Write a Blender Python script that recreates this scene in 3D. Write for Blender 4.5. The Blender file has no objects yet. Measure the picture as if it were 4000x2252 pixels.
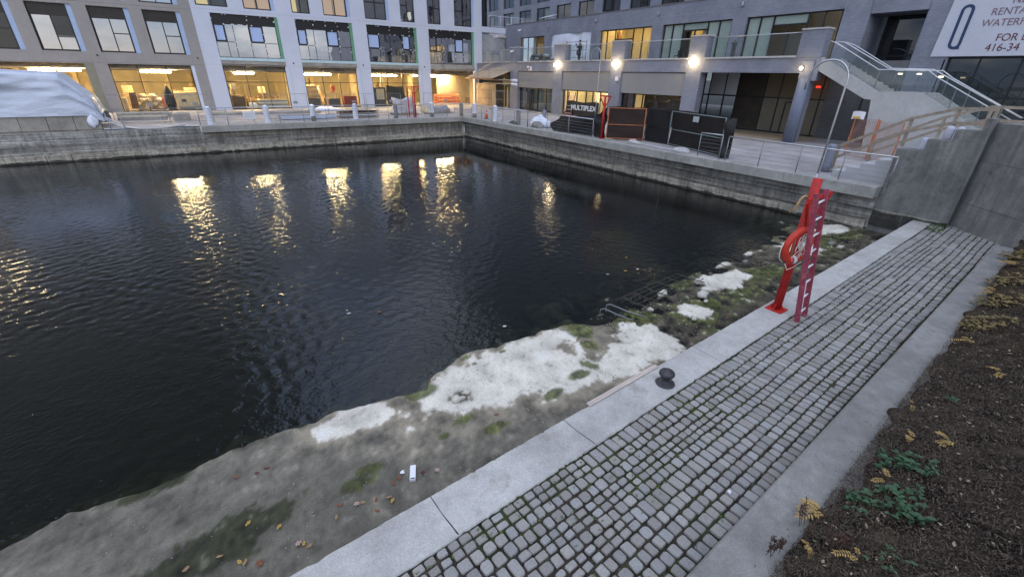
import bpy, math, random
import numpy as np
from mathutils import Vector, Matrix, Euler

SC = bpy.context.scene
COL = SC.collection
R = random.Random(7)

# ------------------------------------------------------------------ camera
cam_d = bpy.data.cameras.new("camera")
cam_d.sensor_width = 36.0
cam_d.lens = 1704.1 / 4000.0 * 36.0
cam_d.clip_start = 0.05
cam_d.clip_end = 3000.0
cam = bpy.data.objects.new("camera", cam_d)
COL.objects.link(cam)
_p, _r, _y = math.radians(26.048), math.radians(1.1113), math.radians(34.690)
_f = Vector((math.sin(_y) * math.cos(_p), math.cos(_y) * math.cos(_p), -math.sin(_p)))
_rt = Vector((math.cos(_y), -math.sin(_y), 0.0))
_up = _rt.cross(_f)
_X = math.cos(_r) * _rt + math.sin(_r) * _up
_Y = -math.sin(_r) * _rt + math.cos(_r) * _up
_M = Matrix((_X, _Y, -_f)).transposed().to_4x4()
_M.translation = Vector((0, 0, 5.0))
cam.matrix_world = _M
SC.camera = cam

# ------------------------------------------------------------------ sky, sun, exposure
SUN_EL, SUN_ROT = math.radians(14.0), math.radians(200.0)
world = bpy.data.worlds.new("World")
SC.world = world
world.use_nodes = True
_n, _l = world.node_tree.nodes, world.node_tree.links
_n.clear()
_out = _n.new("ShaderNodeOutputWorld")
_bg = _n.new("ShaderNodeBackground")
_sky = _n.new("ShaderNodeTexSky")
_sky.sky_type = 'NISHITA'
_sky.sun_disc = False
_sky.sun_elevation = SUN_EL
_sky.sun_rotation = SUN_ROT
_sky.air_density = 1.0
_sky.dust_density = 0.6
_sky.ozone_density = 3.0
# broken evening cloud over the sky texture
_tc = _n.new("ShaderNodeTexCoord")
_mp = _n.new("ShaderNodeMapping")
_mp.inputs['Scale'].default_value = (1.0, 1.0, 3.2)
_nz = _n.new("ShaderNodeTexNoise")
_nz.inputs['Scale'].default_value = 5.5
_nz.inputs['Detail'].default_value = 7.0
_nz.inputs['Roughness'].default_value = 0.58
_rp = _n.new("ShaderNodeValToRGB")
_rp.color_ramp.elements[0].position = 0.40
_rp.color_ramp.elements[1].position = 0.66
_mx = _n.new("ShaderNodeMix")
_mx.data_type = 'RGBA'
_cl = _n.new("ShaderNodeValToRGB")                     # grey undersides to pale tops
_cl.color_ramp.elements[0].position = 0.45
_cl.color_ramp.elements[0].color = (0.72, 1.0, 1.6, 1)
_cl.color_ramp.elements[1].position = 0.62
_cl.color_ramp.elements[1].color = (2.75, 2.75, 2.85, 1)
_sp = _n.new("ShaderNodeSeparateXYZ")
_zen = _n.new("ShaderNodeMapRange")                    # overcast: brighter overhead than at the horizon
_zen.inputs['From Min'].default_value = 0.0
_zen.inputs['From Max'].default_value = 0.62
_zen.inputs['To Min'].default_value = 0.55
_zen.inputs['To Max'].default_value = 1.75
_zm = _n.new("ShaderNodeVectorMath")
_zm.operation = 'SCALE'
_sc = _n.new("ShaderNodeMath")
_sc.operation = 'MULTIPLY'
_sc.inputs[1].default_value = 0.06
_ad = _n.new("ShaderNodeMath")
_ad.operation = 'ADD'
_ad.inputs[1].default_value = 0.94
_l.new(_tc.outputs['Generated'], _mp.inputs['Vector'])
_l.new(_mp.outputs[0], _nz.inputs['Vector'])
_l.new(_nz.outputs['Fac'], _rp.inputs['Fac'])
_l.new(_rp.outputs['Color'], _sc.inputs[0])
_l.new(_sc.outputs[0], _ad.inputs[0])
_l.new(_ad.outputs[0], _mx.inputs['Factor'])
_l.new(_nz.outputs['Fac'], _cl.inputs['Fac'])
_l.new(_tc.outputs['Generated'], _sp.inputs[0])
_l.new(_sp.outputs['Z'], _zen.inputs['Value'])
_l.new(_cl.outputs[0], _zm.inputs[0])
_l.new(_zen.outputs[0], _zm.inputs['Scale'])
_l.new(_sky.outputs[0], _mx.inputs['A'])
_l.new(_zm.outputs[0], _mx.inputs['B'])
_l.new(_mx.outputs['Result'], _bg.inputs['Color'])
_bg.inputs['Strength'].default_value = 0.12
_l.new(_bg.outputs[0], _out.inputs['Surface'])

_sd = bpy.data.lights.new("evening_sun", 'SUN')
_sd.energy = 0.10
_sd.angle = math.radians(18)
_sd.color = (1.0, 0.90, 0.80)
_so = bpy.data.objects.new("evening_sun", _sd)
COL.objects.link(_so)
_sv = Vector((math.sin(SUN_ROT) * math.cos(SUN_EL), math.cos(SUN_ROT) * math.cos(SUN_EL), math.sin(SUN_EL)))
_so.rotation_euler = _sv.to_track_quat('Z', 'Y').to_euler()
_so.location = (-20, -40, 40)

vs = SC.view_settings
SC.display_settings.display_device = 'sRGB'
vs.view_transform = 'Standard'
vs.look = 'None'
vs.exposure = 2.2
vs.gamma = 1.0
SC.cycles.max_bounces = 7
SC.cycles.diffuse_bounces = 3
SC.cycles.glossy_bounces = 4
SC.cycles.transparent_max_bounces = 12
SC.cycles.transmission_bounces = 4
SC.cycles.sample_clamp_indirect = 6.0
SC.cycles.caustics_reflective = False
SC.cycles.caustics_refractive = False
SC.cycles.use_denoising = True

# ------------------------------------------------------------------ objects: naming, tagging
def tag(o, label=None, cat=None, group=None, kind=None):
    if label: o['label'] = label
    if cat: o['category'] = cat
    if group: o['group'] = group
    if kind: o['kind'] = kind
    return o

def root(name, loc, label, cat, group=None):
    o = bpy.data.objects.new(name, None)
    o.empty_display_size = 0.2
    o.location = loc
    COL.objects.link(o)
    return tag(o, label, cat, group)

def wloc(o):
    v = Vector((0, 0, 0))
    while o is not None:
        v += Vector(o.location)
        o = o.parent
    return v

def copy_tree(o, parent=None):
    kids = list(o.children)
    c = o.copy()
    COL.objects.link(c)
    c.parent = parent
    for k in kids:
        copy_tree(k, c)
    return c

class MB:
    """collects shapes in world coordinates; build() links them as one mesh object"""
    def __init__(s):
        s.v, s.f, s.sm = [], [], []
    def add(s, vs, fs, smooth=False):
        b = len(s.v)
        s.v += [tuple(q) for q in vs]
        s.f += [tuple(i + b for i in f) for f in fs]
        s.sm += [smooth] * len(fs)
        return s
    def box(s, x0, x1, y0, y1, z0, z1):
        v = [(x0, y0, z0), (x1, y0, z0), (x1, y1, z0), (x0, y1, z0), (x0, y0, z1), (x1, y0, z1), (x1, y1, z1), (x0, y1, z1)]
        return s.add(v, [(0, 3, 2, 1), (4, 5, 6, 7), (0, 1, 5, 4), (1, 2, 6, 5), (2, 3, 7, 6), (3, 0, 4, 7)])
    def cbox(s, x0, x1, y0, y1, z0, z1, c=0.01):
        """box with chamfered top and vertical edges"""
        def ring(i, z):
            a, b, e, d = x0 + i, x1 - i, y0 + i, y1 - i
            return [(a + c, e, z), (b - c, e, z), (b, e + c, z), (b, d - c, z), (b - c, d, z), (a + c, d, z), (a, d - c, z), (a, e + c, z)]
        rs = [ring(0, z0), ring(0, z1 - c), ring(c, z1)]
        s.loft(rs, True, True)
        return s
    def obox(s, c, ax, ay, az):
        """box at centre c with half axes ax, ay, az (vectors)"""
        c, ax, ay, az = Vector(c), Vector(ax), Vector(ay), Vector(az)
        v = [c + i * ax + j * ay + k * az for k in (-1, 1) for (i, j) in ((-1, -1), (1, -1), (1, 1), (-1, 1))]
        return s.add(v, [(0, 3, 2, 1), (4, 5, 6, 7), (0, 1, 5, 4), (1, 2, 6, 5), (2, 3, 7, 6), (3, 0, 4, 7)])
    def bar(s, a, b, w, h=None, up=(0, 0, 1)):
        a, b = Vector(a), Vector(b)
        h = h or w
        d = b - a
        L = d.length
        d.normalize()
        u = Vector(up)
        if abs(d.dot(u)) > 0.98: u = Vector((1, 0, 0))
        n = d.cross(u).normalized()
        u = n.cross(d).normalized()
        return s.obox((a + b) / 2, d * L / 2, n * w / 2, u * h / 2)
    def loft(s, rings, cap0=False, cap1=False, smooth=False, closed=True):
        b = len(s.v)
        n = len(rings[0])
        for r in rings: s.v += [tuple(q) for q in r]
        m = n if closed else n - 1
        for i in range(len(rings) - 1):
            for j in range(m):
                k = (j + 1) % n
                s.f.append((b + i * n + j, b + i * n + k, b + (i + 1) * n + k, b + (i + 1) * n + j))
                s.sm.append(smooth)
        if cap0: s.f.append(tuple(b + j for j in reversed(range(n)))); s.sm.append(False)
        if cap1: s.f.append(tuple(b + (len(rings) - 1) * n + j for j in range(n))); s.sm.append(False)
        return s
    def tube(s, pts, r, n=8, caps=True):
        pts = [Vector(p) for p in pts]
        rr = r if isinstance(r, (list, tuple)) else [r] * len(pts)
        rings = []
        ref = None
        for i, p in enumerate(pts):
            d = (pts[min(i + 1, len(pts) - 1)] - pts[max(i - 1, 0)]).normalized()
            if ref is None:
                ref = Vector((0, 0, 1)) if abs(d.z) < 0.9 else Vector((1, 0, 0))
            u = d.cross(ref)
            if u.length < 1e-4: u = d.cross(Vector((0, 1, 0)))
            u.normalize()
            w = d.cross(u).normalized()
            ref = u.cross(d).normalized()
            rings.append([p + rr[i] * (math.cos(a) * u + math.sin(a) * w) for a in (2 * math.pi * k / n for k in range(n))])
        # ring order: make normals face out
        rings = [list(reversed(q)) for q in rings]
        return s.loft(rings, caps, caps, True)
    def lathe(s, prof, c, n=20, caps=True):
        c = Vector(c)
        rings = [[c + Vector((r * math.cos(2 * math.pi * k / n), r * math.sin(2 * math.pi * k / n), z)) for k in range(n)] for r, z in prof]
        return s.loft(rings, caps, caps, True)
    def prism(s, poly, axis, a, b):
        """polygon (2-D) extruded along axis 'x','y' or 'z' from a to b"""
        def P(q, t):
            return (t, q[0], q[1]) if axis == 'x' else ((q[0], t, q[1]) if axis == 'y' else (q[0], q[1], t))
        n = len(poly)
        v = [P(q, a) for q in poly] + [P(q, b) for q in poly]
        f = [tuple(reversed(range(n))), tuple(range(n, 2 * n))]
        f += [(i, (i + 1) % n, n + (i + 1) % n, n + i) for i in range(n)]
        return s.add(v, f)
    def quad(s, a, b, c, d):
        return s.add([a, b, c, d], [(0, 1, 2, 3)])
    def grid(s, P, nu, nv, smooth=True):
        v = [P(i / nu, j / nv) for j in range(nv + 1) for i in range(nu + 1)]
        f = [(j * (nu + 1) + i, j * (nu + 1) + i + 1, (j + 1) * (nu + 1) + i + 1, (j + 1) * (nu + 1) + i) for j in range(nv) for i in range(nu)]
        return s.add(v, f, smooth)
    def blob(s, c, rx, ry, rz, rnd, nu=12, nv=8, amp=0.2, flat=None):
        c = Vector(c)
        ph = [(rnd.uniform(0, 6.28), rnd.uniform(1, 3.2), rnd.uniform(1, 3)) for _ in range(4)]
        rings = []
        for j in range(1, nv):
            t = math.pi * j / nv
            ring = []
            for i in range(nu):
                a = 2 * math.pi * i / nu
                k = 1 + amp * sum(math.sin(p + round(q) * a + w * t) for p, q, w in ph) / 2.2
                z = -math.cos(t) * rz * k
                if flat is not None: z = max(z, flat)
                ring.append(c + Vector((rx * k * math.sin(t) * math.cos(a), ry * k * math.sin(t) * math.sin(a), z)))
            rings.append(ring)
        return s.loft(rings, True, True, True)
    def build(s, name, mat, parent=None, origin=None):
        if parent is not None:
            w = wloc(parent)
            loc = Vector((0, 0, 0))
        else:
            xs = np.array(s.v, dtype=float)
            lo, hi = xs.min(0), xs.max(0)
            w = Vector(origin) if origin is not None else Vector(((lo[0] + hi[0]) / 2, (lo[1] + hi[1]) / 2, lo[2]))
            loc = w
        me = bpy.data.meshes.new(name)
        me.from_pydata([(a - w.x, b - w.y, c - w.z) for a, b, c in s.v], [], s.f)
        me.polygons.foreach_set('use_smooth', s.sm)
        me.materials.append(mat)
        me.update()
        o = bpy.data.objects.new(name, me)
        o.location = loc
        if parent is not None: o.parent = parent
        COL.objects.link(o)
        return o

def text_part(name, body, size, mat, parent, origin, right, up, depth=0.004, align='LEFT', sx=1.0, shear=0.0, offset=0.0):
    """lettering as real mesh: baseline at origin, running along right, upright along up"""
    cu = bpy.data.curves.new(name, 'FONT')
    cu.body = body
    cu.size = size
    cu.extrude = depth
    cu.align_x = align
    cu.shear = shear
    cu.offset = offset
    tmp = bpy.data.objects.new("tmp_text", cu)
    COL.objects.link(tmp)
    dg = bpy.context.evaluated_depsgraph_get()
    me = bpy.data.meshes.new_from_object(tmp.evaluated_get(dg))
    bpy.data.objects.remove(tmp)
    r, u = Vector(right).normalized(), Vector(up).normalized()
    n = r.cross(u)
    M = Matrix((r * sx, u, n)).transposed().to_4x4()
    M.translation = Vector(origin) - wloc(parent)
    me.transform(M)
    me.materials.clear()
    me.materials.append(mat)
    me.name = name
    o = bpy.data.objects.new(name, me)
    o.parent = parent
    COL.objects.link(o)
    return o

# ------------------------------------------------------------------ materials
def nt(name):
    m = bpy.data.materials.new(name)
    m.use_nodes = True
    t = m.node_tree
    return m, t, t.nodes, t.links, t.nodes['Principled BSDF']

def noise(N, L, vec, scale, detail=4, rough=0.55):
    z = N.new('ShaderNodeTexNoise')
    z.inputs['Scale'].default_value = scale
    z.inputs['Detail'].default_value = detail
    z.inputs['Roughness'].default_value = rough
    L.new(vec, z.inputs['Vector'])
    return z.outputs['Fac']

def ramp(N, L, fac, stops):
    r = N.new('ShaderNodeValToRGB')
    e = r.color_ramp.elements
    while len(e) < len(stops): e.new(0.5)
    for q, (p, c) in zip(e, stops):
        q.position = p
        q.color = (c, c, c, 1) if isinstance(c, (int, float)) else (*c, 1)
    L.new(fac, r.inputs['Fac'])
    return r.outputs['Color']

def mixc(N, L, fac, a, b, mode='MIX'):
    m = N.new('ShaderNodeMix')
    m.data_type = 'RGBA'
    m.blend_type = mode
    for k, v in (('Factor', fac), ('A', a), ('B', b)):
        if isinstance(v, (int, float)):
            m.inputs[k].default_value = v if k == 'Factor' else (v, v, v, 1)
        elif isinstance(v, tuple):
            m.inputs[k].default_value = (*v, 1)
        else:
            L.new(v, m.inputs[k])
    return m.outputs['Result']

def mth(N, L, op, a, b=None):
    m = N.new('ShaderNodeMath')
    m.operation = op
    for i, v in enumerate((a, b)):
        if v is None: continue
        if isinstance(v, (int, float)): m.inputs[i].default_value = v
        else: L.new(v, m.inputs[i])
    return m.outputs[0]

def mapping(N, L, vec, scale=(1, 1, 1), rot=(0, 0, 0)):
    m = N.new('ShaderNodeMapping')
    m.inputs['Scale'].default_value = scale
    m.inputs['Rotation'].default_value = rot
    L.new(vec, m.inputs['Vector'])
    return m.outputs[0]

def bump(N, L, B, h, strength=0.4, dist=0.02):
    b = N.new('ShaderNodeBump')
    b.inputs['Strength'].default_value = strength
    b.inputs['Distance'].default_value = dist
    L.new(h, b.inputs['Height'])
    L.new(b.outputs[0], B.inputs['Normal'])

_cache = {}
def pm(name, col, rough=0.6, metal=0.0, var=0.18, scale=3.0, bmp=0.3, bscale=40.0, bdist=0.01, stain=None, spec=0.4, stretch=(1, 1, 1)):
    """general painted / mineral / timber surface: two-scale tone variation, fine bump"""
    if name in _cache: return _cache[name]
    m, T, N, L, B = nt(name)
    tc = N.new('ShaderNodeTexCoord').outputs['Object']
    v = mapping(N, L, tc, stretch)
    a = noise(N, L, v, scale, 6, 0.6)
    b = noise(N, L, v, scale * 9, 3, 0.6)
    f = mth(N, L, 'ADD', mth(N, L, 'MULTIPLY', a, 0.65), mth(N, L, 'MULTIPLY', b, 0.35))
    lo = tuple(c * (1 - var) for c in col)
    hi = tuple(min(1, c * (1 + var)) for c in col)
    c = ramp(N, L, f, [(0.36, lo), (0.64, hi)])
    if stain:
        s = ramp(N, L, noise(N, L, v, stain[1], 6, 0.65), [(stain[2], 0.0), (stain[2] + 0.12, stain[3])])
        c = mixc(N, L, s, c, stain[0])
    L.new(c, B.inputs['Base Color'])
    B.inputs['Roughness'].default_value = rough
    B.inputs['Metallic'].default_value = metal
    B.inputs['Specular IOR Level'].default_value = spec
    if bmp: bump(N, L, B, noise(N, L, v, bscale, 4, 0.6), bmp, bdist)
    _cache[name] = m
    return m

def emit(name, col, strength):
    if name in _cache: return _cache[name]
    m, T, N, L, B = nt(name)
    B.inputs['Base Color'].default_value = (*col, 1)
    B.inputs['Emission Color'].default_value = (*col, 1)
    B.inputs['Emission Strength'].default_value = strength
    _cache[name] = m
    return m

def glass(name, tint, refl=0.12, rough=0.0, opacity=0.0, body=(0.02, 0.02, 0.025), wav=0.0):
    """flat pane: see-through tint, mirror coat growing at grazing angles, optional opaque body"""
    if name in _cache: return _cache[name]
    m, T, N, L, B = nt(name)
    N.remove(B)
    out = N['Material Output']
    tr = N.new('ShaderNodeBsdfTransparent'); tr.inputs[0].default_value = (*tint, 1)
    df = N.new('ShaderNodeBsdfDiffuse'); df.inputs[0].default_value = (*body, 1)
    gl = N.new('ShaderNodeBsdfGlossy'); gl.inputs['Roughness'].default_value = rough
    gl.inputs[0].default_value = (0.95, 0.97, 1, 1)
    m1 = N.new('ShaderNodeMixShader'); m1.inputs[0].default_value = opacity
    L.new(tr.outputs[0], m1.inputs[1]); L.new(df.outputs[0], m1.inputs[2])
    fr = N.new('ShaderNodeLayerWeight'); fr.inputs['Blend'].default_value = 0.5
    f2 = mth(N, L, 'POWER', fr.outputs['Facing'], 3.0)
    f3 = mth(N, L, 'ADD', mth(N, L, 'MULTIPLY', f2, 1 - refl), refl)
    m2 = N.new('ShaderNodeMixShader')
    L.new(f3, m2.inputs[0]); L.new(m1.outputs[0], m2.inputs[1]); L.new(gl.outputs[0], m2.inputs[2])
    L.new(m2.outputs[0], out.inputs['Surface'])
    if wav:
        tc = N.new('ShaderNodeTexCoord').outputs['Object']
        b = N.new('ShaderNodeBump'); b.inputs['Strength'].default_value = wav; b.inputs['Distance'].default_value = 0.02
        L.new(noise(N, L, tc, 1.1, 1), b.inputs['Height'])
        L.new(b.outputs[0], gl.inputs['Normal'])
    _cache[name] = m
    return m

def brick_paint(name, col, axis='x'):
    """painted brick: courses follow the wall, thin mortar relief"""
    m, T, N, L, B = nt(name)
    tc = N.new('ShaderNodeTexCoord').outputs['Object']
    sp = N.new('ShaderNodeSeparateXYZ'); L.new(tc, sp.inputs[0])
    cb = N.new('ShaderNodeCombineXYZ')
    L.new(sp.outputs['X' if axis == 'y' else 'Y'], cb.inputs[0])
    L.new(sp.outputs['Z'], cb.inputs[1])
    bt = N.new('ShaderNodeTexBrick')
    bt.inputs['Scale'].default_value = 1.0
    bt.inputs['Brick Width'].default_value = 0.22
    bt.inputs['Row Height'].default_value = 0.075
    bt.inputs['Mortar Size'].default_value = 0.006
    bt.inputs['Color1'].default_value = (*[c * 1.07 for c in col], 1)
    bt.inputs['Color2'].default_value = (*[c * 0.90 for c in col], 1)
    bt.inputs['Mortar'].default_value = (*[c * 0.72 for c in col], 1)
    L.new(cb.outputs[0], bt.inputs['Vector'])
    w = ramp(N, L, noise(N, L, tc, 0.55, 6, 0.6), [(0.35, 0.82), (0.65, 1.12)])
    L.new(mixc(N, L, 1.0, bt.outputs['Color'], w, 'MULTIPLY'), B.inputs['Base Color'])
    B.inputs['Roughness'].default_value = 0.55
    iv = mth(N, L, 'SUBTRACT', 1.0, bt.outputs['Fac'])
    bump(N, L, B, mth(N, L, 'ADD', iv, mth(N, L, 'MULTIPLY', noise(N, L, tc, 60, 3), 0.4)), 0.5, 0.008)
    return m

def quay_mat(name, axis):
    """old dock concrete: form-board lines, tide bands by height, run-off streaks, patches"""
    m, T, N, L, B = nt(name)
    tc = N.new('ShaderNodeTexCoord').outputs['Object']
    sp = N.new('ShaderNodeSeparateXYZ'); L.new(tc, sp.inputs[0])
    z = sp.outputs['Z']
    u = sp.outputs[axis]
    st_v = mapping(N, L, tc, (2.6, 2.6, 0.22))
    streak = noise(N, L, st_v, 1.6, 6, 0.65)
    big = noise(N, L, tc, 0.5, 6, 0.62)
    fine = noise(N, L, tc, 7.0, 6, 0.7)
    boards = noise(N, L, mapping(N, L, tc, (0.16, 0.16, 9.0)), 1.5, 5, 0.7)
    zz = mth(N, L, 'ADD', z, mth(N, L, 'MULTIPLY', mth(N, L, 'SUBTRACT', noise(N, L, tc, 1.8, 5), 0.5), 0.30))
    zr = mth(N, L, 'DIVIDE', zz, 1.7)
    band = ramp(N, L, zr, [(0.0, (0.035, 0.034, 0.028)), (0.05, (0.05, 0.048, 0.038)), (0.08, (0.37, 0.345, 0.285)), (0.22, (0.35, 0.325, 0.27)), (0.29, (0.25, 0.24, 0.215)), (0.48, (0.19, 0.185, 0.17)), (0.62, (0.28, 0.275, 0.255)), (1.0, (0.31, 0.305, 0.285))])
    c = mixc(N, L, 1.0, band, ramp(N, L, streak, [(0.34, 0.62), (0.50, 1.0), (0.68, 1.35)]), 'MULTIPLY')
    c = mixc(N, L, 1.0, c, ramp(N, L, boards, [(0.34, 0.42), (0.52, 1.0), (0.68, 1.55)]), 'MULTIPLY')
    c = mixc(N, L, 1.0, c, ramp(N, L, fine, [(0.3, 0.62), (0.7, 1.38)]), 'MULTIPLY')
    c = mixc(N, L, ramp(N, L, big, [(0.54, 0.0), (0.64, 0.5)]), c, (0.07, 0.065, 0.055))
    c = mixc(N, L, ramp(N, L, noise(N, L, st_v, 1.0, 5, 0.6), [(0.62, 0.0), (0.70, 0.5)]), c, (0.42, 0.42, 0.42))
    L.new(c, B.inputs['Base Color'])
    B.inputs['Roughness'].default_value = 0.8
    bump(N, L, B, mth(N, L, 'ADD', mth(N, L, 'MULTIPLY', boards, 1.2), fine), 0.7, 0.04)
    return m

def concrete(name, col, blotch=0.22, speck=0.12, grime=(0.10, 0.095, 0.085), gpos=0.62, bmp=0.35, runs=0.0):
    """cast concrete: blotches, aggregate specks, darker weather marks"""
    m, T, N, L, B = nt(name)
    tc = N.new('ShaderNodeTexCoord').outputs['Object']
    a = noise(N, L, tc, 0.9, 7, 0.62)
    b = noise(N, L, tc, 5.5, 6, 0.7)
    d = noise(N, L, tc, 70, 2, 0.6)
    c = ramp(N, L, a, [(0.33, tuple(x * (1 - blotch) for x in col)), (0.66, tuple(min(1, x * (1 + blotch)) for x in col))])
    c = mixc(N, L, 1.0, c, ramp(N, L, b, [(0.3, 1 - blotch * 0.8), (0.7, 1 + blotch * 0.8)]), 'MULTIPLY')
    c = mixc(N, L, 1.0, c, ramp(N, L, d, [(0.35, 1 - speck), (0.65, 1 + speck)]), 'MULTIPLY')
    c = mixc(N, L, ramp(N, L, noise(N, L, tc, 1.7, 8, 0.7), [(gpos, 0.0), (gpos + 0.12, 0.55)]), c, grime)
    if runs:
        s_ = noise(N, L, mapping(N, L, tc, (3.0, 3.0, 0.25)), 1.3, 6, 0.65)
        c = mixc(N, L, 1.0, c, ramp(N, L, s_, [(0.34, 1 - runs), (0.52, 1.0), (0.68, 1 + runs)]), 'MULTIPLY')
    L.new(c, B.inputs['Base Color'])
    B.inputs['Roughness'].default_value = 0.85
    bump(N, L, B, mth(N, L, 'ADD', d, b), bmp, 0.008)
    return m

def attr_mat(name, attr, rough=0.8, fine=0.25, fscale=30.0, bmp=0.5, bdist=0.015, spec=0.3):
    """colour carried by the mesh (mineral patches, stone to stone variation) with fine grain on top"""
    m, T, N, L, B = nt(name)
    tc = N.new('ShaderNodeTexCoord').outputs['Object']
    at = N.new('ShaderNodeAttribute'); at.attribute_name = attr
    n1 = noise(N, L, tc, fscale, 5, 0.7)
    n2 = noise(N, L, tc, fscale * 4, 3, 0.6)
    c = mixc(N, L, 1.0, at.outputs['Color'], ramp(N, L, n1, [(0.3, 1 - fine), (0.7, 1 + fine)]), 'MULTIPLY')
    c = mixc(N, L, 1.0, c, ramp(N, L, n2, [(0.35, 1 - fine * 0.8), (0.65, 1 + fine * 0.8)]), 'MULTIPLY')
    L.new(c, B.inputs['Base Color'])
    B.inputs['Roughness'].default_value = rough
    B.inputs['Specular IOR Level'].default_value = spec
    bump(N, L, B, mth(N, L, 'ADD', n1, mth(N, L, 'MULTIPLY', n2, 0.5)), bmp, bdist)
    return m

def set_cols(o, cols):
    """per-vertex albedo"""
    a = o.data.color_attributes.new('albedo', 'FLOAT_COLOR', 'POINT')
    a.data.foreach_set('color', np.asarray(cols, dtype=np.float32).ravel())

# smooth random field used for patches and ripples
class Field:
    def __init__(s, seed, n=24, lo=0.3, hi=2.0):
        g = np.random.default_rng(seed)
        k = np.exp(g.uniform(math.log(lo), math.log(hi), n)) * 2 * math.pi
        a = g.uniform(0, 2 * math.pi, n)
        s.kx, s.ky, s.ph = k * np.cos(a), k * np.sin(a), g.uniform(0, 6.283, n)
        s.w = k ** -0.5
        s.w /= math.sqrt((s.w ** 2).sum() / 2)
    def __call__(s, x, y):
        r = np.zeros_like(x, dtype=float)
        for a, b, p, w in zip(s.kx, s.ky, s.ph, s.w): r += w * np.sin(a * x + b * y + p)
        return r

M_white_clad = pm('white_cladding', (0.54, 0.58, 0.68), 0.6, var=0.05, scale=0.6, bmp=0.15, bscale=60)
M_grey_clad = concrete('beige_grey_precast', (0.30, 0.285, 0.275), 0.07, 0.10, gpos=0.75)
M_black = pm('black_frame', (0.012, 0.012, 0.014), 0.45, var=0.2, bmp=0)
M_steel = pm('galvanised_steel', (0.45, 0.46, 0.48), 0.38, 0.8, var=0.12, bmp=0.1)
M_steel_dull = pm('dull_steel', (0.27, 0.28, 0.30), 0.5, 0.5, var=0.2, bmp=0.1)
M_red = pm('red_paint', (0.44, 0.020, 0.016), 0.55, var=0.25, scale=5, bmp=0.25, stain=((0.16, 0.035, 0.025), 9, 0.56, 0.7))
M_pink = pm('faded_red_fibreglass', (0.27, 0.045, 0.075), 0.6, var=0.22, scale=6, bmp=0.2, stain=((0.48, 0.16, 0.18), 9, 0.55, 0.6))
M_alu = pm('bare_aluminium', (0.62, 0.63, 0.64), 0.35, 0.7, var=0.1, bmp=0.1)
M_wood = pm('fresh_lumber', (0.29, 0.24, 0.185), 0.75, var=0.25, scale=2, bmp=0.3, stretch=(3, 3, 3))
M_ply = pm('plywood', (0.42, 0.33, 0.23), 0.75, var=0.22, scale=1.4, bmp=0.2, stain=((0.22, 0.17, 0.12), 2.2, 0.6, 0.5))
M_oldwood = pm('weathered_timber', (0.23, 0.22, 0.21), 0.85, var=0.35, scale=4, bmp=0.6, stretch=(3, 3, 0.5))
M_plastic = pm('white_plastic_sheet', (0.66, 0.70, 0.80), 0.38, var=0.08, scale=2, bmp=0.3, bscale=14, bdist=0.03)
M_tarp_black = pm('black_mesh_tarp', (0.010, 0.010, 0.012), 0.6, var=0.35, scale=3, bmp=0.4, bscale=50)
M_orange = pm('orange_plastic', (0.62, 0.10, 0.025), 0.5, var=0.12, bmp=0.1)
M_orange_frame = pm('orange_painted_tube', (0.50, 0.17, 0.07), 0.5, var=0.2, bmp=0.1)
M_cream = pm('cream_wrap', (0.60, 0.50, 0.33), 0.6, var=0.2, scale=4, bmp=0.4, bscale=16, bdist=0.02)
M_dkgrey = pm('dark_grey_box', (0.07, 0.07, 0.075), 0.6, var=0.2)
M_paper = pm('white_sign_board', (0.72, 0.73, 0.76), 0.5, var=0.04, bmp=0)
M_ink = pm('dark_print', (0.03, 0.03, 0.035), 0.6, var=0.1, bmp=0)
M_yellow = pm('yellow_print', (0.65, 0.38, 0.03), 0.6, var=0.1, bmp=0)
M_rope = pm('tan_rope', (0.36, 0.25, 0.13), 0.9, var=0.3, scale=12, bmp=0.6, bscale=80)
M_whiterope = pm('white_rope', (0.62, 0.60, 0.56), 0.9, var=0.2, scale=12, bmp=0.4)
M_rust = pm('rusty_wire', (0.085, 0.075, 0.062), 0.8, 0.3, var=0.4, scale=9, bmp=0.3)
M_brass_lt = emit('warm_tube_light', (1.0, 0.715, 0.33), 66.0)
# ================================================================== ground, water, ledge, path
ZK, ZD = 0.75, 1.68          # kerb / cobble level, promenade level
y_ko = lambda x: 3.205 + 0.052 * x       # water-side edge of the kerb
y_ki = lambda x: 2.60 + 0.057 * x        # path-side edge of the kerb
y_rl = lambda x: 0.90 + 0.0535 * x       # retaining kerb, path side
y_rr = lambda x: 0.40 + 0.058 * x        # retaining kerb, soil side

def land(name, mat, rects):
    m = MB()
    for x0, x1, y0, y1, z in rects:
        m.quad((x0, y0, z), (x1, y0, z), (x1, y1, z), (x0, y1, z))
    return tag(m.build(name, mat), kind='structure')

M_far = pm('city_ground', (0.10, 0.10, 0.10), 0.9, var=0.2, scale=0.3, bmp=0)
land('ground', M_far, [(-900, 900, 64, 1200, 1.60), (62, 900, -700, 64, 1.60), (-900, 62, -700, -9, 1.0)])

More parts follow.
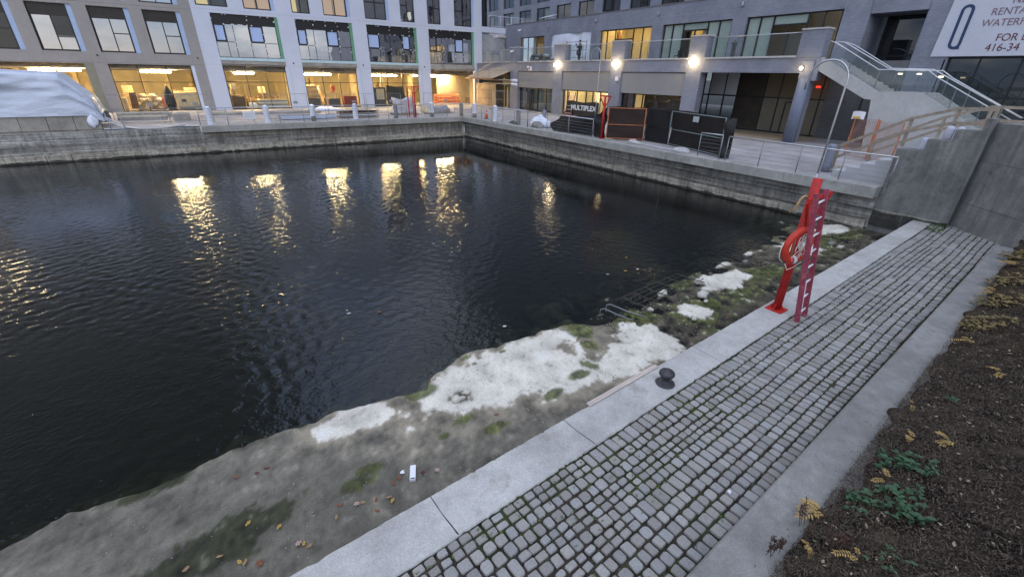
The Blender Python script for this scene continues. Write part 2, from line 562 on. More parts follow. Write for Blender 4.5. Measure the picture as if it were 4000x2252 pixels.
# ---- water: swell modelled, finest wavelets in the normal
def water_material():
    m, T, N, L, B = nt('harbour_water')
    N.remove(B)
    out = N['Material Output']
    tc = N.new('ShaderNodeTexCoord').outputs['Object']
    tr = N.new('ShaderNodeBsdfTransparent'); tr.inputs[0].default_value = (0.42, 0.46, 0.40, 1)
    gl = N.new('ShaderNodeBsdfGlossy'); gl.inputs['Roughness'].default_value = 0.05
    sp = N.new('ShaderNodeSeparateXYZ'); L.new(tc, sp.inputs[0])
    def mr(v, a, b, c, d):
        q = N.new('ShaderNodeMapRange'); q.interpolation_type = 'SMOOTHSTEP'
        for k, z in zip(('From Min', 'From Max', 'To Min', 'To Max'), (a, b, c, d)): q.inputs[k].default_value = z
        L.new(v, q.inputs['Value']); return q.outputs[0]
    # capillary ripples too fine to model: ruffled open side, glassier in the sheltered corner
    far_ = mr(sp.outputs['Y'], 7.0, 22.0, 0.0, 1.0)
    open_ = mr(sp.outputs['X'], 2.0, 15.0, 0.035, -0.008)
    L.new(mth(N, L, 'ADD', mth(N, L, 'MULTIPLY', far_, open_), 0.026), gl.inputs['Roughness'])
    lull = mth(N, L, 'SUBTRACT', 1.0, mth(N, L, 'MULTIPLY', far_, mr(sp.outputs['X'], 2.0, 14.0, 0.62, 0.93)))
    gl.inputs[0].default_value = (0.93, 0.96, 1, 1)
    fr = N.new('ShaderNodeFresnel'); fr.inputs['IOR'].default_value = 1.34
    n1 = noise(N, L, mapping(N, L, tc, (1.0, 1.5, 1.0), (0, 0, 0.5)), 8.0, 2, 0.5)
    n2 = noise(N, L, mapping(N, L, tc, (1.5, 1.0, 1.0), (0, 0, 0.9)), 14.0, 2, 0.5)
    h = mth(N, L, 'ADD', n1, mth(N, L, 'MULTIPLY', n2, 0.35))
    calm = noise(N, L, tc, 0.16, 2, 0.5)
    st = mth(N, L, 'MULTIPLY', ramp(N, L, calm, [(0.38, 0.35), (0.62, 1.0)]), 1.0)
    b = N.new('ShaderNodeBump'); b.inputs['Distance'].default_value = 0.020
    L.new(mth(N, L, 'MULTIPLY', st, lull), b.inputs['Strength'])
    L.new(h, b.inputs['Height'])
    L.new(b.outputs[0], gl.inputs['Normal']); L.new(b.outputs[0], fr.inputs['Normal'])
    mx = N.new('ShaderNodeMixShader')
    L.new(fr.outputs[0], mx.inputs[0]); L.new(tr.outputs[0], mx.inputs[1]); L.new(gl.outputs[0], mx.inputs[2])
    L.new(mx.outputs[0], out.inputs['Surface'])
    return m

def make_water():
    xs = np.arange(-16.0, 20.4, 0.052)
    ys = [4.0]
    while ys[-1] < 36.6: ys.append(ys[-1] + 0.046 + max(0.0, ys[-1] - 16) * 0.0022)
    ys = np.array(ys)
    X, Y = np.meshgrid(xs, ys)
    g = np.random.default_rng(3)
    Z = np.zeros_like(X)
    Wn = 1 / (1 + np.exp((Y - 30) / 3.0))
    for i in range(70):
        fine = i >= 34
        lam = math.exp(g.uniform(math.log(0.17), math.log(0.36))) if fine else math.exp(g.uniform(math.log(0.28), math.log(0.50)))
        a = g.normal(1.15, 1.5)                       # mostly ring waves drifting off the ledge
        k = 2 * math.pi / lam
        Z += (0.0135 / k) * (1.0 * Wn if fine else 0.85) * np.sin(k * (X * math.cos(a) + Y * math.sin(a)) + g.uniform(0, 6.28))
    cx, cy = 6.2, 6.4                                  # rings spreading from the ledge corner
    rr = np.hypot(X - cx, Y - cy)
    Z += 0.0019 * np.sin(rr * 2 * math.pi / 0.27) * np.exp(-((rr - 3.2) / 2.2) ** 2)
    fade = np.clip((X + 16) / 2.0, 0, 1)
    calm = 0.26 + 0.74 * np.maximum(1 / (1 + np.exp((X - 9.0) / 2.4)), 1 / (1 + np.exp((Y - 12.5) / 2.2)))   # sheltered corner lies flatter
    pt = Field(19, 14, 0.05, 0.22)(X, Y)                # ruffled and quiet patches
    Z *= fade * calm * np.clip(0.82 + 0.42 * pt, 0.30, 1.5)
    nx, ny = len(xs), len(ys)
    v = np.stack([X, Y, Z], -1).reshape(-1, 3)
    i = np.arange(ny - 1)[:, None] * nx + np.arange(nx - 1)[None, :]
    f = np.stack([i, i + 1, i + nx + 1, i + nx], -1).reshape(-1, 4)
    verts = v.tolist(); faces = f.tolist()
    b = len(verts)
    verts += [(-600, -9, 0), (-16, -9, 0), (-16, 4, 0), (-16, 36.6, 0), (-600, 36.6, 0), (20.4, -9, 0), (20.4, 4, 0)]
    faces += [[b, b + 1, b + 2, b + 3, b + 4], [b + 1, b + 5, b + 6, b + 2]]
    me = bpy.data.meshes.new('water')
    me.from_pydata(verts, [], faces)
    me.polygons.foreach_set('use_smooth', [True] * len(faces))
    me.materials.append(water_material())
    o = bpy.data.objects.new('water', me)
    COL.objects.link(o)
    return tag(o, kind='structure')
make_water()
land('basin_bed', pm('silt_bed', (0.020, 0.022, 0.018), 0.9, var=0.4, scale=1.2, bmp=0), [(-600, 21, -9, 37, -2.4)])

# ---- worn concrete ledge along the near bank
edge_pts = np.array([(-6, 5.75), (-3.0, 5.90), (-2.35, 6.02), (-1.6, 5.88), (-1.0, 6.04), (-0.2, 6.1), (0.56, 6.15), (1.56, 6.03), (1.95, 5.88), (2.2, 5.80), (2.4, 6.0), (3.22, 6.37), (4.38, 6.33), (5.5, 6.26), (6.1, 5.95), (6.8, 5.75), (7.6, 5.95), (9.0, 6.2), (10.5, 6.42), (12.5, 6.5), (14, 6.6), (15.8, 6.85), (18, 7.35), (20.4, 7.7)])
WHITE = [(3.6, 5.45, 1.75, 0.78, .05), (4.55, 4.75, 0.95, 0.50, .1), (6.62, 4.72, 0.95, 0.72, -.3), (5.6, 4.45, 0.8, 0.38, .05), (4.6, 5.75, 0.95, 0.5, .05), (1.0, 5.72, 0.62, 0.36, 0), (10.9, 5.62, 0.95, 0.52, .1), (8.72, 4.98, 0.32, 0.40, .3), (15.6, 5.75, 0.75, 0.62, .2), (18.6, 6.15, 0.95, 0.42, 0), (12.05, 6.38, 0.36, 0.12, 0), (13.6, 6.46, 0.2, 0.1, 0), (8.95, 6.10, 0.24, 0.13, .3),]
MOSS = [(2.1, 5.72, 0.42, 0.22), (5.75, 5.75, 0.35, 0.50), (4.0, 4.45, 0.30, 0.16), (4.75, 4.62, 0.35, 0.16), (5.1, 4.75, 0.2, 0.3), (5.6, 5.25, 0.2, 0.3), (3.95, 6.02, .12, .08), (3.3, 5.95, .1, .06), (2.45, 4.75, 0.35, 0.12), (2.7, 4.35, 0.3, 0.12), (-0.75, 4.50, 0.75, 0.36), (-0.15, 4.62, 0.5, 0.26), (-1.3, 4.45, 0.5, 0.25), (0.6, 4.45, 0.3, 0.12), (0.9, 4.6, 0.2, .1), (2.0, 4.6, .12, .1), (-1.55, 5.82, 0.35, 0.12), (3.2, 6.2, 0.2, 0.08), (8.7, 4.9, 0.75, 0.75), (9.3, 5.0, 0.7, 0.5), (10.8, 5.2, 1.3, 0.6), (9.6, 6.1, 0.6, 0.25), (7.4, 5.5, 0.6, 0.4), (12.5, 5.3, 0.9, 0.5), (15.5, 5.4, 1.3, 0.6), (17.8, 5.6, 1.2, 0.5)]

def make_ledge():
    xs = np.concatenate([np.arange(-6, 8, 0.036), np.arange(8, 20.3, 0.06)])
    t = np.linspace(0, 1, 100)
    fa, fb, fc = Field(11, 30, 0.5, 3.0), Field(12, 40, 1.5, 9.0), Field(13, 24, 0.15, 0.7)
    fd = Field(14, 50, 2.5, 14.0)
    X, Tt = np.meshgrid(xs, t)
    y0 = y_ko(X) - 0.2
    ed = np.interp(X, edge_pts[:, 0], edge_pts[:, 1])
    ed = ed + 0.035 * fa(X, X * 0) + 0.014 * fb(X, X * 0)
    y1 = ed + 2.2
    s = np.where(Tt < 0.85, Tt / 0.85 * (ed - y0 + 0.12), (ed - y0 + 0.12) + (Tt - 0.85) / 0.15 * 2.08)
    Y = y0 + s
    d = ed - Y
    n1, n2, n3, n4 = fa(X, Y), fb(X, Y), fc(X, Y), fd(X, Y)
    far = np.clip((X - 5.9) / 0.8, 0, 1)                   # beyond the slab: mud, stones and shallow pools
    slab = np.clip(d * 1.1, 0, 0.10) + 0.007 * n1 + 0.0025 * n2 + 0.0015 * n4
    mud = -0.004 + np.clip(d * 0.045, -0.2, 0.07) + 0.016 * n1 + 0.007 * n2 + 0.005 * n4
    shal = np.exp(-((X - 6.6) / 1.6) ** 2)
    under = -0.03 - 0.75 * np.clip(-d, 0, 5) * (0.5 + 0.5 * (1 - far)) * (1 - 0.72 * shal) + 0.07 * n1 * np.clip(-d * 3, 0, 1)
    Z = np.where(d > 0, slab * (1 - far) + mud * far, under)
    W = np.full_like(X, -1.0)
    for cx, cy, rx, ry, a in WHITE:
        u = (X - cx) * math.cos(a) + (Y - cy) * math.sin(a); w = -(X - cx) * math.sin(a) + (Y - cy) * math.cos(a)
        W = np.maximum(W, 1 - np.sqrt((u / rx) ** 2 + (w / ry) ** 2))
    G = np.full_like(X, -1.0)
    for cx, cy, rx, ry in MOSS:
        G = np.maximum(G, 1 - np.sqrt(((X - cx) / rx) ** 2 + ((Y - cy) / ry) ** 2))
    sm = lambda v, a, b: np.clip((v - a) / (b - a), 0, 1) ** 2 * (3 - 2 * np.clip((v - a) / (b - a), 0, 1))
    wv = W + 0.13 * n1 + 0.07 * n2 + 0.05 * n4
    wm = sm(wv, 0.0, 0.15)
    tan = sm(wv + 0.10 * n3, -0.75, 0.10)
    gm = sm(G + 0.26 * n1 + 0.16 * n2 + 0.12 * n4, 0.08, 0.42)
    # raised dry crowns where the right-hand patches break the surface
    Z = Z + np.where(d > -0.15, far * 0.045 * sm(W, 0.0, 0.3), 0)
    def c(r, g, b): return np.array([r, g, b])
    base = c(.140, .126, .100) * (1 + 0.10 * n1 + 0.10 * n3 + 0.10 * n2 + 0.10 * n4)[..., None]
    wetm = sm(n3 + 0.5 * n1 + np.clip((4.4 - Y) * 0.5, -1, 1), 0.2, 1.3)[..., None]
    base = base * (1 - 0.45 * wetm) + c(.05, .047, .036) * 0.45 * wetm
    dark = c(.064, .055, .038) * (1 + 0.30 * n1 + 0.30 * n2 + 0.2 * n4)[..., None]
    col = base * (1 - far[..., None]) + dark * far[..., None]
    tan = tan * (1 - 0.75 * far) + 0.75 * far * sm(wv, -0.15, 0.1)
    tanc = c(.33, .285, .21) * (1 + 0.12 * n1 + 0.10 * n2)[..., None]
    col = col * (1 - 0.72 * tan[..., None]) + tanc * 0.72 * tan[..., None]
    wc = c(.57, .53, .455) * (1 + 0.09 * n1 + 0.05 * n2 + 0.035 * n4)[..., None]
    bird = sm(n3 * .4 + n1 * .6 + n2 * .5, 1.2, 1.6)[..., None]               # bluish droppings
    wc = wc * (1 - .4 * bird) + c(.60, .61, .62) * .4 * bird
    pit = sm(-n4 * .6 - n2 * .6, 1.35, 1.6)[..., None]
    wc = wc * (1 - .35 * pit) + c(.26, .23, .18) * .35 * pit
    col = col * (1 - wm[..., None]) + wc * wm[..., None]
    lf = np.clip((1.2 - X) / 1.0, 0, 1)[..., None]
    mossc = (c(.070, .078, .022) * (1 - lf) + c(.026, .028, .012) * lf) * (1 + 0.30 * n2 + 0.25 * n4)[..., None]
    mk = (gm * np.where(wm > 0.5, np.clip((G - 0.1) * 4, 0, 1), 1) * 0.9 * (1 - wm * far))[..., None]
    col = col * (1 - mk) + mossc * mk
    spk = sm(n4 * 0.6 + n2 * 0.5 + 0.25 * n1, 1.55, 1.9)[..., None]          # scattered pale shells and chips
    col = col * (1 - spk * (0.55 * far[..., None] + 0.12)) + c(.45, .43, .38) * spk * (0.55 * far[..., None] + 0.12)
    uw = np.clip(-Z * 1.6 + 0.02, 0, 1)[..., None]                            # darker with depth: light lost in the water, put into the colour
    col = col * (1 - np.clip(uw * 2.0, 0, 0.93)) + c(.030, .033, .018) * np.clip(uw * 2.0, 0, 0.93) * (1 + 0.5 * n2 + 0.4 * n1)[..., None]
    rim = np.exp(-((d - 0.03) / 0.06) ** 2)[..., None] * (1 - far[..., None]) * (1 - mk)
    col = col * (1 - 0.35 * rim) + c(.34, .31, .24) * 0.35 * rim
    we = (sm(n1 + .5 * n2, .35, 1.0) * np.exp(-((d - .05) / .13) ** 2))[..., None] * .8       # weed along the lip
    col = col * (1 - we) + mossc * we
    wet = (np.exp(-((d + .005) / .028) ** 2) * .6)[..., None]                                 # dark wet line
    col = col * (1 - wet) + c(.030, .028, .022) * wet
    col = np.clip(col, 0.006, 0.72)
    ny, nx = X.shape
    v = np.stack([X, Y, Z], -1).reshape(-1, 3)
    i = np.arange(ny - 1)[:, None] * nx + np.arange(nx - 1)[None, :]
    f = np.stack([i, i + 1, i + nx + 1, i + nx], -1).reshape(-1, 4)
    me = bpy.data.meshes.new('concrete_ledge')
    me.from_pydata(v.tolist(), [], f.tolist())
    me.polygons.foreach_set('use_smooth', [True] * len(f))
    me.materials.append(attr_mat('worn_ledge', 'albedo', 0.85, 0.19, 34.0, 0.4, 0.008))
    o = bpy.data.objects.new('ledge_ground', me)
    COL.objects.link(o)
    set_cols(o, np.concatenate([col.reshape(-1, 3), np.ones((ny * nx, 1))], 1))
    return tag(o, kind='structure')
make_ledge()

# ---- kerb of cast slabs along the water, with open joints and hairline breaks
M_kerb = concrete('kerb_concrete', (0.385, 0.372, 0.352), 0.17, 0.14, gpos=0.57, grime=(0.20, 0.18, 0.15))
def make_kerb():
    m = MB()
    skews = [0, .05, .06, .0, -.02, .03, .07, 0]
    cuts = [-4.0, 1.20, 3.24, 6.35, 9.9, 13.3, 16.9, 19.75]
    rnd = random.Random(5)
    for ci, (a, b) in enumerate(zip(cuts, cuts[1:])):
        n = 60
        wob0 = [(rnd.uniform(-.010, .010) - (rnd.random() < .10) * rnd.uniform(0, .022)) for _ in range(n + 1)]
        wob1 = [(rnd.uniform(-.005, .005) - (rnd.random() < .08) * rnd.uniform(0, .025)) for _ in range(n + 1)]
        rings = []
        for i in range(n + 1):
            x = a + 0.006 + (b - a - 0.012) * i / n
            sk = skews[ci] if i == 0 else (skews[ci + 1] if i == n else 0)
            o_, i_ = y_ko(x) + wob1[i], y_ki(x) - wob0[i] * 0.7
            e = 0.012
            mid_ = (o_ + i_) / 2 + .05
            rings.append([(x + sk, i_, -0.3), (x + sk, i_, ZK - e), (x + sk, i_ + e, ZK), (x + sk * .15, mid_, ZK), (x, o_ - e, ZK), (x, o_, ZK - e), (x, o_, -0.3)])
        m.loft(rings, True, True)
    return tag(m.build('kerb', M_kerb), kind='structure')
make_kerb()

# ---- setts
def make_path():
    rnd = random.Random(21)
    # bedding sheet with moss
    x0, x1 = -3.0, 20.0
    fa, fb = Field(31, 30, 0.4, 3), Field(32, 30, 3, 12)
    nx, ny = 420, 46
    xs = np.linspace(x0, x1, nx); t = np.linspace(0, 1, ny)
    X, T = np.meshgrid(xs, t)
    Y = (y_rl(X) - 0.05) + T * (y_ki(X) + 0.02 - y_rl(X) + 0.05)
    n1, n2 = fa(X, Y), fb(X, Y)
    Z = ZK - 0.022 + 0.004 * n2
    g = np.clip(0.35 + 0.4 * n1 + 0.3 * (T - 0.5), 0, 1)[..., None]
    col = np.array([.050, .042, .032]) * (1 - g) + np.array([.044, .052, .020]) * g
    col = np.clip(col * (1 + 0.25 * n2)[..., None], .006, .1)
    v = np.stack([X, Y, Z], -1).reshape(-1, 3)
    i = np.arange(ny - 1)[:, None] * nx + np.arange(nx - 1)[None, :]
    f = np.stack([i, i + 1, i + nx + 1, i + nx], -1).reshape(-1, 4)
    me = bpy.data.meshes.new('path_bedding')
    me.from_pydata(v.tolist(), [], f.tolist())
    me.materials.append(attr_mat('mossy_bedding', 'albedo', 0.95, 0.4, 30, 0.8, 0.02, 0.1))
    o = bpy.data.objects.new('path_bedding', me); COL.objects.link(o)
    set_cols(o, np.concatenate([col.reshape(-1, 3), np.ones((nx * ny, 1))], 1))
    tag(o, kind='structure')
    # stones: rows run along the path; a row is long setts or a pair of small-sett courses
    m = MB(); cols = []
    rows = []
    y = 0.012
    pat = [.215, .14, .145, .205, .14, .20, .15, .145, .15, .15, .155, .15]
    for w in pat:
        rows.append((y, w)); y += w
    total = y
    seg = [[(rnd.uniform(0, 6), rnd.uniform(.2, .5)) for _ in range(3)] for _ in rows]
    def sett(cx, cy, lx, ly, z, rot, shade):
        ca, sa = math.cos(rot), math.sin(rot)
        r = min(lx, ly) * rnd.uniform(0.26, 0.52)
        r2 = [min(r * rnd.uniform(0.7, 1.3), min(lx, ly) * .8) for _ in range(4)]
        pts = []
        for q, (sx, sy) in enumerate(((1, 1), (-1, 1), (-1, -1), (1, -1))):
            c0 = (sx * (lx - r2[q]), sy * (ly - r2[q]))
            for k in range(3):
                a = math.pi / 2 * q + math.pi / 4 * k
                pts.append((c0[0] + r2[q] * math.cos(a), c0[1] + r2[q] * math.sin(a)))
        jit = [(1 + rnd.uniform(-.05, .05)) for _ in pts]
        tx, ty = rnd.uniform(-.05, .05), rnd.uniform(-.05, .05)
        rings = []
        for k, h in ((1.0, -0.035), (1.0, -0.010), (0.95, -0.002), (0.82, 0.003)):
            ring = []
            for (px, py), j in zip(pts, jit):
                a, b = px * k * j, py * k * j
                ring.append((cx + a * ca - b * sa, cy + a * sa + b * ca, z + h + tx * a + ty * b))
            rings.append(ring)
        n0 = len(m.v)
        m.loft(rings, False, True, True)
        cols.extend([shade] * (len(m.v) - n0))
    for ri, (yo, w) in enumerate(rows):
        x = -2.6 + rnd.uniform(0, .1)
        while x < 19.9:
            ln = rnd.uniform(.094, .128) if w > .18 else rnd.uniform(.092, .132)
            gap = rnd.uniform(.018, .033)
            wob = 0.006 * math.sin(x * 1.7 + ri * .35) + 0.006 * math.sin(x * .63 + ri * .25) - .004
            cx = x + ln / 2
            yb = y_ki(cx) - yo - w / 2 + wob
            if yb - w / 2 > y_rl(cx) - 0.06:
                g_ = rnd.uniform(.205, .300)
                tint = rnd.uniform(-.006, .010)
                shade = (g_ + tint + .010, g_, g_ - 0.012 - tint, 1)
                z = ZK + rnd.uniform(-.012, .007) + .010 * math.sin(cx * .9 + 1) * math.sin(yo * 3.5)
                wl = w - .017 - rnd.uniform(0, .015)
                split = w > .18 and (math.sin(x * seg[ri][0][1] * 1.3 + seg[ri][0][0]) > 0.55)
                if split:
                    hw = w / 2
                    for sgn in (-1, 1):
                        sett(cx + rnd.uniform(-.006, .006), yb + sgn * hw / 2, ln / 2, (hw - gap) / 2, z, 0.06 + rnd.uniform(-.06, .06), shade)
                else:
                    sett(cx, yb + rnd.uniform(-.005, .005), ln / 2, wl / 2, z, 0.057 + rnd.uniform(-.05, .05), shade)
            x += ln + gap
    o = m.build('cobble_path', attr_mat('granite_setts', 'albedo', 0.8, 0.22, 55.0, 0.45, 0.006), origin=(0, 0, 0))
    set_cols(o, cols)
    tag(o, kind='structure')
    # weeds in the joints: far too many to count
    wd = MB()
    for _ in range(620):
        x = rnd.choice([rnd.uniform(-1.5, 7), rnd.uniform(-1.5, 19)])
        tt = abs(rnd.gauss(0, .35)) if rnd.random() < .6 else rnd.random()
        yy = y_ki(x) - 0.005 - min(tt, 1) * (y_ki(x) - y_rl(x))
        for _k in range(rnd.randint(2, 5)):
            a = rnd.uniform(0, 6.28); s_ = rnd.uniform(.008, .020)
            c = Vector((x + rnd.uniform(-.018, .018), yy + rnd.uniform(-.012, .012), ZK - 0.008 + rnd.uniform(0, .014)))
            d = Vector((math.cos(a), math.sin(a), .35)) * s_; e = Vector((-math.sin(a), math.cos(a), 0.1)) * s_ * .55
            wd.quad(c - d * .2, c + d * .5 - e, c + d, c + d * .5 + e)
    for _ in range(90):                                # the thick growth at the far end
        x = rnd.uniform(18.6, 19.7); yy = y_ki(x) - rnd.uniform(0, .45)
        for _k in range(4):
            a = rnd.uniform(0, 6.28); s_ = rnd.uniform(.02, .05)
            c = Vector((x, yy, ZK)); d = Vector((math.cos(a), math.sin(a), .6)) * s_; e = Vector((-math.sin(a), math.cos(a), .1)) * s_ * .5
            wd.quad(c - d * .2, c + d * .5 - e, c + d, c + d * .5 + e)
    tag(wd.build('joint_weeds', pm('weed_leaf', (0.075, 0.12, 0.03), 0.7, var=0.35, scale=8, bmp=0)), kind='stuff', label='tiny green weeds growing in the cobble joints')
make_path()

# ---- broad retaining kerb and the planted bank
M_rk = concrete('retaining_concrete', (0.195, 0.19, 0.178), 0.22, 0.14, gpos=0.58)
def make_retaining():
    m = MB()
    xs = [-3 + i * 0.68 for i in range(31)]
    rings = []
    for x in xs:
        a, b, e = y_rl(x), y_rr(x) - 0.12, 0.02
        rings.append([(x, b, 0.3), (x, b, 1.04), (x, a - e, 1.05), (x, a, 1.05 - e), (x, a, 0.3)])
    m.loft(rings, True, True)
    return tag(m.build('retaining_kerb', M_rk), kind='structure')
make_retaining()

def bank_z(x, y):
    d = y_rr(x) - y
    return 1.065 + 0.5 * np.clip(d, 0.0, 3.9) + 0.02 * np.clip(d - 3.9, 0, 50)
def make_bank():
    fa, fb, fc = Field(41, 30, .4, 2), Field(42, 40, 1, 3.5), Field(43, 40, 2, 6)
    xs = np.concatenate([np.arange(-4, 9, .045), np.arange(9, 20, .08)])
    t = np.concatenate([[0.0], np.linspace(.0006, .45, 60), np.linspace(.46, 1, 26)])
    X, T = np.meshgrid(xs, t)
    ed = y_rr(X) + 0.05 * fa(X, X * 0) + 0.02 * fb(X, X * 0)
    Y = ed - T * 9.0
    n1, n2, n3 = fa(X, Y), fb(X, Y), fc(X, Y)
    Z = bank_z(X, Y) + (0.003 * n1 + 0.003 * n2 + .004 * n3) * np.clip(T * 40, 0.2, 1) + 0.012
    Z = Z - np.where(T < 0.0003, 0.08, 0)
    col = np.array([.042, .032, .023]) * np.clip(1 + .12 * n1 + .15 * n2 + .25 * n3, .25, 2.2)[..., None]
    far = np.clip((X - 9) / 4, 0, 1)[..., None] * np.clip(.5 + n1 * .5, 0, 1)[..., None]
    col = col * (1 - far * .6) + np.array([.09, .066, .030]) * far * .6
    ny, nx = X.shape
    v = np.stack([X, Y, Z], -1).reshape(-1, 3)
    i = np.arange(ny - 1)[:, None] * nx + np.arange(nx - 1)[None, :]
    f = np.stack([i, i + nx, i + nx + 1, i + 1], -1).reshape(-1, 4)
    me = bpy.data.meshes.new('planted_bank')
    me.from_pydata(v.tolist(), [], f.tolist())
    me.polygons.foreach_set('use_smooth', [True] * len(f))
    me.materials.append(attr_mat('leaf_mould', 'albedo', 0.95, 0.45, 26, 1.0, 0.03, 0.15))
    o = bpy.data.objects.new('soil_bank', me); COL.objects.link(o)
    set_cols(o, np.concatenate([np.clip(col, .005, .2).reshape(-1, 3), np.ones((ny * nx, 1))], 1))
    tag(o, kind='structure')
make_bank()

# ---- promenade on two sides of the basin
def paving_mat():
    m, T, N, L, B = nt('granite_paving')
    tc = N.new('ShaderNodeTexCoord').outputs['Object']
    bt = N.new('ShaderNodeTexBrick')
    bt.inputs['Scale'].default_value = 1.0
    bt.inputs['Brick Width'].default_value = 0.9
    bt.inputs['Row Height'].default_value = 0.45
    bt.inputs['Mortar Size'].default_value = 0.008
    bt.inputs['Color1'].default_value = (.40, .37, .365, 1)
    bt.inputs['Color2'].default_value = (.345, .325, .325, 1)
    bt.inputs['Mortar'].default_value = (.20, .18, .17, 1)
    L.new(tc, bt.inputs['Vector'])
    c = mixc(N, L, 1.0, bt.outputs['Color'], ramp(N, L, noise(N, L, tc, 0.35, 7, .65), [(.35, .72), (.65, 1.2)]), 'MULTIPLY')
    c = mixc(N, L, ramp(N, L, noise(N, L, tc, 0.9, 7, .7), [(.56, 0), (.70, .6)]), c, (.30, .23, .17))
    L.new(c, B.inputs['Base Color'])
    B.inputs['Roughness'].default_value = .7
    bump(N, L, B, noise(N, L, tc, 40, 3), .2, .005)
    return m
M_pave = paving_mat()
land('promenade', M_pave, [(-60, 62, 36.66, 64, ZD), (19.86, 62, 7.3, 36.66, ZD)])

M_quay_l, M_quay_r = quay_mat('quay_concrete_far', 'X'), quay_mat('quay_concrete_side', 'Y')
M_cope = concrete('coping_concrete', (0.33, 0.325, 0.305), 0.20, 0.10, gpos=0.60, grime=(0.12, 0.115, 0.10))
def make_quays():
    rnd = random.Random(9)
    r = root('quay_wall', (5, 36.5, 0), 'long streaked concrete quay wall under the white building at the far side of the water', 'quay wall')
    m = MB()
    m.prism([(36.66, -2.4), (36.20, -2.4), (36.20, 0.46), (36.34, 0.49), (36.34, 0.86), (36.40, 0.88), (36.40, 1.29), (36.66, 1.29)], 'x', 0.2, 20.2)
    m.prism([(37.30, -2.4), (36.16, -2.4), (36.16, 0.52), (36.30, 0.56), (36.30, 1.13), (36.42, 1.15), (36.42, 1.58), (37.30, 1.58)], 'x', -60, 0.19)
    m.build('wall', M_quay_l, r, )
    # lighter toe blocks with open joints
    t = MB(); x = -20.0
    while x < 19.6:
        w = rnd.uniform(1.0, 1.9)
        q = rnd.uniform(-.02, .02)
        t.box(x + .015, min(x + w - .015, 19.72), 36.04 + q, 36.15 if x < .2 else 36.19, -0.8, 0.40 + rnd.uniform(-.05, .04))
        x += w
    t.build('toe_course', M_quay_l, r)
    c = MB(); x = 0.22
    while x < 19.8:
        w = min(rnd.uniform(2.4, 3.2), 19.86 - x)
        c.cbox(x + .004, x + w - .004, 35.93 + rnd.uniform(-.012, .012), 36.66, 1.293, 1.685 + rnd.uniform(-.006, .008), .02)
        x += w
    c.build('coping', M_cope, r)
    h = MB()
    for x in [-9.2, -8.6, -7.9, -7.2, -6.5, -5.8, -5.2, -4.6, -3.4, -2.6, -1.8]:
        h.add(*_disc(x, 36.412, 0.93 + (.09 if x < -4 else 0.28), .05))
    for x in [0.8, 2.9, 3.4, 9.5]: h.add(*_disc(x, 36.397, 1.02, .035))
    h.build('drain_hole', M_ink, r)
    s = root('quay_wall', (19.7, 20, 0), 'streaked concrete quay wall below the grey building on the right side', 'quay wall')
    m = MB()
    m.prism([(20.2, -2.4), (19.78, -2.4), (19.78, 0.44), (19.70, 0.46), (19.66, 0.84), (19.60, 0.87), (19.60, 1.29), (20.2, 1.29)], 'y', 5.42, 36.19)
    m.build('wall', M_quay_r, s)
    t = MB(); y = 5.5
    while y < 36.0:
        w = rnd.uniform(1.1, 2.0)
        t.box(19.66 + rnd.uniform(-.02, .02), 19.77, y + .012, min(y + w - .012, 36.03), -0.8, 0.36 + rnd.uniform(-.05, .05))
        y += w
    t.build('toe_course', M_quay_r, s)
    c = MB(); y = 5.42
    while y < 35.8:
        w = min(rnd.uniform(2.2, 3.2), 35.92 - y)
        c.cbox(19.20 + rnd.uniform(-.012, .012), 19.86, y + .004, y + w - .004, 1.293, 1.685 + rnd.uniform(-.006, .008), .02)
        y += w
    c.build('coping', M_cope, s)
    p = MB()
    for k in (19.35, 19.5): p.tube([(k, 36.0, -.5), (k, 36.0, 1.15)], .045, 8)
    p.build('fender_pipe', M_alu, s)
def _disc(x, y, z, r, n=10):
    return [(x + r * math.cos(2 * math.pi * k / n), y, z + r * math.sin(2 * math.pi * k / n)) for k in range(n)], [tuple(range(n))]
make_quays()

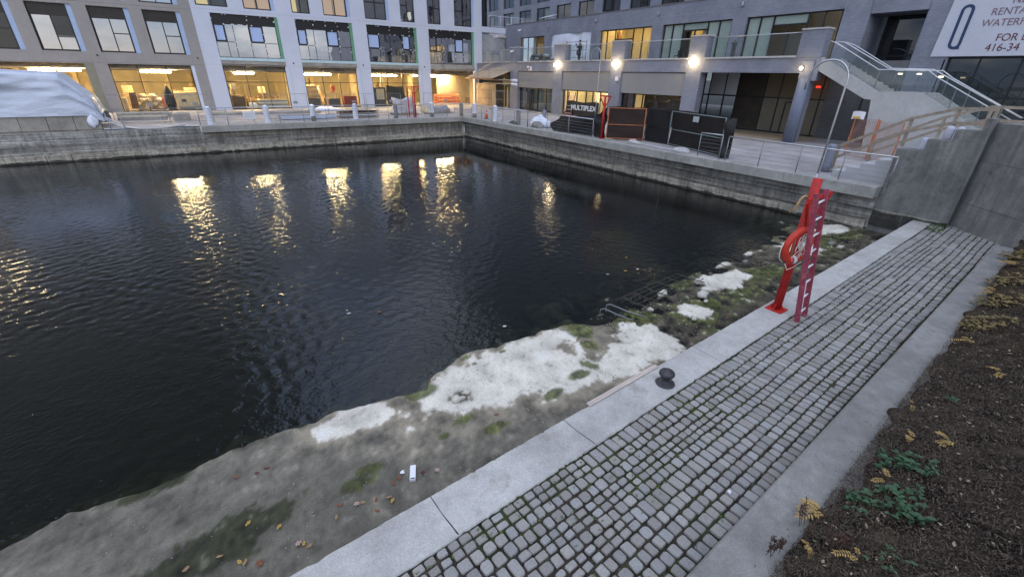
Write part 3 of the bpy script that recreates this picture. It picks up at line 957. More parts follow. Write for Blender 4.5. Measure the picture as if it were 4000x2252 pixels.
M_stepwall = concrete('dark_step_wall', (0.185, 0.182, 0.172), 0.24, 0.16, gpos=0.56, grime=(0.07, 0.068, 0.062), bmp=.5, runs=.28)
def make_step_walls():
    r = root('stair_wall', (20.0, 4.4, 0.7), 'dark concrete wall with a stepped top beside the wooden guard rails', 'wall')
    m = MB()
    m.prism([(5.415, -1.2), (5.415, 2.97), (4.72, 2.98), (4.72, 3.35), (4.13, 3.36), (4.13, 3.70), (3.55, 3.71), (3.55, 4.08), (3.34, 4.08), (3.34, -1.2)], 'x', 19.72, 20.22)
    m.build('wall', M_stepwall, r)
    l = MB()
    l.box(19.69, 19.719, 3.36, 5.41, 0.3, 0.86); l.box(19.655, 19.689, 3.38, 5.41, 0.3, 0.62)
    l.build('toe_course', M_quay_r, r)
    r = root('retaining_wall', (19.2, 2.4, 0.7), 'massive dark concrete retaining wall closing the end of the cobble path', 'wall')
    a, b = Vector((19.98, 3.335, 0)), Vector((18.88, 1.975, 0))
    d = (b - a).normalized(); n = Vector((d.y, -d.x, 0))
    if n.x < 0: n = -n
    m = MB()
    e = a + d * 5.5
    q = [a, e, e + n * .6, a + n * .6]
    z1 = 3.96
    v = [(p.x, p.y, 0.2) for p in q] + [(p.x, p.y, z1) for p in q]
    m.add(v, [(0, 1, 2, 3), (7, 6, 5, 4), (0, 4, 5, 1), (1, 5, 6, 2), (2, 6, 7, 3), (3, 7, 4, 0)])
    m.build('wall', M_stepwall, r)
    g = MB()
    for z in (1.55, 2.85):
        p0, p1 = a - n * .004 + Vector((0, 0, z)), e - n * .004 + Vector((0, 0, z))
        g.bar(p0, p1, .004, .008)
    g.build('form_line', pm('form_line_dark', (.07, .068, .064), .9, bmp=0), r)  # thin dark bars drawn as formwork lines on the wall
    # raised plaza behind, and stone steps climbing to it
    land('plaza', M_pave, [(20.22, 62, -9, 3.9, 3.30)])
    st = MB()
    for k in range(8):
        y1 = 7.3 - k * .425
        st.box(20.24, 26.5, y1 - .424, y1, 1.2, ZD + .2 * (k + 1))
    sr = root('stone_steps', (23, 5.5, ZD), 'pale stone steps climbing behind the stepped dark wall', 'steps')
    st.build('tread', pm('pale_step_stone', (.46, .46, .47), .6, var=.08, scale=2), sr)
    fc = MB(); fc.box(20.24, 62, 3.88, 3.898, 1.2, 3.29); fc.build('riser_wall', M_stepwall, sr)
make_step_walls()
# ================================================================== buildings
class Plane:
    """a facade: u runs along it, z is up, d is the distance in front of it"""
    def __init__(s, kind, at): s.k, s.a = kind, at
    def p(s, u, z, d): return (u, s.a - d, z) if s.k == 'y' else (s.a - d, u, z)
    def box(s, m, u0, u1, z0, z1, d0, d1):
        if s.k == 'y': m.box(u0, u1, s.a - d1, s.a - d0, z0, z1)
        else: m.box(s.a - d1, s.a - d0, u0, u1, z0, z1)
    def wall(s, m, u0, u1, z0, z1, holes, thick):
        us = sorted({u0, u1, *[h[i] for h in holes for i in (0, 1) if u0 < h[i] < u1]})
        zs = sorted({z0, z1, *[h[i] for h in holes for i in (2, 3) if z0 < h[i] < z1]})
        # cells joined into one shell: only faces that show are made
        solid = {}
        for i in range(len(us) - 1):
            for j in range(len(zs) - 1):
                cu, cz = (us[i] + us[i + 1]) / 2, (zs[j] + zs[j + 1]) / 2
                solid[i, j] = not any(h[0] < cu < h[1] and h[2] < cz < h[3] for h in holes)
        P = s.p
        for (i, j), ok in solid.items():
            if not ok: continue
            a, b, c, d = us[i], us[i + 1], zs[j], zs[j + 1]
            def q(*pts):
                pts = pts if s.k == 'y' else tuple(reversed(pts))
                m.quad(*[P(*t) for t in pts])
            q((a, c, 0), (b, c, 0), (b, d, 0), (a, d, 0))
            q((b, c, -thick), (a, c, -thick), (a, d, -thick), (b, d, -thick))
            if not solid.get((i - 1, j)): q((a, c, -thick), (a, c, 0), (a, d, 0), (a, d, -thick))
            if not solid.get((i + 1, j)): q((b, c, 0), (b, c, -thick), (b, d, -thick), (b, d, 0))
            if not solid.get((i, j - 1)): q((a, c, -thick), (b, c, -thick), (b, c, 0), (a, c, 0))
            if not solid.get((i, j + 1)): q((a, d, 0), (b, d, 0), (b, d, -thick), (a, d, -thick))

def window(pl, parent, u0, u1, z0, z1, mull=(), trans=(), fw=0.07, d=-0.14, fmat=None, gmat=None, mw=0.05, name='window', border=True):
    """frame as a part, its panes as one sub-part; trans = (z, ua, ub), mull = u or (u, za, zb)"""
    f = MB(); t = 0.07
    if border:
        pl.box(f, u0, u0 + fw, z0, z1, d - t, d); pl.box(f, u1 - fw, u1, z0, z1, d - t, d)
        pl.box(f, u0 + fw, u1 - fw, z0, z0 + fw, d - t, d); pl.box(f, u0 + fw, u1 - fw, z1 - fw, z1, d - t, d)
    for k in mull:
        u, za, zb = k if isinstance(k, tuple) else (k, z0 + fw, z1 - fw)
        pl.box(f, u - mw / 2, u + mw / 2, za, zb, d - t + .002, d - .002)
    for z, ua, ub in trans:
        pl.box(f, ua, ub, z - mw / 2, z + mw / 2, d - t + .004, d - .004)
    fo = f.build(name, fmat or M_black, parent)
    if gmat is not None:
        g = MB(); dd = d - t / 2
        q = [(u0 + .01, z0 + .01), (u1 - .01, z0 + .01), (u1 - .01, z1 - .01), (u0 + .01, z1 - .01)]
        if pl.k == 'x': q.reverse()
        g.quad(*[pl.p(u, z, dd) for u, z in q])
        g.build('pane', gmat, fo)
    return fo

G_mirror = glass('sky_coated_glass', (0.25, 0.28, 0.3), 0.56, 0.0, 1.0, (0.015, 0.017, 0.02), 0.10)
G_mirror2 = glass('plain_coated_glass', (0.25, 0.28, 0.3), 0.30, 0.01, 1.0, (0.012, 0.013, 0.015), 0.2)
G_dark = glass('dark_glass', (0.25, 0.28, 0.3), 0.07, 0.0, 1.0, (0.012, 0.013, 0.014), 0.08)
G_shop = glass('shop_glass', (0.90, 0.92, 0.90), 0.03, 0.0)
G_tint = glass('grey_tint_glass', (0.42, 0.45, 0.44), 0.06, 0.0)
G_rail = glass('railing_glass', (0.82, 0.86, 0.85), 0.05, 0.0, 0.05, (0.25, 0.30, 0.29))
G_frost = pm('frosted_green_pane', (0.40, 0.48, 0.46), 0.25, var=0.10, scale=0.8, bmp=0, spec=0.5)
M_bluepanel = pm('pale_blue_reveal', (0.36, 0.46, 0.66), 0.5, var=0.06, bmp=0)
M_green = pm('green_sheathing', (0.13, 0.33, 0.19), 0.7, var=0.12, bmp=0.1)
M_teal = pm('pale_teal_sill', (0.46, 0.62, 0.66), 0.5, var=0.1, scale=2, bmp=0.1)
M_rawconc = concrete('raw_slab_edge', (0.34, 0.32, 0.29), 0.18, 0.1, gpos=0.58)
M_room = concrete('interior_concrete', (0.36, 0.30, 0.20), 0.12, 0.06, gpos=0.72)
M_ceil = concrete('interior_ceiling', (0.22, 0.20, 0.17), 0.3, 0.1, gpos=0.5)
M_tape = pm('white_tape', (0.75, 0.76, 0.78), 0.5, var=0.03, bmp=0)
M_seal = pm('sealed_edge', (0.16, 0.15, 0.14), 0.8, var=0.1, bmp=0)

LP = Plane('y', 50.1)
BAYS = [(3.12, 8.30), (9.75, 14.95), (16.35, 21.70), (23.07, 28.70)]
MULL1 = [[4.0, 4.62, 5.82, 6.95], [10.62, 11.28, 12.42, 13.52], [17.62, 18.74, 20.04, 20.9], [24.04, 24.66, 26.28, 27.33]]
UPW = [(-14.9, -12.4, 0), (3.07 - .8, 4.59, 0), (5.78, 8.24, 1), (9.65, 11.22, 0), (12.41, 14.91, 1), (16.34, 18.83, 1), (20.04, 21.60, 0), (23.05, 24.60, 0), (26.24, 28.73, 1)]

def white_building():
    r = root('apartment_building', (16, 54, ZD), 'white clad apartment block under construction with black taped windows over a lit ground floor', 'building')
    holes = []
    for a, b in BAYS:
        holes.append((a, b, ZD - .1, 5.45)); holes.append((a, b, 5.452, 9.28))
    for a, b, k in UPW[1:]:
        holes.append((a, b, 9.76, 12.5)); holes.append((a, b, 13.1, 15.9))
    m = MB()
    LP.wall(m, 1.862, 29.75, ZD - .1, 22.0, [h for h in holes], 0.42)
    m.box(1.87, 29.74, 50.53, 62, 16.2, 21.9)
    m.build('wall', M_white_clad, r)
    jn = MB()
    for z in (5.36, 9.52): LP.box(jn, 1.9, 29.7, z - .006, z + .006, .001, .004)
    for a, b in BAYS: LP.box(jn, b + .30, b + .312, ZD, 5.3, .001, .005)
    jn.build('joint', pm('joint_gap_grey', (.30, .31, .34), .8, bmp=0), r)  # flat grey strips drawn as cladding joints
    for x in (9.0, 15.6, 22.35, 29.2):
        an = MB(); an.box(x - .06, x + .06, 50.06, 50.098, 5.55, 5.69); an.build('anchor_block', M_ink, r)
    rnd = random.Random(4)
    for i, (a, b) in enumerate(BAYS):
        g1 = MULL1[i]
        w = window(LP, r, a, b - .25, 5.95, 9.28, mull=[(g1[0], 5.99, 8.5), (g1[1], 5.99, 8.5), (g1[2], 5.99, 8.5), (g1[3], 5.99, 8.5)], trans=[(7.17, a, g1[1]), (7.17, g1[2], b - .25)], fw=.05, d=-.16, gmat=G_mirror if i != 2 else G_mirror2, mw=.045)
        k = MB()
        LP.box(k, a + .002, b - .262, 8.50, 9.262, -.19, -.165)
        k.build('spandrel', M_black, w)
        for j, (p, q) in enumerate(((a + .06, g1[0] - .02), (g1[2] + .02, g1[3] - .02))):
            v = MB()                                              # opening lights with heavier frames
            for (u0, u1, z0, z1) in ((p, p + .09, 7.2, 8.5), (q - .09, q, 7.2, 8.5), (p + .09, q - .09, 7.2, 7.29), (p + .09, q - .09, 8.41, 8.5)):
                LP.box(v, u0, u1, z0, z1, -.158, -.13)
            v.build('opening_light', M_black, w)
            if i < 3 or j == 1:
                bl = MB(); LP.box(bl, p + .09, q - .09, 7.29, 8.41, -.19, -.172)
                bl.build('blue_film', pm('blue_window_film', (.40, .52, .78), .3, var=.04, scale=.8, bmp=0), w)
        gs = MB(); LP.box(gs, b - .25, b - .001, 5.95, 9.279, -.30, -.12); gs.build('sheathing_strip', M_green, r)
        def tape(*q):
            tp = MB(); LP.box(tp, *q, -.128, -.124); tp.build('tape_patch', M_tape, w)
        for u in [a + .04, *g1, b - .3]:
            for z in (6.15, 6.75, 7.2, 7.85, 8.5, 8.9, 9.2):
                if rnd.random() < .55:
                    h = rnd.uniform(-.05, .05); s_ = rnd.uniform(.03, .05)
                    tape(u + h - s_, u + h + s_, z - s_, z + s_ * 1.3)
        for _ in range(5):
            u = rnd.uniform(a + .3, b - .6); tape(u, u + .09, 8.47, 8.55); u = rnd.uniform(a + .3, b - .6); tape(u, u + .07, 9.18, 9.27)
        sl = MB()
        LP.box(sl, a + .002, b - .002, 5.72, 5.948, -.40, .10 if i < 3 else -.02)
        sl.build('sill', M_teal if i < 3 else M_rawconc, r)
        ed = MB()
        LP.box(ed, a + .002, b - .002, 5.46, 5.718, -.40, .03)
        LP.box(ed, a + .002, b - .002, 5.30, 5.45, -.40, -.22)
        for q in range(4):
            u = a + .6 + q * (b - a - 1.2) / 3; LP.box(ed, u, u + .12, 5.30, 5.458, -.21, -.05)
        ed.build('slab_edge', M_rawconc, r)
        if i < 3:
            bb = b - .10
            ms = [4.84, 6.49] if i == 0 else ([11.46, 13.09] if i == 1 else [18.07, 19.70])
            window(LP, r, a + .02, bb, 1.70, 5.28, mull=ms, trans=[(4.87, a + .06, bb - .03), (3.99, a + .06, bb - .03)], fw=.06, d=-.12, gmat=G_shop, mw=.05, name='shop_window')
            st = MB(); LP.box(st, bb + .002, b + .14, 1.70, 5.27, -.10, .02); st.build('white_reveal', pm('pale_reveal', (.56, .62, .74), .5, var=.04, bmp=0), r)
        cb = MB(); LP.box(cb, a, b, ZD - .1, 1.695, -.42, .0); cb.build('threshold', M_rawconc, r)
    warm = [emit('curtain_glow', (1.0, .66, .47), .17), emit('room_glow', (1.0, .78, .40), .26)]  # emissive panels give the upper windows the look of lamplit rooms
    for n, (a, b, k) in enumerate(UPW[1:]):
        for z0, z1 in ((9.76, 12.5), (13.1, 15.9)):
            bb = b - (.28 if k else 0)
            w = window(LP, r, a, bb, z0, z1, mull=[(a + bb) / 2], trans=[(z0 + 1.45, a, (a + bb) / 2 if n % 2 else bb)] if n > 3 else [], fw=.10, d=-.14, gmat=G_tint if n < 4 and z0 < 10 else G_mirror2, mw=.10)
            if k:
                s_ = MB(); LP.box(s_, bb + .002, b - .002, z0, z1, -.25, -.06); s_.build('blue_panel', M_bluepanel, w)
            if n < 4 and z0 < 10:
                g = MB()
                LP.box(g, a + .02, (a + bb) / 2 - (.05 if n % 2 else .2), z0, z1, -.75, -.7)
                if n % 2: LP.box(g, (a + bb) / 2 + .05, bb, z0, z1, -.75, -.7)
                g.build('room_glow_panel', warm[0 if n % 2 else 1], w)
                c = MB(); LP.box(c, a - .1, bb + .1, z0 - .05, z1 + .05, -1.0, -.95); c.build('blind', pm('dim_blind', (.25, .28, .34), .8, bmp=0), w)
    # slab and railing that tie the block to the grey one
    s_ = MB(); s_.box(29.76, 34.5, 50.1, 52.4, 9.37, 9.93); s_.box(33.4, 34.5, 50.1, 50.5, 9.93, 10.42); s_.box(29.76, 30.72, 50.6, 52.4, 13.1, 22); s_.build('balcony_slab', M_white_clad, r)
    w = window(LP, r, 29.78, 30.70, 9.95, 13.1, fw=.1, d=-.4, gmat=G_dark, name='window')
    rl = MB()
    rl.tube([(30.75, 50.2, 11.10), (37.0, 50.2, 11.10)], .03, 6); rl.tube([(30.75, 50.2, 10.05), (37.0, 50.2, 10.05)], .02, 6)
    for k in range(5): rl.tube([(30.8 + k * 1.55, 50.2, 9.93), (30.8 + k * 1.55, 50.2, 11.1)], .03, 6)
    for k in range(46): rl.tube([(30.85 + k * .135, 50.2, 10.05), (30.85 + k * .135, 50.2, 11.1)], .008, 4)
    rl.build('railing', M_white_clad, r)
    # construction film closing the gap
    pf = MB(); g = Field(61, 30, .2, 1.5)
    def F(u, v):
        x, z = 29.78 + u * 4.4, 6.22 + v * 2.95
        w_ = float(g(np.array([x * 1.2 + z * .5]), np.array([z * .5]))[0])
        return (x, 50.25 + .06 * w_, z)
    pf.grid(F, 40, 24)
    pf.build('construction_film', pm('grey_film', (.30, .31, .33), .35, var=.2, scale=1.2, bmp=.3, bscale=9, bdist=.03), r)
    bn = MB(); bn.grid(lambda u, v: (30.8 + u * 3.3, 50.16 + .02 * math.sin(u * 30), 8.93 + v * .42 - .05 * math.sin(u * 9)), 30, 2)
    bn.build('torn_strip', pm('torn_print_sheet', (.55, .52, .55), .5, var=.35, scale=5, bmp=0), r)
    lw = MB(); lw.box(29.76, 33.5, 50.3, 50.6, ZD, 6.2); lw.build('gap_wall', M_ply, r)
    # interior shell of the ground floor
    iw = MB()
    iw.quad((-14, 58, 1.6), (29.7, 58, 1.6), (29.7, 58, 5.5), (-14, 58, 5.5))
    iw.quad((29.6, 50.53, 1.6), (29.6, 58, 1.6), (29.6, 58, 5.5), (29.6, 50.53, 5.5))
    iw.quad((-14, 58, 1.6), (-14, 50.53, 1.6), (-14, 50.53, 5.5), (-14, 58, 5.5))
    for x in (2.2, 9.0, 15.6, 22.4): iw.box(x - .3, x + .3, 54.6, 55.2, 1.69, 5.2)
    iw.box(25.2, 29.59, 53.0, 53.3, 1.69, 5.28)
    iw.build('interior_wall', M_room, r)
    sd = MB(); rq = random.Random(33)
    for k in range(26):
        x = -13 + k * 1.62 + rq.uniform(-.5, .5); sd.box(x, x + rq.uniform(.06, .5), 57.2, 57.6, 1.7, rq.uniform(3.2, 5.2))
    sd.build('wall_stud', pm('tan_stud', (.42, .32, .18), .7, var=.2), r)
    fl = MB(); fl.quad((-14, 50.2, 1.69), (29.6, 50.2, 1.69), (29.6, 58, 1.69), (-14, 58, 1.69)); fl.build('interior_floor', M_room, r)
    ce = MB(); ce.quad((-14, 58, 5.29), (29.6, 58, 5.29), (29.6, 50.5, 5.29), (-14, 50.5, 5.29))
    for k in range(9): ce.box(-13.9, 29.5, 51.3 + k * .75, 51.45 + k * .75, 5.05, 5.285)
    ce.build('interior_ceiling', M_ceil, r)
    pp = MB()
    for y, z, q in ((51.0, 4.98, .06), (52.9, 4.9, .09), (53.9, 4.95, .14), (55.1, 4.95, .08)): pp.tube([(-13.8, y, z), (29.4, y, z)], q, 8)
    pp.build('ceiling_pipe', M_steel_dull, r)
    return r
white_building()

def grey_building():
    r = root('apartment_building', (-8, 54, ZD), 'beige grey precast apartment block with deep dark windows at the far left', 'building')
    wins = [(-14.85, -12.35), (-11.5, -8.98), (-8.15, -5.64), (-4.80, -2.29), (-1.47, 1.05)]
    more = [(-18.2, -15.7), (-21.5, -19), (-24.9, -22.4)]
    gf = [(-4.68, 1.05, ZD - .1, 5.24), (-11.8, -5.5, ZD - .1, 5.24), (-19, -12.6, ZD - .1, 5.24)]
    holes = gf + [(a, b, 6.05, 9.15) for a, b in wins + more] + [(a, b, 9.64, 12.7) for a, b in wins + more]
    m = MB()
    LP.wall(m, -40, 1.85, ZD - .1, 60, holes, .5)
    m.box(1.3, 1.84, 50.62, 62, 22.01, 60); m.box(-40, 1.85, 62.02, 62.5, 12, 60)
    m.build('wall', M_grey_clad, r)
    jn = MB()
    for z in (5.32, 9.38): LP.box(jn, -30, 1.84, z - .008, z + .008, .001, .004)
    for x in (-5.5, -4.68, -2.29 + .03, -1.47, 1.06, -8.15, -8.98, -11.5): LP.box(jn, x - .006, x + .006, 5.33, 6.02, .001, .004)
    jn.build('joint', pm('precast_joint', (.14, .135, .13), .8, bmp=0), r)
    for i, (a, b) in enumerate(wins + more):
        for z0, z1 in ((6.05, 9.15), (9.64, 12.7)):
            bb = b - .32
            mu = (a + bb) / 2 + .02
            w = window(LP, r, a, bb, z0, z1, mull=[(mu, z0 + .1, z0 + 2.3)], trans=[(z0 + 1.33, mu, bb)] if i != 2 else [(z0 + .95, mu, bb)], fw=.11, d=-.24, gmat=G_mirror if i in (2, 3, 4) else G_dark, mw=.07)
            k = MB(); LP.box(k, a + .003, bb - .003, z0 + 2.30, z1 - .003, -.27, -.2); k.build('spandrel', pm('dark_spandrel', (.022, .020, .019), .5, var=.3, bmp=0), w)
            if i == 2:
                k = MB(); LP.box(k, mu + .04, bb - .11, z0 + 1.0, z0 + 2.3, -.272, -.262); k.build('dark_pane', G_dark, w)
            s_ = MB(); LP.box(s_, bb + .002, b - .002, z0 + .002, z1 - .002, -.30, -.10); s_.build('blue_panel', M_bluepanel, w)
    window(LP, r, -4.66, .80, 1.70, 5.22, mull=[-2.88, -1.01], trans=[(4.83, -4.6, .75), (3.94, -4.6, .75)], fw=.06, d=-.14, gmat=G_shop, mw=.05, name='shop_window')
    st = MB(); LP.box(st, .803, 1.048, 1.70, 5.22, -.2, -.02); st.build('white_reveal', pm('pale_reveal', (.56, .62, .74), .5), r)
    cb = MB(); LP.box(cb, -19, 1.05, ZD - .1, 1.695, -.5, .0); cb.build('threshold', M_rawconc, r)
    rv = MB(); rv.box(-6.1, -5.505, 50.11, 51.4, 1.7, 5.23); rv.build('olive_return_wall', pm('olive_grey_render', (.22, .22, .17), .7, var=.1), r)
    rf = MB(); rf.box(-40, 1.29, 50.62, 62, 59.6, 59.9); rf.build('roof', M_rawconc, r)
    for x in (-5.1, 1.45):
        an = MB(); an.box(x - .06, x + .06, 50.06, 50.098, 5.76, 5.88); an.build('anchor_block', M_ink, r)
grey_building()

# ------------------------------------------------------------------ grey brick building on the right
M_brick_x = brick_paint('grey_painted_brick', (0.225, 0.24, 0.295), 'x')
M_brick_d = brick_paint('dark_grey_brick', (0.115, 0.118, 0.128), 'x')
M_shutter = pm('grey_shutter_panel', (0.245, 0.243, 0.245), 0.55, var=0.05, scale=1.0, bmp=0.25, bscale=120)
M_ledge = pm('pale_stone_ledge', (0.42, 0.41, 0.40), 0.7, var=0.15, scale=3)
R1, R2 = Plane('x', 29.0), Plane('x', 33.0)
LBAY = [(13.62, 20.0), (21.2, 27.17), (28.42, 34.47), (35.76, 41.65), (43.0, 49.6)]
UBAY = [(14.0, 19.93), (21.0, 27.0), (28.12, 34.15), (35.3, 41.3), (42.5, 46.95)]
PPIL = [(12.80, 14.07), (19.92, 21.19), (27.05, 28.43), (34.17, 35.75), (41.62, 43.02)]

def grey_brick_building():
    r = root('brick_building', (33, 31, ZD), 'grey painted brick building with a glass railed terrace over shuttered shop fronts', 'building')
    m = MB()
    R1.wall(m, 13.0, 50.0, ZD - .1, 6.16, [(a, b, ZD - .1, 5.38) for a, b in LBAY], .62)
    m.box(29.0, 29.55, 12.72, 12.995, 5.0, 6.16)
    m.build('wall', M_brick_x, r)
    up = MB()
    R2.wall(up, 12.62, 49.9, 6.1, 10.18, [(a, b, 6.12, 8.82) for a, b in UBAY], .5)
    up.box(33.0, 36.0, 12.6, 12.62 + .001, 6.1, 10.18)
    R2.wall(up, 9.99, 12.62, 6.1, 10.18, [(9.98, 12.63, 6.0, 8.46)], 2.2)
    up.box(33.02, 35.19, 9.94, 9.988, 1.7, 10.17)
    up.box(32.98, 35.2, 8.56, 9.94, 1.7, 10.19)
    R2.wall(up, -30, 8.56, 1.7, 14.0, [(-25, 8.42, 3.0, 6.22)], .5)
    up.box(33.5, 60, -30, 49.9, 10.0, 10.17)
    up.build('upper_wall', M_brick_x, r)
    bl = MB()
    for z in (9.36,): R2.box(bl, 12.7, 49.8, z, z + .02, .001, .006)
    for k in range(5):
        a, b = [(12.72, 13.98), (19.95, 20.98), (27.02, 28.1), (34.17, 35.28), (41.32, 42.48)][k]
        R2.box(bl, a, b, 9.36, 9.40, .007, .012)
        for u in (a, b - .03): R2.box(bl, u, u + .03, 8.85, 10.15, .007, .012)
    bl.build('panel_joint', pm('pale_joint', (.30, .31, .34), .7, bmp=0), r)
    cp = MB(); R2.box(cp, 8.57, 49.9, 10.181, 10.24, -.5, .04); cp.build('roof_coping', M_seal, r)
    vt = MB()
    for y, z in ((13.4, 9.62), (20.45, 9.62), (27.55, 9.62), (34.75, 9.62), (41.9, 9.62)):
        vt.lathe([(.0, -.1), (.11, -.1), (.11, .1), (.0, .1)], (0, 0, 0), 12)
        n = len(vt.v) - 48
        for i in range(n, len(vt.v)):
            a, b, c = vt.v[i]; vt.v[i] = (32.94 + c * .5, y + a * .8, z + b * 1.5)
    vt.build('vent_cowl', M_steel_dull, r)
    tf = MB(); tf.box(29.62, 33.0, 13.0, 49.9, 5.8, 6.10); tf.build('terrace_floor', M_rawconc, r)
    # stone ledge and parapet piers
    lg = MB()
    for a, b in [(14.09, 19.90), (21.21, 27.03), (28.45, 34.15), (35.77, 41.60), (43.04, 48.6)]:
        lg.cbox(28.92, 29.62, a, b, 6.165, 6.26, .015)
    lg.build('ledge', M_ledge, r)
    for a, b in PPIL:
        p = MB(); p.box(28.97, 29.63, a, b, 6.161, 7.50)
        o = p.build('parapet_pier', M_brick_x, r)
        c = MB(); c.cbox(28.92, 29.68, a - .05, b + .05, 7.503, 7.58, .015); c.build('cap_stone', M_ledge, o)
    # shutters and shop fronts
    for i, (a, b) in enumerate(LBAY):
        if i in (1, 2, 3):
            s_ = MB(); R1.box(s_, a + .02, b - .03, 3.86, 5.30, -.30, -.08)
            s_.build('shutter', M_shutter, r)
            h = MB(); R1.box(h, a, b, 5.31, 5.379, -.4, -.10); h.build('shutter_housing', M_seal, r)
    dg = M_black
    # bay C (lit), bay B (pale panes), bay D (one pane backed by a glow panel)
    w = window(R1, r, 28.46, 34.44, 1.75, 3.85, mull=[29.6, 30.55, 31.4, 32.6, 33.9], fw=.07, d=-.34, gmat=G_shop, mw=.10, name='shop_window')
    w = window(R1, r, 35.8, 41.6, 1.75, 3.85, mull=[37.1, 38.5, 39.3, 40.5, 39.9], fw=.08, d=-.34, gmat=G_tint, mw=.10, name='shop_window')
    f = MB()
    for a, b in ((35.9, 37.05), (37.15, 38.45), (38.55, 39.25)): R1.box(f, a, b, 1.83, 3.8, -.46, -.42)
    f.build('frosted_pane', G_frost, w)
    f = MB(); R1.box(f, 40.55, 41.05, 1.83, 3.8, -.46, -.42); f.build('pink_board', pm('pinkish_board', (.36, .25, .22), .7, var=.1), w)
    w = window(R1, r, 21.24, 27.12, 1.75, 3.85, mull=[24.98, 25.9, 26.6], fw=.08, d=-.34, gmat=G_tint, mw=.09, name='shop_window')
    f = MB(); R1.box(f, 25.02, 25.86, 1.83, 3.8, -.62, -.58); f.build('amber_glow_panel', emit('amber_room_glow', (1.0, .62, .22), .20), w)  # self-glowing panel stands in for the lit room behind this pane
    f = MB(); R1.box(f, 26.0, 26.55, 1.83, 3.8, -.46, -.42); f.build('pink_board', pm('pinkish_board', (.36, .25, .22), .7), w)
    # rooms behind the shop fronts
    rm = MB()
    rm.quad((32.8, 22.6, 1.7), (32.8, 49.5, 1.7), (32.8, 49.5, 5.75), (32.8, 22.6, 5.75))
    for y in (27.8, 35.1, 42.3): rm.box(29.63, 32.79, y - .1, y + .1, 1.7, 5.75)
    rm.build('interior_wall', pm('shop_plaster', (.46, .43, .36), .7, var=.1), r)
    fl = MB(); fl.quad((29.62, 22.6, 1.70), (32.8, 22.6, 1.70), (32.8, 49.5, 1.70), (29.62, 49.5, 1.70)); fl.build('interior_floor', M_room, r)
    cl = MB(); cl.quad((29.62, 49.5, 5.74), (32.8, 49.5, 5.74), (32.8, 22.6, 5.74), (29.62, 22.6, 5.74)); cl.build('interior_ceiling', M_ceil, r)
    lt = MB()
    for y in (29.3, 31.4, 33.4): lt.box(30.6, 31.8, y - .09, y + .09, 4.35, 4.42)
    lt.build('ceiling_light', emit('shop_light', (1.0, .76, .36), 22.0), r)
    fx = MB()
    for y in (28.9, 30.3, 31.1, 32.4): fx.box(32.0, 32.1, y, y + .5, 1.75, 3.6)
    fx.build('partition', M_paper, r)
    # recess E: dark glazed entrance set back
    w = window(R2, r, 13.2, 22.3, 1.72, 5.7, mull=[13.9, 15.2, 16.47, 17.5, 19.5, 20.5, 21.75], trans=[(3.92, 13.2, 22.3)], fw=.08, d=-.02, gmat=G_tint, mw=.09, name='entrance_glazing')
    f = MB(); R2.box(f, 19.55, 21.7, 3.97, 5.5, -.05, -.03); f.build('white_panel', M_paper, w)
    f = MB()
    for a, b in ((13.3, 13.85), (13.95, 15.15), (15.25, 16.42), (16.52, 17.45)): R2.box(f, a, b, 3.97, 5.6, -.05, -.03)
    f.build('brown_board', pm('olive_brown_board', (.15, .115, .060), .6, var=.15, scale=1), w)
    f = MB()
    for a, b in ((13.3, 13.85), (13.95, 15.15), (15.25, 16.42), (16.52, 17.45)): R2.box(f, a, b, 1.82, 3.87, -.05, -.03)
    f.build('grey_board', pm('olive_grey_board', (.17, .155, .115), .6, var=.12, scale=1), w)
    f = MB(); R2.box(f, 17.55, 19.45, 1.82, 5.6, -.05, -.03); f.build('dark_board', pm('dark_umber_board', (.045, .036, .026), .7, var=.3, scale=1.5), w)
    d = MB()
    for u in (14.6, 15.9): R2.box(d, u - .03, u + .03, 1.75, 3.7, .0, .03)
    R2.box(d, 14.6, 15.9, 3.66, 3.72, .0, .03)
    d.build('door', M_black, w)
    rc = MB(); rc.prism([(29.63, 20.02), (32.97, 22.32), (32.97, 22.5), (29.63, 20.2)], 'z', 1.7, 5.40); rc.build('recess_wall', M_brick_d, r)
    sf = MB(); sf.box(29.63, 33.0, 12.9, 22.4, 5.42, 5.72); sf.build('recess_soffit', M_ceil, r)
    rf = MB(); rf.add([(29.1, 13.0, 1.686), (33.0, 13.0, 1.686), (33.0, 22.3, 1.686), (29.63, 20.0, 1.686), (29.1, 20.0, 1.686)], [(0, 1, 2, 3, 4)]); rf.build('recess_floor', pm('tan_paving', (.36, .28, .19), .8, var=.15, scale=2), r)
    xs = emit('red_sign_light', (1.0, .05, .02), .3)
    f = MB(); f.box(32.6, 32.66, 14.35, 14.75, 4.70, 4.90); f.build('exit_sign', xs, r)
    f = MB(); f.box(32.5, 32.56, 13.85, 14.1, 4.60, 4.72); f.build('exit_sign', xs, r)
    # lower corner column under the terrace
    c = MB(); c.lathe([(.34, ZD), (.34, 5.1)], (29.15, 13.32, 0), 20, True); o = c.build('column', pm('blue_grey_column', (.145, .17, .235), .5, var=.06), r)
    k = MB(); k.box(28.95, 29.6, 13.0, 13.64, 5.101, 5.99); k.build('capital', M_brick_x, o)
    # wall below the stair flight
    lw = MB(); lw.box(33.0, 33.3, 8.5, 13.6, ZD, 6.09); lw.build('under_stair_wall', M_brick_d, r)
    dr = MB()
    for a, b in ((10.3, 11.6),):
        dr.box(32.96, 32.999, a, a + .05, ZD, 4.2); dr.box(32.96, 32.999, b - .05, b, ZD, 4.2); dr.box(32.96, 32.999, a + .05, b - .05, 4.15, 4.2)
    dr.build('door_frame', M_black, r)
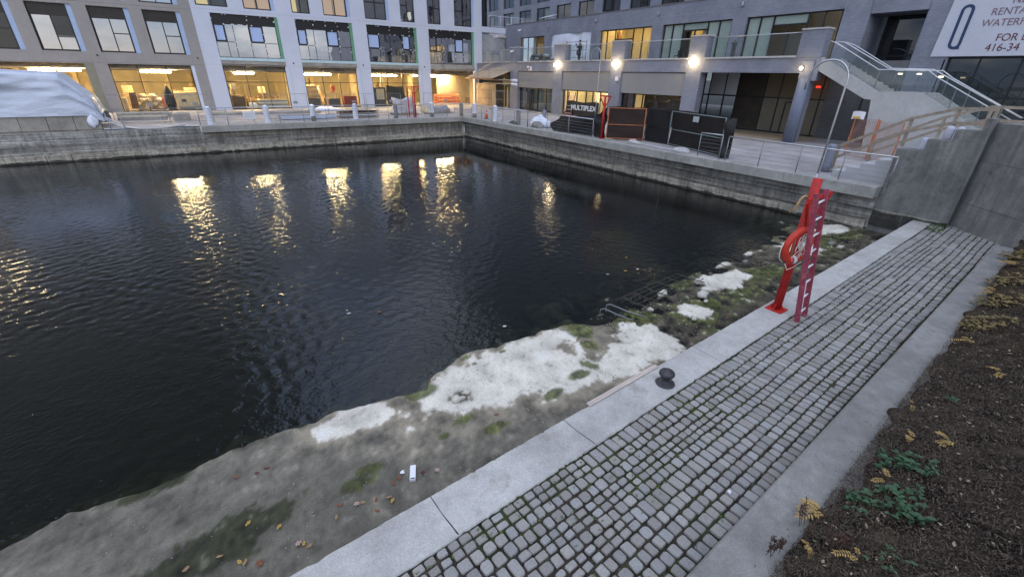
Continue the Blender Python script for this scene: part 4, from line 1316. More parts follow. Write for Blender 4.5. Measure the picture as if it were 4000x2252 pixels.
    # upper storey glazing
    wl = window(R2, r, 42.55, 46.9, 6.12, 8.82, mull=[44.0, 45.6], fw=.08, d=-.14, gmat=G_shop, mw=.09)
    w3 = window(R2, r, 28.16, 34.1, 6.12, 8.82, mull=[29.13, 30.16, 32.29, 33.3], trans=[(8.0, 30.16, 32.29)], fw=.08, d=-.14, gmat=G_shop, mw=.10)
    w4 = window(R2, r, 21.04, 26.95, 6.12, 8.82, mull=[22.03, 22.96, 25.11, 26.1, (24.03, 6.15, 8.3)], trans=[(8.30, 22.96, 25.11)], fw=.08, d=-.14, gmat=G_shop, mw=.10)
    w5 = window(R2, r, 14.05, 19.9, 6.12, 8.82, mull=[15.0, 15.95, 18.1, 19.0, (17.0, 6.15, 8.2)], trans=[(8.22, 15.95, 18.1)], fw=.08, d=-.14, gmat=G_shop, mw=.10)
    f = MB()
    for a, b, z0, z1 in ((21.1, 21.98, 6.2, 8.75), (22.08, 22.9, 6.2, 8.75), (25.16, 26.05, 6.2, 8.75), (26.15, 26.9, 6.2, 8.75), (23.0, 25.05, 8.34, 8.75)): R2.box(f, a, b, z0, z1, -.24, -.21)
    f.build('frosted_pane', G_frost, w4)
    f = MB()
    for a, b, z0, z1 in ((18.15, 18.95, 6.2, 8.75), (19.05, 19.85, 6.2, 8.75), (16.0, 18.05, 8.26, 8.75)): R2.box(f, a, b, z0, z1, -.24, -.21)
    f.build('frosted_pane', G_frost, w5)
    f = MB(); R2.box(f, 23.0, 23.4, 8.0, 8.26, -.3, -.26); f.build('tan_pane', M_ply, w4)
    # white sheet taped over bay 2
    g = Field(71, 20, .2, 1.0); s_ = MB()
    s_.grid(lambda u, v: (33.05 + .05 * float(g(np.array([u * 6 + v]), np.array([v * 3]))[0]), 35.32 + u * 5.96, 6.11 + v * 2.7), 30, 14)
    s_.build('taped_sheet', M_plastic, r)
    # upper rooms
    rm = MB()
    rm.quad((37, 13, 6.11), (37, 49.8, 6.11), (37, 49.8, 9.2), (37, 13, 9.2))
    for y in (20.5, 27.5, 34.7, 41.9): rm.box(33.51, 36.99, y - .1, y + .1, 6.11, 9.2)
    for y in (25.4, 22.6): rm.box(34.6, 36.99, y - .05, y + .05, 6.11, 9.2)
    rm.build('upper_interior_wall', pm('cream_plaster', (.55, .47, .30), .7, var=.08), r)
    fl = MB(); fl.quad((33.5, 13, 6.115), (37, 13, 6.115), (37, 49.8, 6.115), (33.5, 49.8, 6.115)); fl.build('upper_floor', M_ply, r)
    cl = MB(); cl.quad((33.5, 49.8, 9.19), (37, 49.8, 9.19), (37, 13, 9.19), (33.5, 13, 9.19)); cl.build('upper_ceiling', M_room, r)
    lt = MB()
    for y in (44.7, 43.4, 29.2, 31.2, 33.3): lt.box(34.6, 35.6, y - .1, y + .1, 9.08, 9.15)
    lt.box(35.0, 35.6, 23.9, 24.1, 9.08, 9.15)
    lt.build('ceiling_light', emit('room_light', (1.0, .76, .32), 15.0), r)
    lt = MB(); lt.box(34.6, 35.4, 14.4, 14.55, 8.6, 8.66); lt.build('ceiling_light', emit('dim_room_light', (1.0, .85, .6), 6.0), r)
    f = MB()
    for y in (28.6, 33.6): f.box(35.2, 35.3, y, y + .5, 6.12, 8.9)
    f.build('door_frame', pm('brown_door', (.25, .13, .05), .5, var=.2), r)
    # recess with tall dark window, and the dark glazed wall behind the stairs
    wn = Plane('x', 35.2)
    window(wn, r, 10.15, 12.45, 3.0, 8.9, mull=[11.9], trans=[(6.4, 10.2, 12.4), (8.5, 10.2, 12.4)], fw=.1, d=.02, gmat=G_dark, mw=.09)
    window(R2, r, -10, 8.42, 1.9, 6.22, mull=[7.2, 5.7, 4.2, 2.7, 1.2, -.3, -2], trans=[(4.4, -10, 8.4)], fw=.09, d=-.2, gmat=glass('lobby_glass', (.25, .28, .28), .09, 0, 1.0, (.016, .021, .021), .06), mw=.07)
    bk = MB()
    for y in (9.4, 12.0): bk.box(32.96, 32.999, y, y + .02, 6.1, 9)
    # set back tower
    T = Plane('x', 40.0)
    t = MB(); hs = []
    ys = [73.3, 69.3, 65.3, 61.3, 57.35, 53.4, 49.35, 45.35, 41.4, 37.4, 33.4, 29.4, 25.4, 21.4, 17.4, 13.4, 9.4, 5.4, 1.4]
    for y in ys:
        for z0, z1 in ((10.35, 12.74), (13.35, 15.75)): hs.append((y - 2.7, y, z0, z1))
    T.wall(t, -30, 80, 10.175, 62, hs, .4)
    t.box(40.41, 60, -30, 80, 16, 61.9)
    t.build('tower_wall', M_brick_x, r)
    rnd = random.Random(12)
    for y, *_ in [(q,) for q in ys]:
        for z0, z1 in ((10.35, 12.74), (13.35, 15.75)):
            w = window(T, r, y - 2.7, y, z0, z1, mull=[y - 1.3], fw=.08, d=-.15, gmat=glass('tower_glass', (.2, .22, .22), .06, 0, 1.0, (.018, .019, .02), .05), mw=.07)
            if rnd.random() < .55:
                b = MB(); a0 = rnd.choice([y - 2.6, y - 1.22]); zz = rnd.choice([z0 + .1, z0 + 1.0])
                T.box(b, a0, a0 + rnd.uniform(.9, 1.15), zz, z1 - .08, -.183, -.178)
                b.build('curtain', pm('pale_green_curtain', (.20, .25, .23), .5, var=.15, bmp=0), w)
    return r
grey_brick_building()
# ================================================================== near bank: post, ladder, bollard, litter
def near_things():
    px, py = 9.03, 3.435
    r = root('rescue_post', (px, py, ZK), 'tall red rescue post with triangular bracket on the near kerb', 'rescue post', 'red rescue posts')
    m = MB(); m.tube([(px, py, ZK + .02), (px, py, 3.42)], .078, 16); m.build('pole', M_red, r)
    m = MB(); m.cbox(px - .16, px + .16, py - .16, py + .16, ZK + .001, ZK + .025, .006)
    for a in range(4):
        c, s_ = math.cos(a * math.pi / 2), math.sin(a * math.pi / 2)
        p0 = Vector((px + c * .075, py + s_ * .075, ZK + .026)); n = Vector((-s_, c, 0)) * .006; o_ = Vector((c, s_, 0)) * .075
        m.add([p0 - n, p0 + o_ - n, p0 + Vector((0, 0, .12)) - n, p0 + n, p0 + o_ + n, p0 + Vector((0, 0, .12)) + n], [(0, 1, 2), (5, 4, 3), (0, 3, 4, 1), (1, 4, 5, 2), (2, 5, 3, 0)])
    m.build('base_plate', M_red, r)
    b0, b1 = Vector((8.62, 3.32, 3.10)), Vector((9.50, 3.32, 3.14))
    m = MB(); m.bar(b0, b1, .05, .06); m.bar(b0 + Vector((.03, .012, -.05)), (9.0, 3.37, 2.55), .045, .05); m.bar(b1 + Vector((-.03, .012, -.05)), (9.06, 3.37, 2.55), .045, .05)
    m.build('bracket', M_red, r)
    # ladder hung on the bracket
    r = root('rescue_ladder', (9.04, 2.97, ZK), 'faded red ladder with white rungs leaning on the near red post', 'ladder')
    L0, L1 = Vector((8.84, 2.94, ZK)), Vector((8.73, 3.27, 3.22)); R0, R1_ = Vector((9.23, 2.98, ZK)), Vector((9.12, 3.29, 3.25))
    d = (L1 - L0).normalized(); w = (R0 - L0).normalized()
    for a, b in ((L0, L1), (R0, R1_)):
        m = MB(); m.obox((a + b) / 2, (b - a) / 2, w * .018, d.cross(w) * .045); m.build('rail', M_pink, r)
    for k in range(8):
        t = .07 + k * .122
        m = MB(); m.tube([L0.lerp(L1, t), R0.lerp(R1_, t)], .019, 8); m.build('rung', M_paper, r)
    # life ring
    c = Vector((8.80, 3.33, 2.22)); az = math.radians(77)
    n = Vector((math.cos(az), math.sin(az), .06)).normalized(); u = Vector((-math.sin(az), math.cos(az), 0)); v = n.cross(u).normalized()
    r = root('life_ring', c - Vector((0, 0, .37)), 'orange red life ring with white rope hanging on the near red post', 'life ring')
    m = MB(); rings = []
    for i in range(40):
        a = 2 * math.pi * i / 40; e = math.cos(a) * u + math.sin(a) * v
        rings.append([c + e * (.30 + .074 * math.cos(b)) + n * (.058 * math.sin(b)) for b in (2 * math.pi * k / 12 for k in range(12))])
    rings.append(rings[0]); m.loft(rings, False, False, True)
    ring = m.build('buoy', pm('life_ring_orange', (.46, .035, .020), .55, var=.2, scale=8, bmp=.2), r)
    m = MB()
    for a0 in (3.4, 5.2):
        q = []
        for i in range(7):
            a = a0 + i * .22; e = math.cos(a) * u + math.sin(a) * v
            q.append(c + e * (.372 + .018 * math.sin(math.pi * i / 6)) + n * .03 + Vector((0, 0, -.03 * math.sin(math.pi * i / 6))))
        m.tube(q, .009, 6)
    rnd = random.Random(8)
    for _ in range(7):                                   # coiled line in the middle
        q = []; a, b = rnd.uniform(-.15, .15), rnd.uniform(-.2, .12)
        for i in range(9): q.append(c + u * (a + .1 * math.sin(i * .9 + _)) + v * (b + .16 * math.cos(i * .7 + _ * 2)) + n * rnd.uniform(-.06, -.02))
        m.tube(q, .007, 5)
    q = [c + u * -.2 + v * -.34 + n * -.05, c + u * -.1 + v * -.47, c + u * .05 + v * -.5, c + u * .16 + v * -.36]
    m.tube(q, .008, 5)
    m.build('grab_line', M_whiterope, r)
    m = MB()
    for a in (4.5,):
        q = []
        for i in range(4):
            t = a + i * .09; e = math.cos(t) * u + math.sin(t) * v
            q.append([c + e * (.30 + .079 * math.cos(b)) + n * (.063 * math.sin(b)) for b in (2 * math.pi * k / 12 for k in range(12))])
        m.loft(q, False, False, True)
    m.build('reflective_band', M_paper, r)
    # shepherd's crook
    m = MB()
    q = [(8.64, 3.58, 2.83)]
    for i in range(9):
        a = math.pi * (1 - i / 8); q.append((8.84 + .17 * math.cos(a), 3.50 - .03 * i / 8, 2.92 + .20 * math.sin(a)))
    q += [(9.0, 3.46, 2.75), (8.98, 3.45, 2.45), (8.96, 3.44, 1.9)]
    m.tube(q, .022, 8)
    tag(m.build('rescue_hook', M_rope, None), 'tan curved rescue hook tucked behind the life ring', 'rescue hook')
    # mooring bollard
    c = (5.08, 3.12, ZK)
    M_iron = pm('cast_iron', (.055, .052, .058), .5, .35, var=.3, scale=12, bmp=.6, bscale=90, bdist=.004)
    S_ = .86
    r = root('bollard', c, 'small black cast iron mooring bollard on the pale kerb', 'bollard')
    m = MB(); m.lathe([(q * S_, w * S_) for q, w in [(.168, .001), (.172, .012), (.160, .026), (.10, .040), (.075, .055), (.067, .10), (.070, .145), (.085, .165)]], c, 28); m.build('foot', M_iron, r)
    m = MB(); m.lathe([(q * S_, w * S_) for q, w in [(.06, .160), (.118, .172), (.137, .20), (.138, .225), (.125, .252), (.095, .270), (.082, .273), (.080, .283), (.062, .292), (.045, .294), (.043, .301), (.0, .305)]], c, 28); m.build('head', M_iron, r)
    # planks on the kerb edge
    r = root('plank', (4.5, 3.48, ZK), 'pair of long pale wooden planks lying on the kerb edge by the bollard', 'plank')
    for k, o_ in ((0, .0), (1, .040)):
        a, b = Vector((3.72, 3.375 + o_, ZK + .014)), Vector((5.32, 3.465 + o_, ZK + .014))
        m = MB(); m.bar(a, b, .034, .018); m.build('board', pm('pinkish_board_wood', (.50, .42, .37), .7, var=.2, scale=3, stretch=(1, 6, 6)), r)
    # hairline cracks in the kerb
    for k, pts in enumerate(([(1.16, 2.69), (1.19, 2.80), (1.17, 2.92), (1.25, 3.05), (1.27, 3.14)], [(3.20, 2.80), (3.3, 2.93), (3.24, 3.05), (3.28, 3.20), (3.2, 3.34)])):
        pass

    def rag(name, label, cat, c, rx, ry, rz, mat, seed, grp=None):
        m = MB(); m.blob(c, rx, ry, rz, random.Random(seed), 10, 6, .35)
        return tag(m.build(name, mat, None), label, cat, grp)
    # white box, lid, cup
    r = root('box', (1.33, 4.2, .09), 'small white plastic box with printed end lying on the brown ledge', 'box')
    d = Vector((.05, .11, 0)); e = Vector((.035, -.014, 0))
    m = MB(); m.obox((1.33, 4.2, .125), d, e, (0, 0, .022)); m.build('case', M_paper, r)
    m = MB(); m.obox((1.33 - .05 * .85, 4.2 - .11 * .85, .1475), d * .08, e * .7, (0, 0, .0012)); m.build('print', M_ink, r)
    rag('lid', 'round white plastic lid beside the white box on the ledge', 'lid', (1.22, 4.30, .12), .035, .03, .012, M_paper, 1)
    rag('bottle', 'white tipped bottle cap on the cobbles near the retaining kerb', 'cap', (4.05, 1.42, .78), .02, .03, .02, M_paper, 2)
    for k, (x, y, s_, lb) in enumerate([(9.49, 5.31, .16, 'pale squarish rock beside the wire cage on the mud'), (9.3, 5.1, .07, 'white pebble below the pale squarish rock'), (7.8, 5.55, .08, 'white chip lying on the moss by the wire cage'), (8.3, 4.72, .07, 'white pebble on the moss under the round pale patch'), (2.55, 5.2, .10, 'grey stone on the white patch of the ledge'), (2.75, 5.28, .07, 'small dark stone touching the grey stone on the white patch'), (16.6, 5.3, .14, 'grey stone at the foot of the far quay wall'), (16.45, 5.0, .13, 'white rag by the far end of the kerb'), (12.6, 6.0, .10, 'blue grey bottle shaped lump on the mud near the cage')]):
        rag('stone', lb, 'stone', (x, y, .10 + s_ * .3), s_, s_ * .75, s_ * .55, pm('pale_rock', (.50, .47, .41), .8, var=.15) if 'pale' in lb or 'white' in lb else pm('grey_rock', (.19, .18, .16), .8, var=.2), 30 + k, 'stones on the ledge')
    # grit, shells and pebbles strewn on the ledge: too many to count
    m = MB(); rnd = random.Random(13)
    for _ in range(1500):
        if rnd.random() < .62: x = rnd.uniform(6.3, 19.0); y = rnd.uniform(y_ko(x) + .05, 6.3); z = .03 + .05 * rnd.random()
        else: x = rnd.uniform(-2.5, 6.3); y = rnd.uniform(y_ko(x) + .05, 5.8); z = .102
        s_ = rnd.uniform(.006, .018) * (1.5 if x > 6.3 else 1)
        k = [s_ * rnd.uniform(.6, 1.2) for _q in range(6)]
        m.add([(x + k[0], y, z), (x, y + k[1], z), (x - k[2], y, z), (x, y - k[3], z), (x + k[4] * .2, y, z + k[5] * .6)], [(0, 1, 4), (1, 2, 4), (2, 3, 4), (3, 0, 4)], False)
    tag(m.build('grit', pm('pale_grit', (.24, .22, .18), .85, var=.8, scale=1.6, bmp=0), None, (0, 0, 0)), 'pale grit and shell chips strewn over the ledge', 'grit', kind='stuff')
    # gabion wire at the water line
    r = root('wire_cage', (9.5, 6.0, 0), 'rusty broken wire cage of steel rods along the water edge', 'wire cage')
    rnd = random.Random(44)
    for k, (x, y) in enumerate([(6.85, 6.22), (7.15, 6.32), (7.7, 6.36), (8.15, 6.42), (8.6, 6.48), (9.1, 6.52), (9.6, 6.56), (10.05, 6.58), (11.7, 6.5), (12.3, 6.55), (12.9, 6.58)]):
        L = rnd.uniform(.55, .95); h = rnd.uniform(.07, .12)
        m = MB(); m.tube([(x, y + .02, -.2), (x, y, h), (x + .06, y - .06, h + .03), (x + L * .25, y - L * .55, h - .02), (x + L * .45, y - L, .05)], .011, 6)
        m.build('rod', M_rust if k > 1 else M_steel_dull, r)
    m = MB()
    for k in range(5):
        f_ = k / 4
        m.tube([(7.5 + f_ * .4, 6.38 - f_ * .6, .08), (8.8 + f_ * .4, 6.5 - f_ * .6, .09), (10.2 + f_ * .35, 6.6 - f_ * .6, .07)], .008, 5)
    m.build('cross_wire', M_rust, r)
    # fallen leaves
    def leaf(kind, rnd):
        m = MB(); n = 12; pts = []
        for i in range(n):
            a = 2 * math.pi * i / n
            k = (1.0 if i % 2 == 0 else .52) if kind == 'maple' else 1.0
            rx, ry = (.048, .048) if kind == 'maple' else (.038, .019)
            pts.append((rx * k * math.cos(a), ry * k * math.sin(a), rnd.uniform(0, .014)))
        m.add(pts + [(0, 0, .003)], [(i, (i + 1) % n, n) for i in range(n)])
        return m
    cols = [('rust', (.20, .07, .03)), ('tan', (.28, .18, .09)), ('yellow', (.38, .24, .05)), ('pale pink', (.38, .27, .23)), ('dark red', (.11, .025, .02))]
    spots = [(1.63, 4.07, 'maple', 3), (1.15, 4.24, 'o', 0), (.38, 4.25, 'o', 0), (.56, 4.15, 'maple', 3), (.63, 4.13, 'o', 1), (.78, 4.07, 'o', 0), (.93, 4.02, 'o', 1), (.74, 3.91, 'o', 0), (-.15, 4.0, 'maple', 3), (-.10, 3.97, 'o', 2), (-.68, 4.09, 'o', 1), (-.73, 4.13, 'o', 2), (-.91, 4.32, 'o', 1), (-1.22, 4.36, 'o', 1), (-.42, 5.36, 'o', 4), (-.30, 5.38, 'o', 4), (-.66, 5.44, 'o', 0), (-.55, 4.0, 'maple', 0), (-.05, 3.9, 'o', 1), (.30, 4.1, 'o', 1), (1.05, 4.2, 'o', 0), (1.45, 4.15, 'o', 4), (-.95, 4.05, 'o', 0), (2.9, 4.55, 'o', 0), (.95, 3.95, 'o', 2), (-.3, 4.35, 'o', 2), (-.6, 4.6, 'o', 2), (9.0, 4.35, 'o', 0), (8.6, 4.3, 'o', 0), (2.35, 5.9, 'o', 0)]
    rnd = random.Random(6); protos = {}
    for x, y, k, c_ in spots:
        if (k, c_) not in protos:
            m = leaf(k, rnd); o = m.build('fallen_leaf', pm('leaf_' + cols[c_][0], cols[c_][1], .7, var=.3, scale=20, bmp=0), None, (0, 0, 0)); protos[k, c_] = o
        else:
            o = protos[k, c_].copy(); COL.objects.link(o)
        o.location = (x, y, .118 if x < 6 else .12); o.rotation_euler = (rnd.uniform(-.15, .15), rnd.uniform(-.15, .15), rnd.uniform(0, 6.28))
        tag(o, ('%s fallen %s leaf lying on the ledge' % (cols[c_][0], 'maple' if k == 'maple' else 'oval')), 'leaf', 'fallen leaves on the ledge')
near_things()

# ================================================================== bank planting
def planting():
    rnd = random.Random(77)
    def gz(x, y): return float(bank_z(np.array(x), np.array(y))) + .03
    # leaf litter and dead stalks: uncountable
    m = MB()
    for _ in range(52000):
        x = rnd.choice([rnd.uniform(2, 9), rnd.uniform(2, 18)]); t = rnd.random() ** 1.3
        y = y_rr(x) + .03 + (rnd.random() < .05) * rnd.random() * .16 - t * 2.4
        z = gz(x, y) + rnd.uniform(-.005, .03)
        a = rnd.uniform(0, 6.28); L, W = rnd.uniform(.006, .026), rnd.uniform(.002, .007)
        d = Vector((math.cos(a), math.sin(a), rnd.uniform(-.5, .8))) * L; e = Vector((-math.sin(a), math.cos(a), rnd.uniform(-.4, .4))) * W
        c = Vector((x, y, z)); m.quad(c - d, c - e, c + d, c + e)
    tag(m.build('leaf_litter', pm('brown_litter', (.070, .053, .039), .9, var=.75, scale=7, bmp=0), None, (0, 0, 0)), 'dead brown leaf litter covering the bank', 'leaf litter', kind='stuff')
    m = MB()
    for _ in range(17000):
        x = rnd.choice([rnd.uniform(2, 9), rnd.uniform(2, 18)]); y = y_rr(x) + .05 - rnd.random() * 2.2; z = gz(x, y)
        a = rnd.uniform(0, 6.28); L = rnd.uniform(.02, .10)
        d = Vector((math.cos(a) * .8, math.sin(a) * .8, rnd.uniform(-.1, .8))) * L
        c = Vector((x, y, z)); e = d.cross(Vector((0, 0, 1)))
        if e.length < 1e-5: continue
        e = e.normalized() * .0018
        m.quad(c - e, c + e, c + d + e * .4, c + d - e * .4)
    tag(m.build('dry_twigs', pm('dry_twig', (.070, .050, .036), .9, var=.7, scale=10, bmp=0), None, (0, 0, 0)), 'dry twigs and dead grass stalks on the bank', 'twigs', kind='stuff')
    for nm, lb, cl, cnt, hi in (('dry_grass', 'fine tan dead grass matted over the bank', (.15, .115, .075), 9000, .055), ('ground_cover', 'dark reddish dead ground cover matted over the bank', (.050, .030, .022), 12000, .075), ('ground_cover', 'dull olive low growth scattered over the bank', (.055, .055, .025), 3500, .05)):
        m = MB()
        cl_ = [(rnd.uniform(2, 18), rnd.random() ** 1.2 * 2.3, rnd.uniform(.08, .4)) for _ in range(140)]
        for _ in range(cnt):
            if rnd.random() < .7:
                q = rnd.choice(cl_); x = q[0] + rnd.gauss(0, q[2]); y = y_rr(x) + .02 - abs(q[1] + rnd.gauss(0, q[2] * .6))
            else:
                x = rnd.uniform(2, 18); y = y_rr(x) + .03 - rnd.random() * 2.3
            z = gz(x, y); a = rnd.uniform(0, 6.28); L = rnd.uniform(.015, hi)
            d = Vector((math.cos(a), math.sin(a), rnd.uniform(.0, 1.4))).normalized() * L; c = Vector((x, y, z - .004)); e = Vector((-math.sin(a), math.cos(a), rnd.uniform(-.3, .3))) * rnd.uniform(.0012, .0035)
            m.quad(c - e, c + e, c + d + e * .5, c + d - e * .5)
        tag(m.build(nm, pm(nm + '_%d' % cnt, cl, .9, var=.6, scale=5, bmp=0), None, (0, 0, 0)), lb, 'ground cover', kind='stuff')
    m = MB()
    for _ in range(500):
        x = rnd.uniform(2.5, 16); y = y_rr(x) - rnd.random() * 1.6; z = gz(x, y) + .012; a = rnd.uniform(0, 6.28); s_ = rnd.uniform(.012, .03)
        d = Vector((math.cos(a), math.sin(a), rnd.uniform(-.2, .4))) * s_; e = Vector((-math.sin(a), math.cos(a), .1)) * s_ * .5; c = Vector((x, y, z))
        m.quad(c - d, c - e, c + d, c + e)
    tag(m.build('pale_litter', pm('pale_dead_leaf', (.30, .24, .17), .9, var=.5, scale=14, bmp=0), None, (0, 0, 0)), 'scattered pale dead leaves on the dark bank', 'leaf litter', kind='stuff')
    M_sum = pm('yellow_frond', (.36, .235, .075), .7, var=.25, scale=9, bmp=0)
    M_grn = pm('green_leaf', (.034, .080, .036), .55, var=.4, scale=9, bmp=0)
    M_dock = pm('dark_red_seed', (.050, .022, .016), .9, var=.4, scale=20, bmp=0)
    M_olv = pm('olive_tan_leaf', (.16, .12, .045), .8, var=.5, scale=8, bmp=0)
    M_stem = pm('brown_stem', (.10, .07, .04), .8, var=.3, bmp=0)
    def leafq(m, c, d, w, lift=.0):
        n = d.cross(Vector((0, 0, 1)))
        n = n.normalized() * w if n.length > 1e-6 else Vector((w, 0, 0))
        k = Vector((0, 0, w * .35))
        m.add([c, c + d * .35 - n + k, c + d * .75 - n * .7 + k, c + d, c + d * .75 + n * .7 + k, c + d * .35 + n + k, c + d * .5], [(0, 1, 6), (1, 2, 6), (2, 3, 6), (3, 4, 6), (4, 5, 6), (5, 0, 6)], True)
    def frond(x, y, label, nl=3, size=.22, mat=M_sum):
        z = gz(x, y); r = root('yellow_shrub', (x, y, z), label, 'shrub', 'plants on the bank')
        st, lf = MB(), MB()
        for k in range(nl):
            a = rnd.uniform(.2, 3.6); el = rnd.uniform(.25, .9); L = size * rnd.uniform(.4, .85)
            pts = [Vector((x, y, z)) + Vector((math.cos(a) * math.cos(el), math.sin(a) * math.cos(el), math.sin(el) - .45 * t)) * L * t * 1.3 + Vector((0, 0, .03)) for t in (0, .3, .55, .8, 1)]
            st.tube(pts, [.004, .003, .003, .002, .001], 5)
            for i in range(7):
                t = .3 + .7 * i / 6; q = t * 4; i0 = min(int(q), 3); p = pts[i0].lerp(pts[i0 + 1], q - i0); ax = (pts[i0 + 1] - pts[i0]).normalized()
                sd = ax.cross(Vector((0, 0, 1))).normalized()
                for s_ in (-1, 1): leafq(lf, p, (sd * s_ + ax * .35 + Vector((0, 0, rnd.uniform(-.25, .1)))).normalized() * L * rnd.uniform(.24, .34), L * .045)
            leafq(lf, pts[-1], (pts[-1] - pts[-2]).normalized() * L * .3, L * .05)
        st.build('stem', M_stem, r); lf.build('foliage', mat, r)
    for x, y, lb, nl, sz in [(4.25, .62, 'pale yellow pinnate shrub over the wide kerb edge, larger of the lowest two', 6, .26), (5.1, .41, 'small yellow frond among the green leaves low on the bank', 2, .15), (6.05, .47, 'yellow fern like frond on dark soil above the green clump', 4, .17), (6.15, .2, 'drooping yellow frond just uphill of the fern like frond', 4, .17), (9.6, .73, 'thin yellow fronds reaching over the kerb halfway up the bank', 4, .22), (8.3, .2, 'upright yellow frond standing alone on the bank', 2, .24), (3.75, .53, 'yellow green fronds at the lowest corner of the kerb', 4, .13), (3.85, .24, 'arching yellow frond at the bottom edge of the bank', 3, .17), (7.0, .72, 'small yellow sprig on the kerb edge', 3, .14), (12.6, .98, 'tan yellow frond tangle by the far part of the kerb', 6, .28), (15.2, 1.1, 'yellow brown fronds near the end of the wide kerb', 6, .3)]:
        frond(x, y, lb, nl, sz)
    def clump(x, y, label, n, rad, size, mat, name='leafy_plant'):
        z = gz(x, y); r = root(name, (x, y, z), label, 'plant', 'plants on the bank')
        st, lf = MB(), MB()
        for k in range(n):
            a = rnd.uniform(0, 6.28); q = rad * math.sqrt(rnd.random()); xx, yy = x + q * math.cos(a) * 1.3, y + q * math.sin(a)
            h = rnd.uniform(.02, .09); zz = gz(xx, yy)
            st.tube([(xx * .7 + x * .3, yy * .7 + y * .3, z), (xx, yy, zz + h)], .0025, 4)
            for j in range(3):
                b = rnd.uniform(0, 6.28); leafq(lf, Vector((xx, yy, zz + h)), Vector((math.cos(b), math.sin(b), rnd.uniform(-.35, .3))) * size * rnd.uniform(.7, 1.3), size * .33)
        st.build('stem', M_stem, r); lf.build('foliage', mat, r)
    for x, y, lb, n, rad, sz in [(5.5, .49, 'dark green leafy clump, topmost of the green ones low on the bank', 26, .17, .055), (5.5, .30, 'spreading green clump beside a yellow leaf on the bank', 22, .16, .05), (4.75, .33, 'dense green leafy clump in the middle of the low bank', 30, .19, .06), (4.6, .50, 'green leafy tuft leaning toward the wide kerb', 16, .12, .05), (4.62, .10, 'bright green broad leaf plant low on the bank', 6, .06, .07), (7.25, .44, 'pale green sprig alone on the dark soil', 6, .07, .045), (3.95, .10, 'sparse green weed at the bottom of the bank', 9, .15, .035), (4.9, .15, 'low green weed uphill of the dense clump', 12, .12, .045)]:
        clump(x, y, lb, n, rad, sz, M_grn)
    for x, y, lb, n, rad, sz in [(10.6, .75, 'olive tan bush hanging over the wide kerb', 60, .30, .07), (12.0, .85, 'mixed olive and rust bush behind the kerb', 60, .34, .07), (13.6, .95, 'brown tan bush halfway to the retaining wall', 60, .36, .08), (16.2, 1.15, 'rusty bush against the massive retaining wall', 60, .40, .09), (14.8, .5, 'tall dry bush higher up the far bank', 60, .5, .09)]:
        clump(x, y, lb, n, rad, sz, M_olv, 'dry_bush')
    def stalk(x, y, label, n=5, h=.22):
        z = gz(x, y); r = root('seed_stalk', (x, y, z), label, 'plant', 'plants on the bank')
        st, sd = MB(), MB()
        for k in range(n):
            a = rnd.uniform(0, 6.28); t = Vector((math.cos(a) * .25, math.sin(a) * .25, 1)).normalized(); hh = h * rnd.uniform(.7, 1.2); p = Vector((x + rnd.uniform(-.08, .08), y + rnd.uniform(-.06, .06), z))
            st.tube([p, p + t * hh], .003, 5)
            for j in range(26):
                q = p + t * hh * rnd.uniform(.35, 1.05); b = rnd.uniform(0, 6.28); leafq(sd, q, Vector((math.cos(b), math.sin(b), .4)) * rnd.uniform(.01, .028), .006)
        st.build('stem', M_stem, r); sd.build('seed_head', M_dock, r)
    for x, y, lb, n, h in [(3.95, .66, 'dark red seed stalks rising over the kerb next to the yellow shrub', 6, .26), (3.45, .68, 'dark red seed stalks at the very bottom of the kerb', 7, .22), (4.65, .64, 'short dark seed stalk tuft where the kerb meets the soil', 5, .16), (3.9, .42, 'broad dark red seed tuft behind the yellow shrub', 9, .2), (14.2, 1.02, 'dark tuft standing on the wide kerb far end', 3, .22), (16.4, 1.35, 'tiny dark sprig on the far corner of the wide kerb', 2, .14)]:
        stalk(x, y, lb, n, h)
planting()

# ================================================================== promenade: rails, piles, fences
def rail_run(name, label, pts, post_every, ht, wires=5, skip=(), grp='steel guard rails', wire=True):
    """tubular top rail on thin posts with horizontal wires"""
    x, y, z = pts[0]
    r = root(name, (x, y, z), label, 'guard rail', grp)
    m = MB(); m.tube([(a, b, c + ht) for a, b, c in pts], .030, 10); m.build('top_rail', M_steel, r)
    w = MB()
    for p, q in zip(pts, pts[1:]):
        p, q = Vector(p), Vector(q); L = (q - p).length; n = max(1, round(L / post_every))
        for k in range(n + 1):
            s_ = p.lerp(q, k / n)
            m = MB(); m.tube([s_, s_ + Vector((0, 0, ht - .03))], .021, 8); m.build('post', M_steel_dull, r)
        if wire:
            for k in range(wires):
                h = Vector((0, 0, .14 + k * (ht - .22) / wires)); w.tube([p + h, q + h], .005, 4)
    if wire: w.build('wire', M_steel_dull, r)
    return r
zc = 1.687
rail_run('guard_rail', 'long steel guard rail on the far quay below the white building', [(.25, 36.12, zc), (14.35, 36.12, zc)], 1.62, 1.05)
rail_run('guard_rail', 'steel guard rail turning the far corner of the basin', [(14.95, 36.12, zc), (19.45, 36.12, zc), (19.45, 26.6, zc)], 1.6, 1.05)
rail_run('guard_rail', 'steel guard rail in front of the black sagging screen', [(19.42, 26.5, zc), (19.42, 19.95, zc)], 2.2, 1.05)
rail_run('guard_rail', 'short bright guard rail stub before the black fence end', [(19.42, 12.75, zc), (19.42, 11.65, zc)], 1.1, 1.05)
rail_run('guard_rail', 'polished guard rail on the right quay ending at the dark stepped wall', [(19.42, 11.35, zc), (19.42, 5.2, zc)], 1.5, 1.03)
r = root('fallen_rail', (19.5, 16, zc), 'detached steel rail lying along the quay edge under the fence', 'guard rail')
m = MB(); m.tube([(19.42, 18.95, zc + .12), (19.38, 13.2, zc + .10)], .03, 8); m.build('top_rail', M_steel, r)
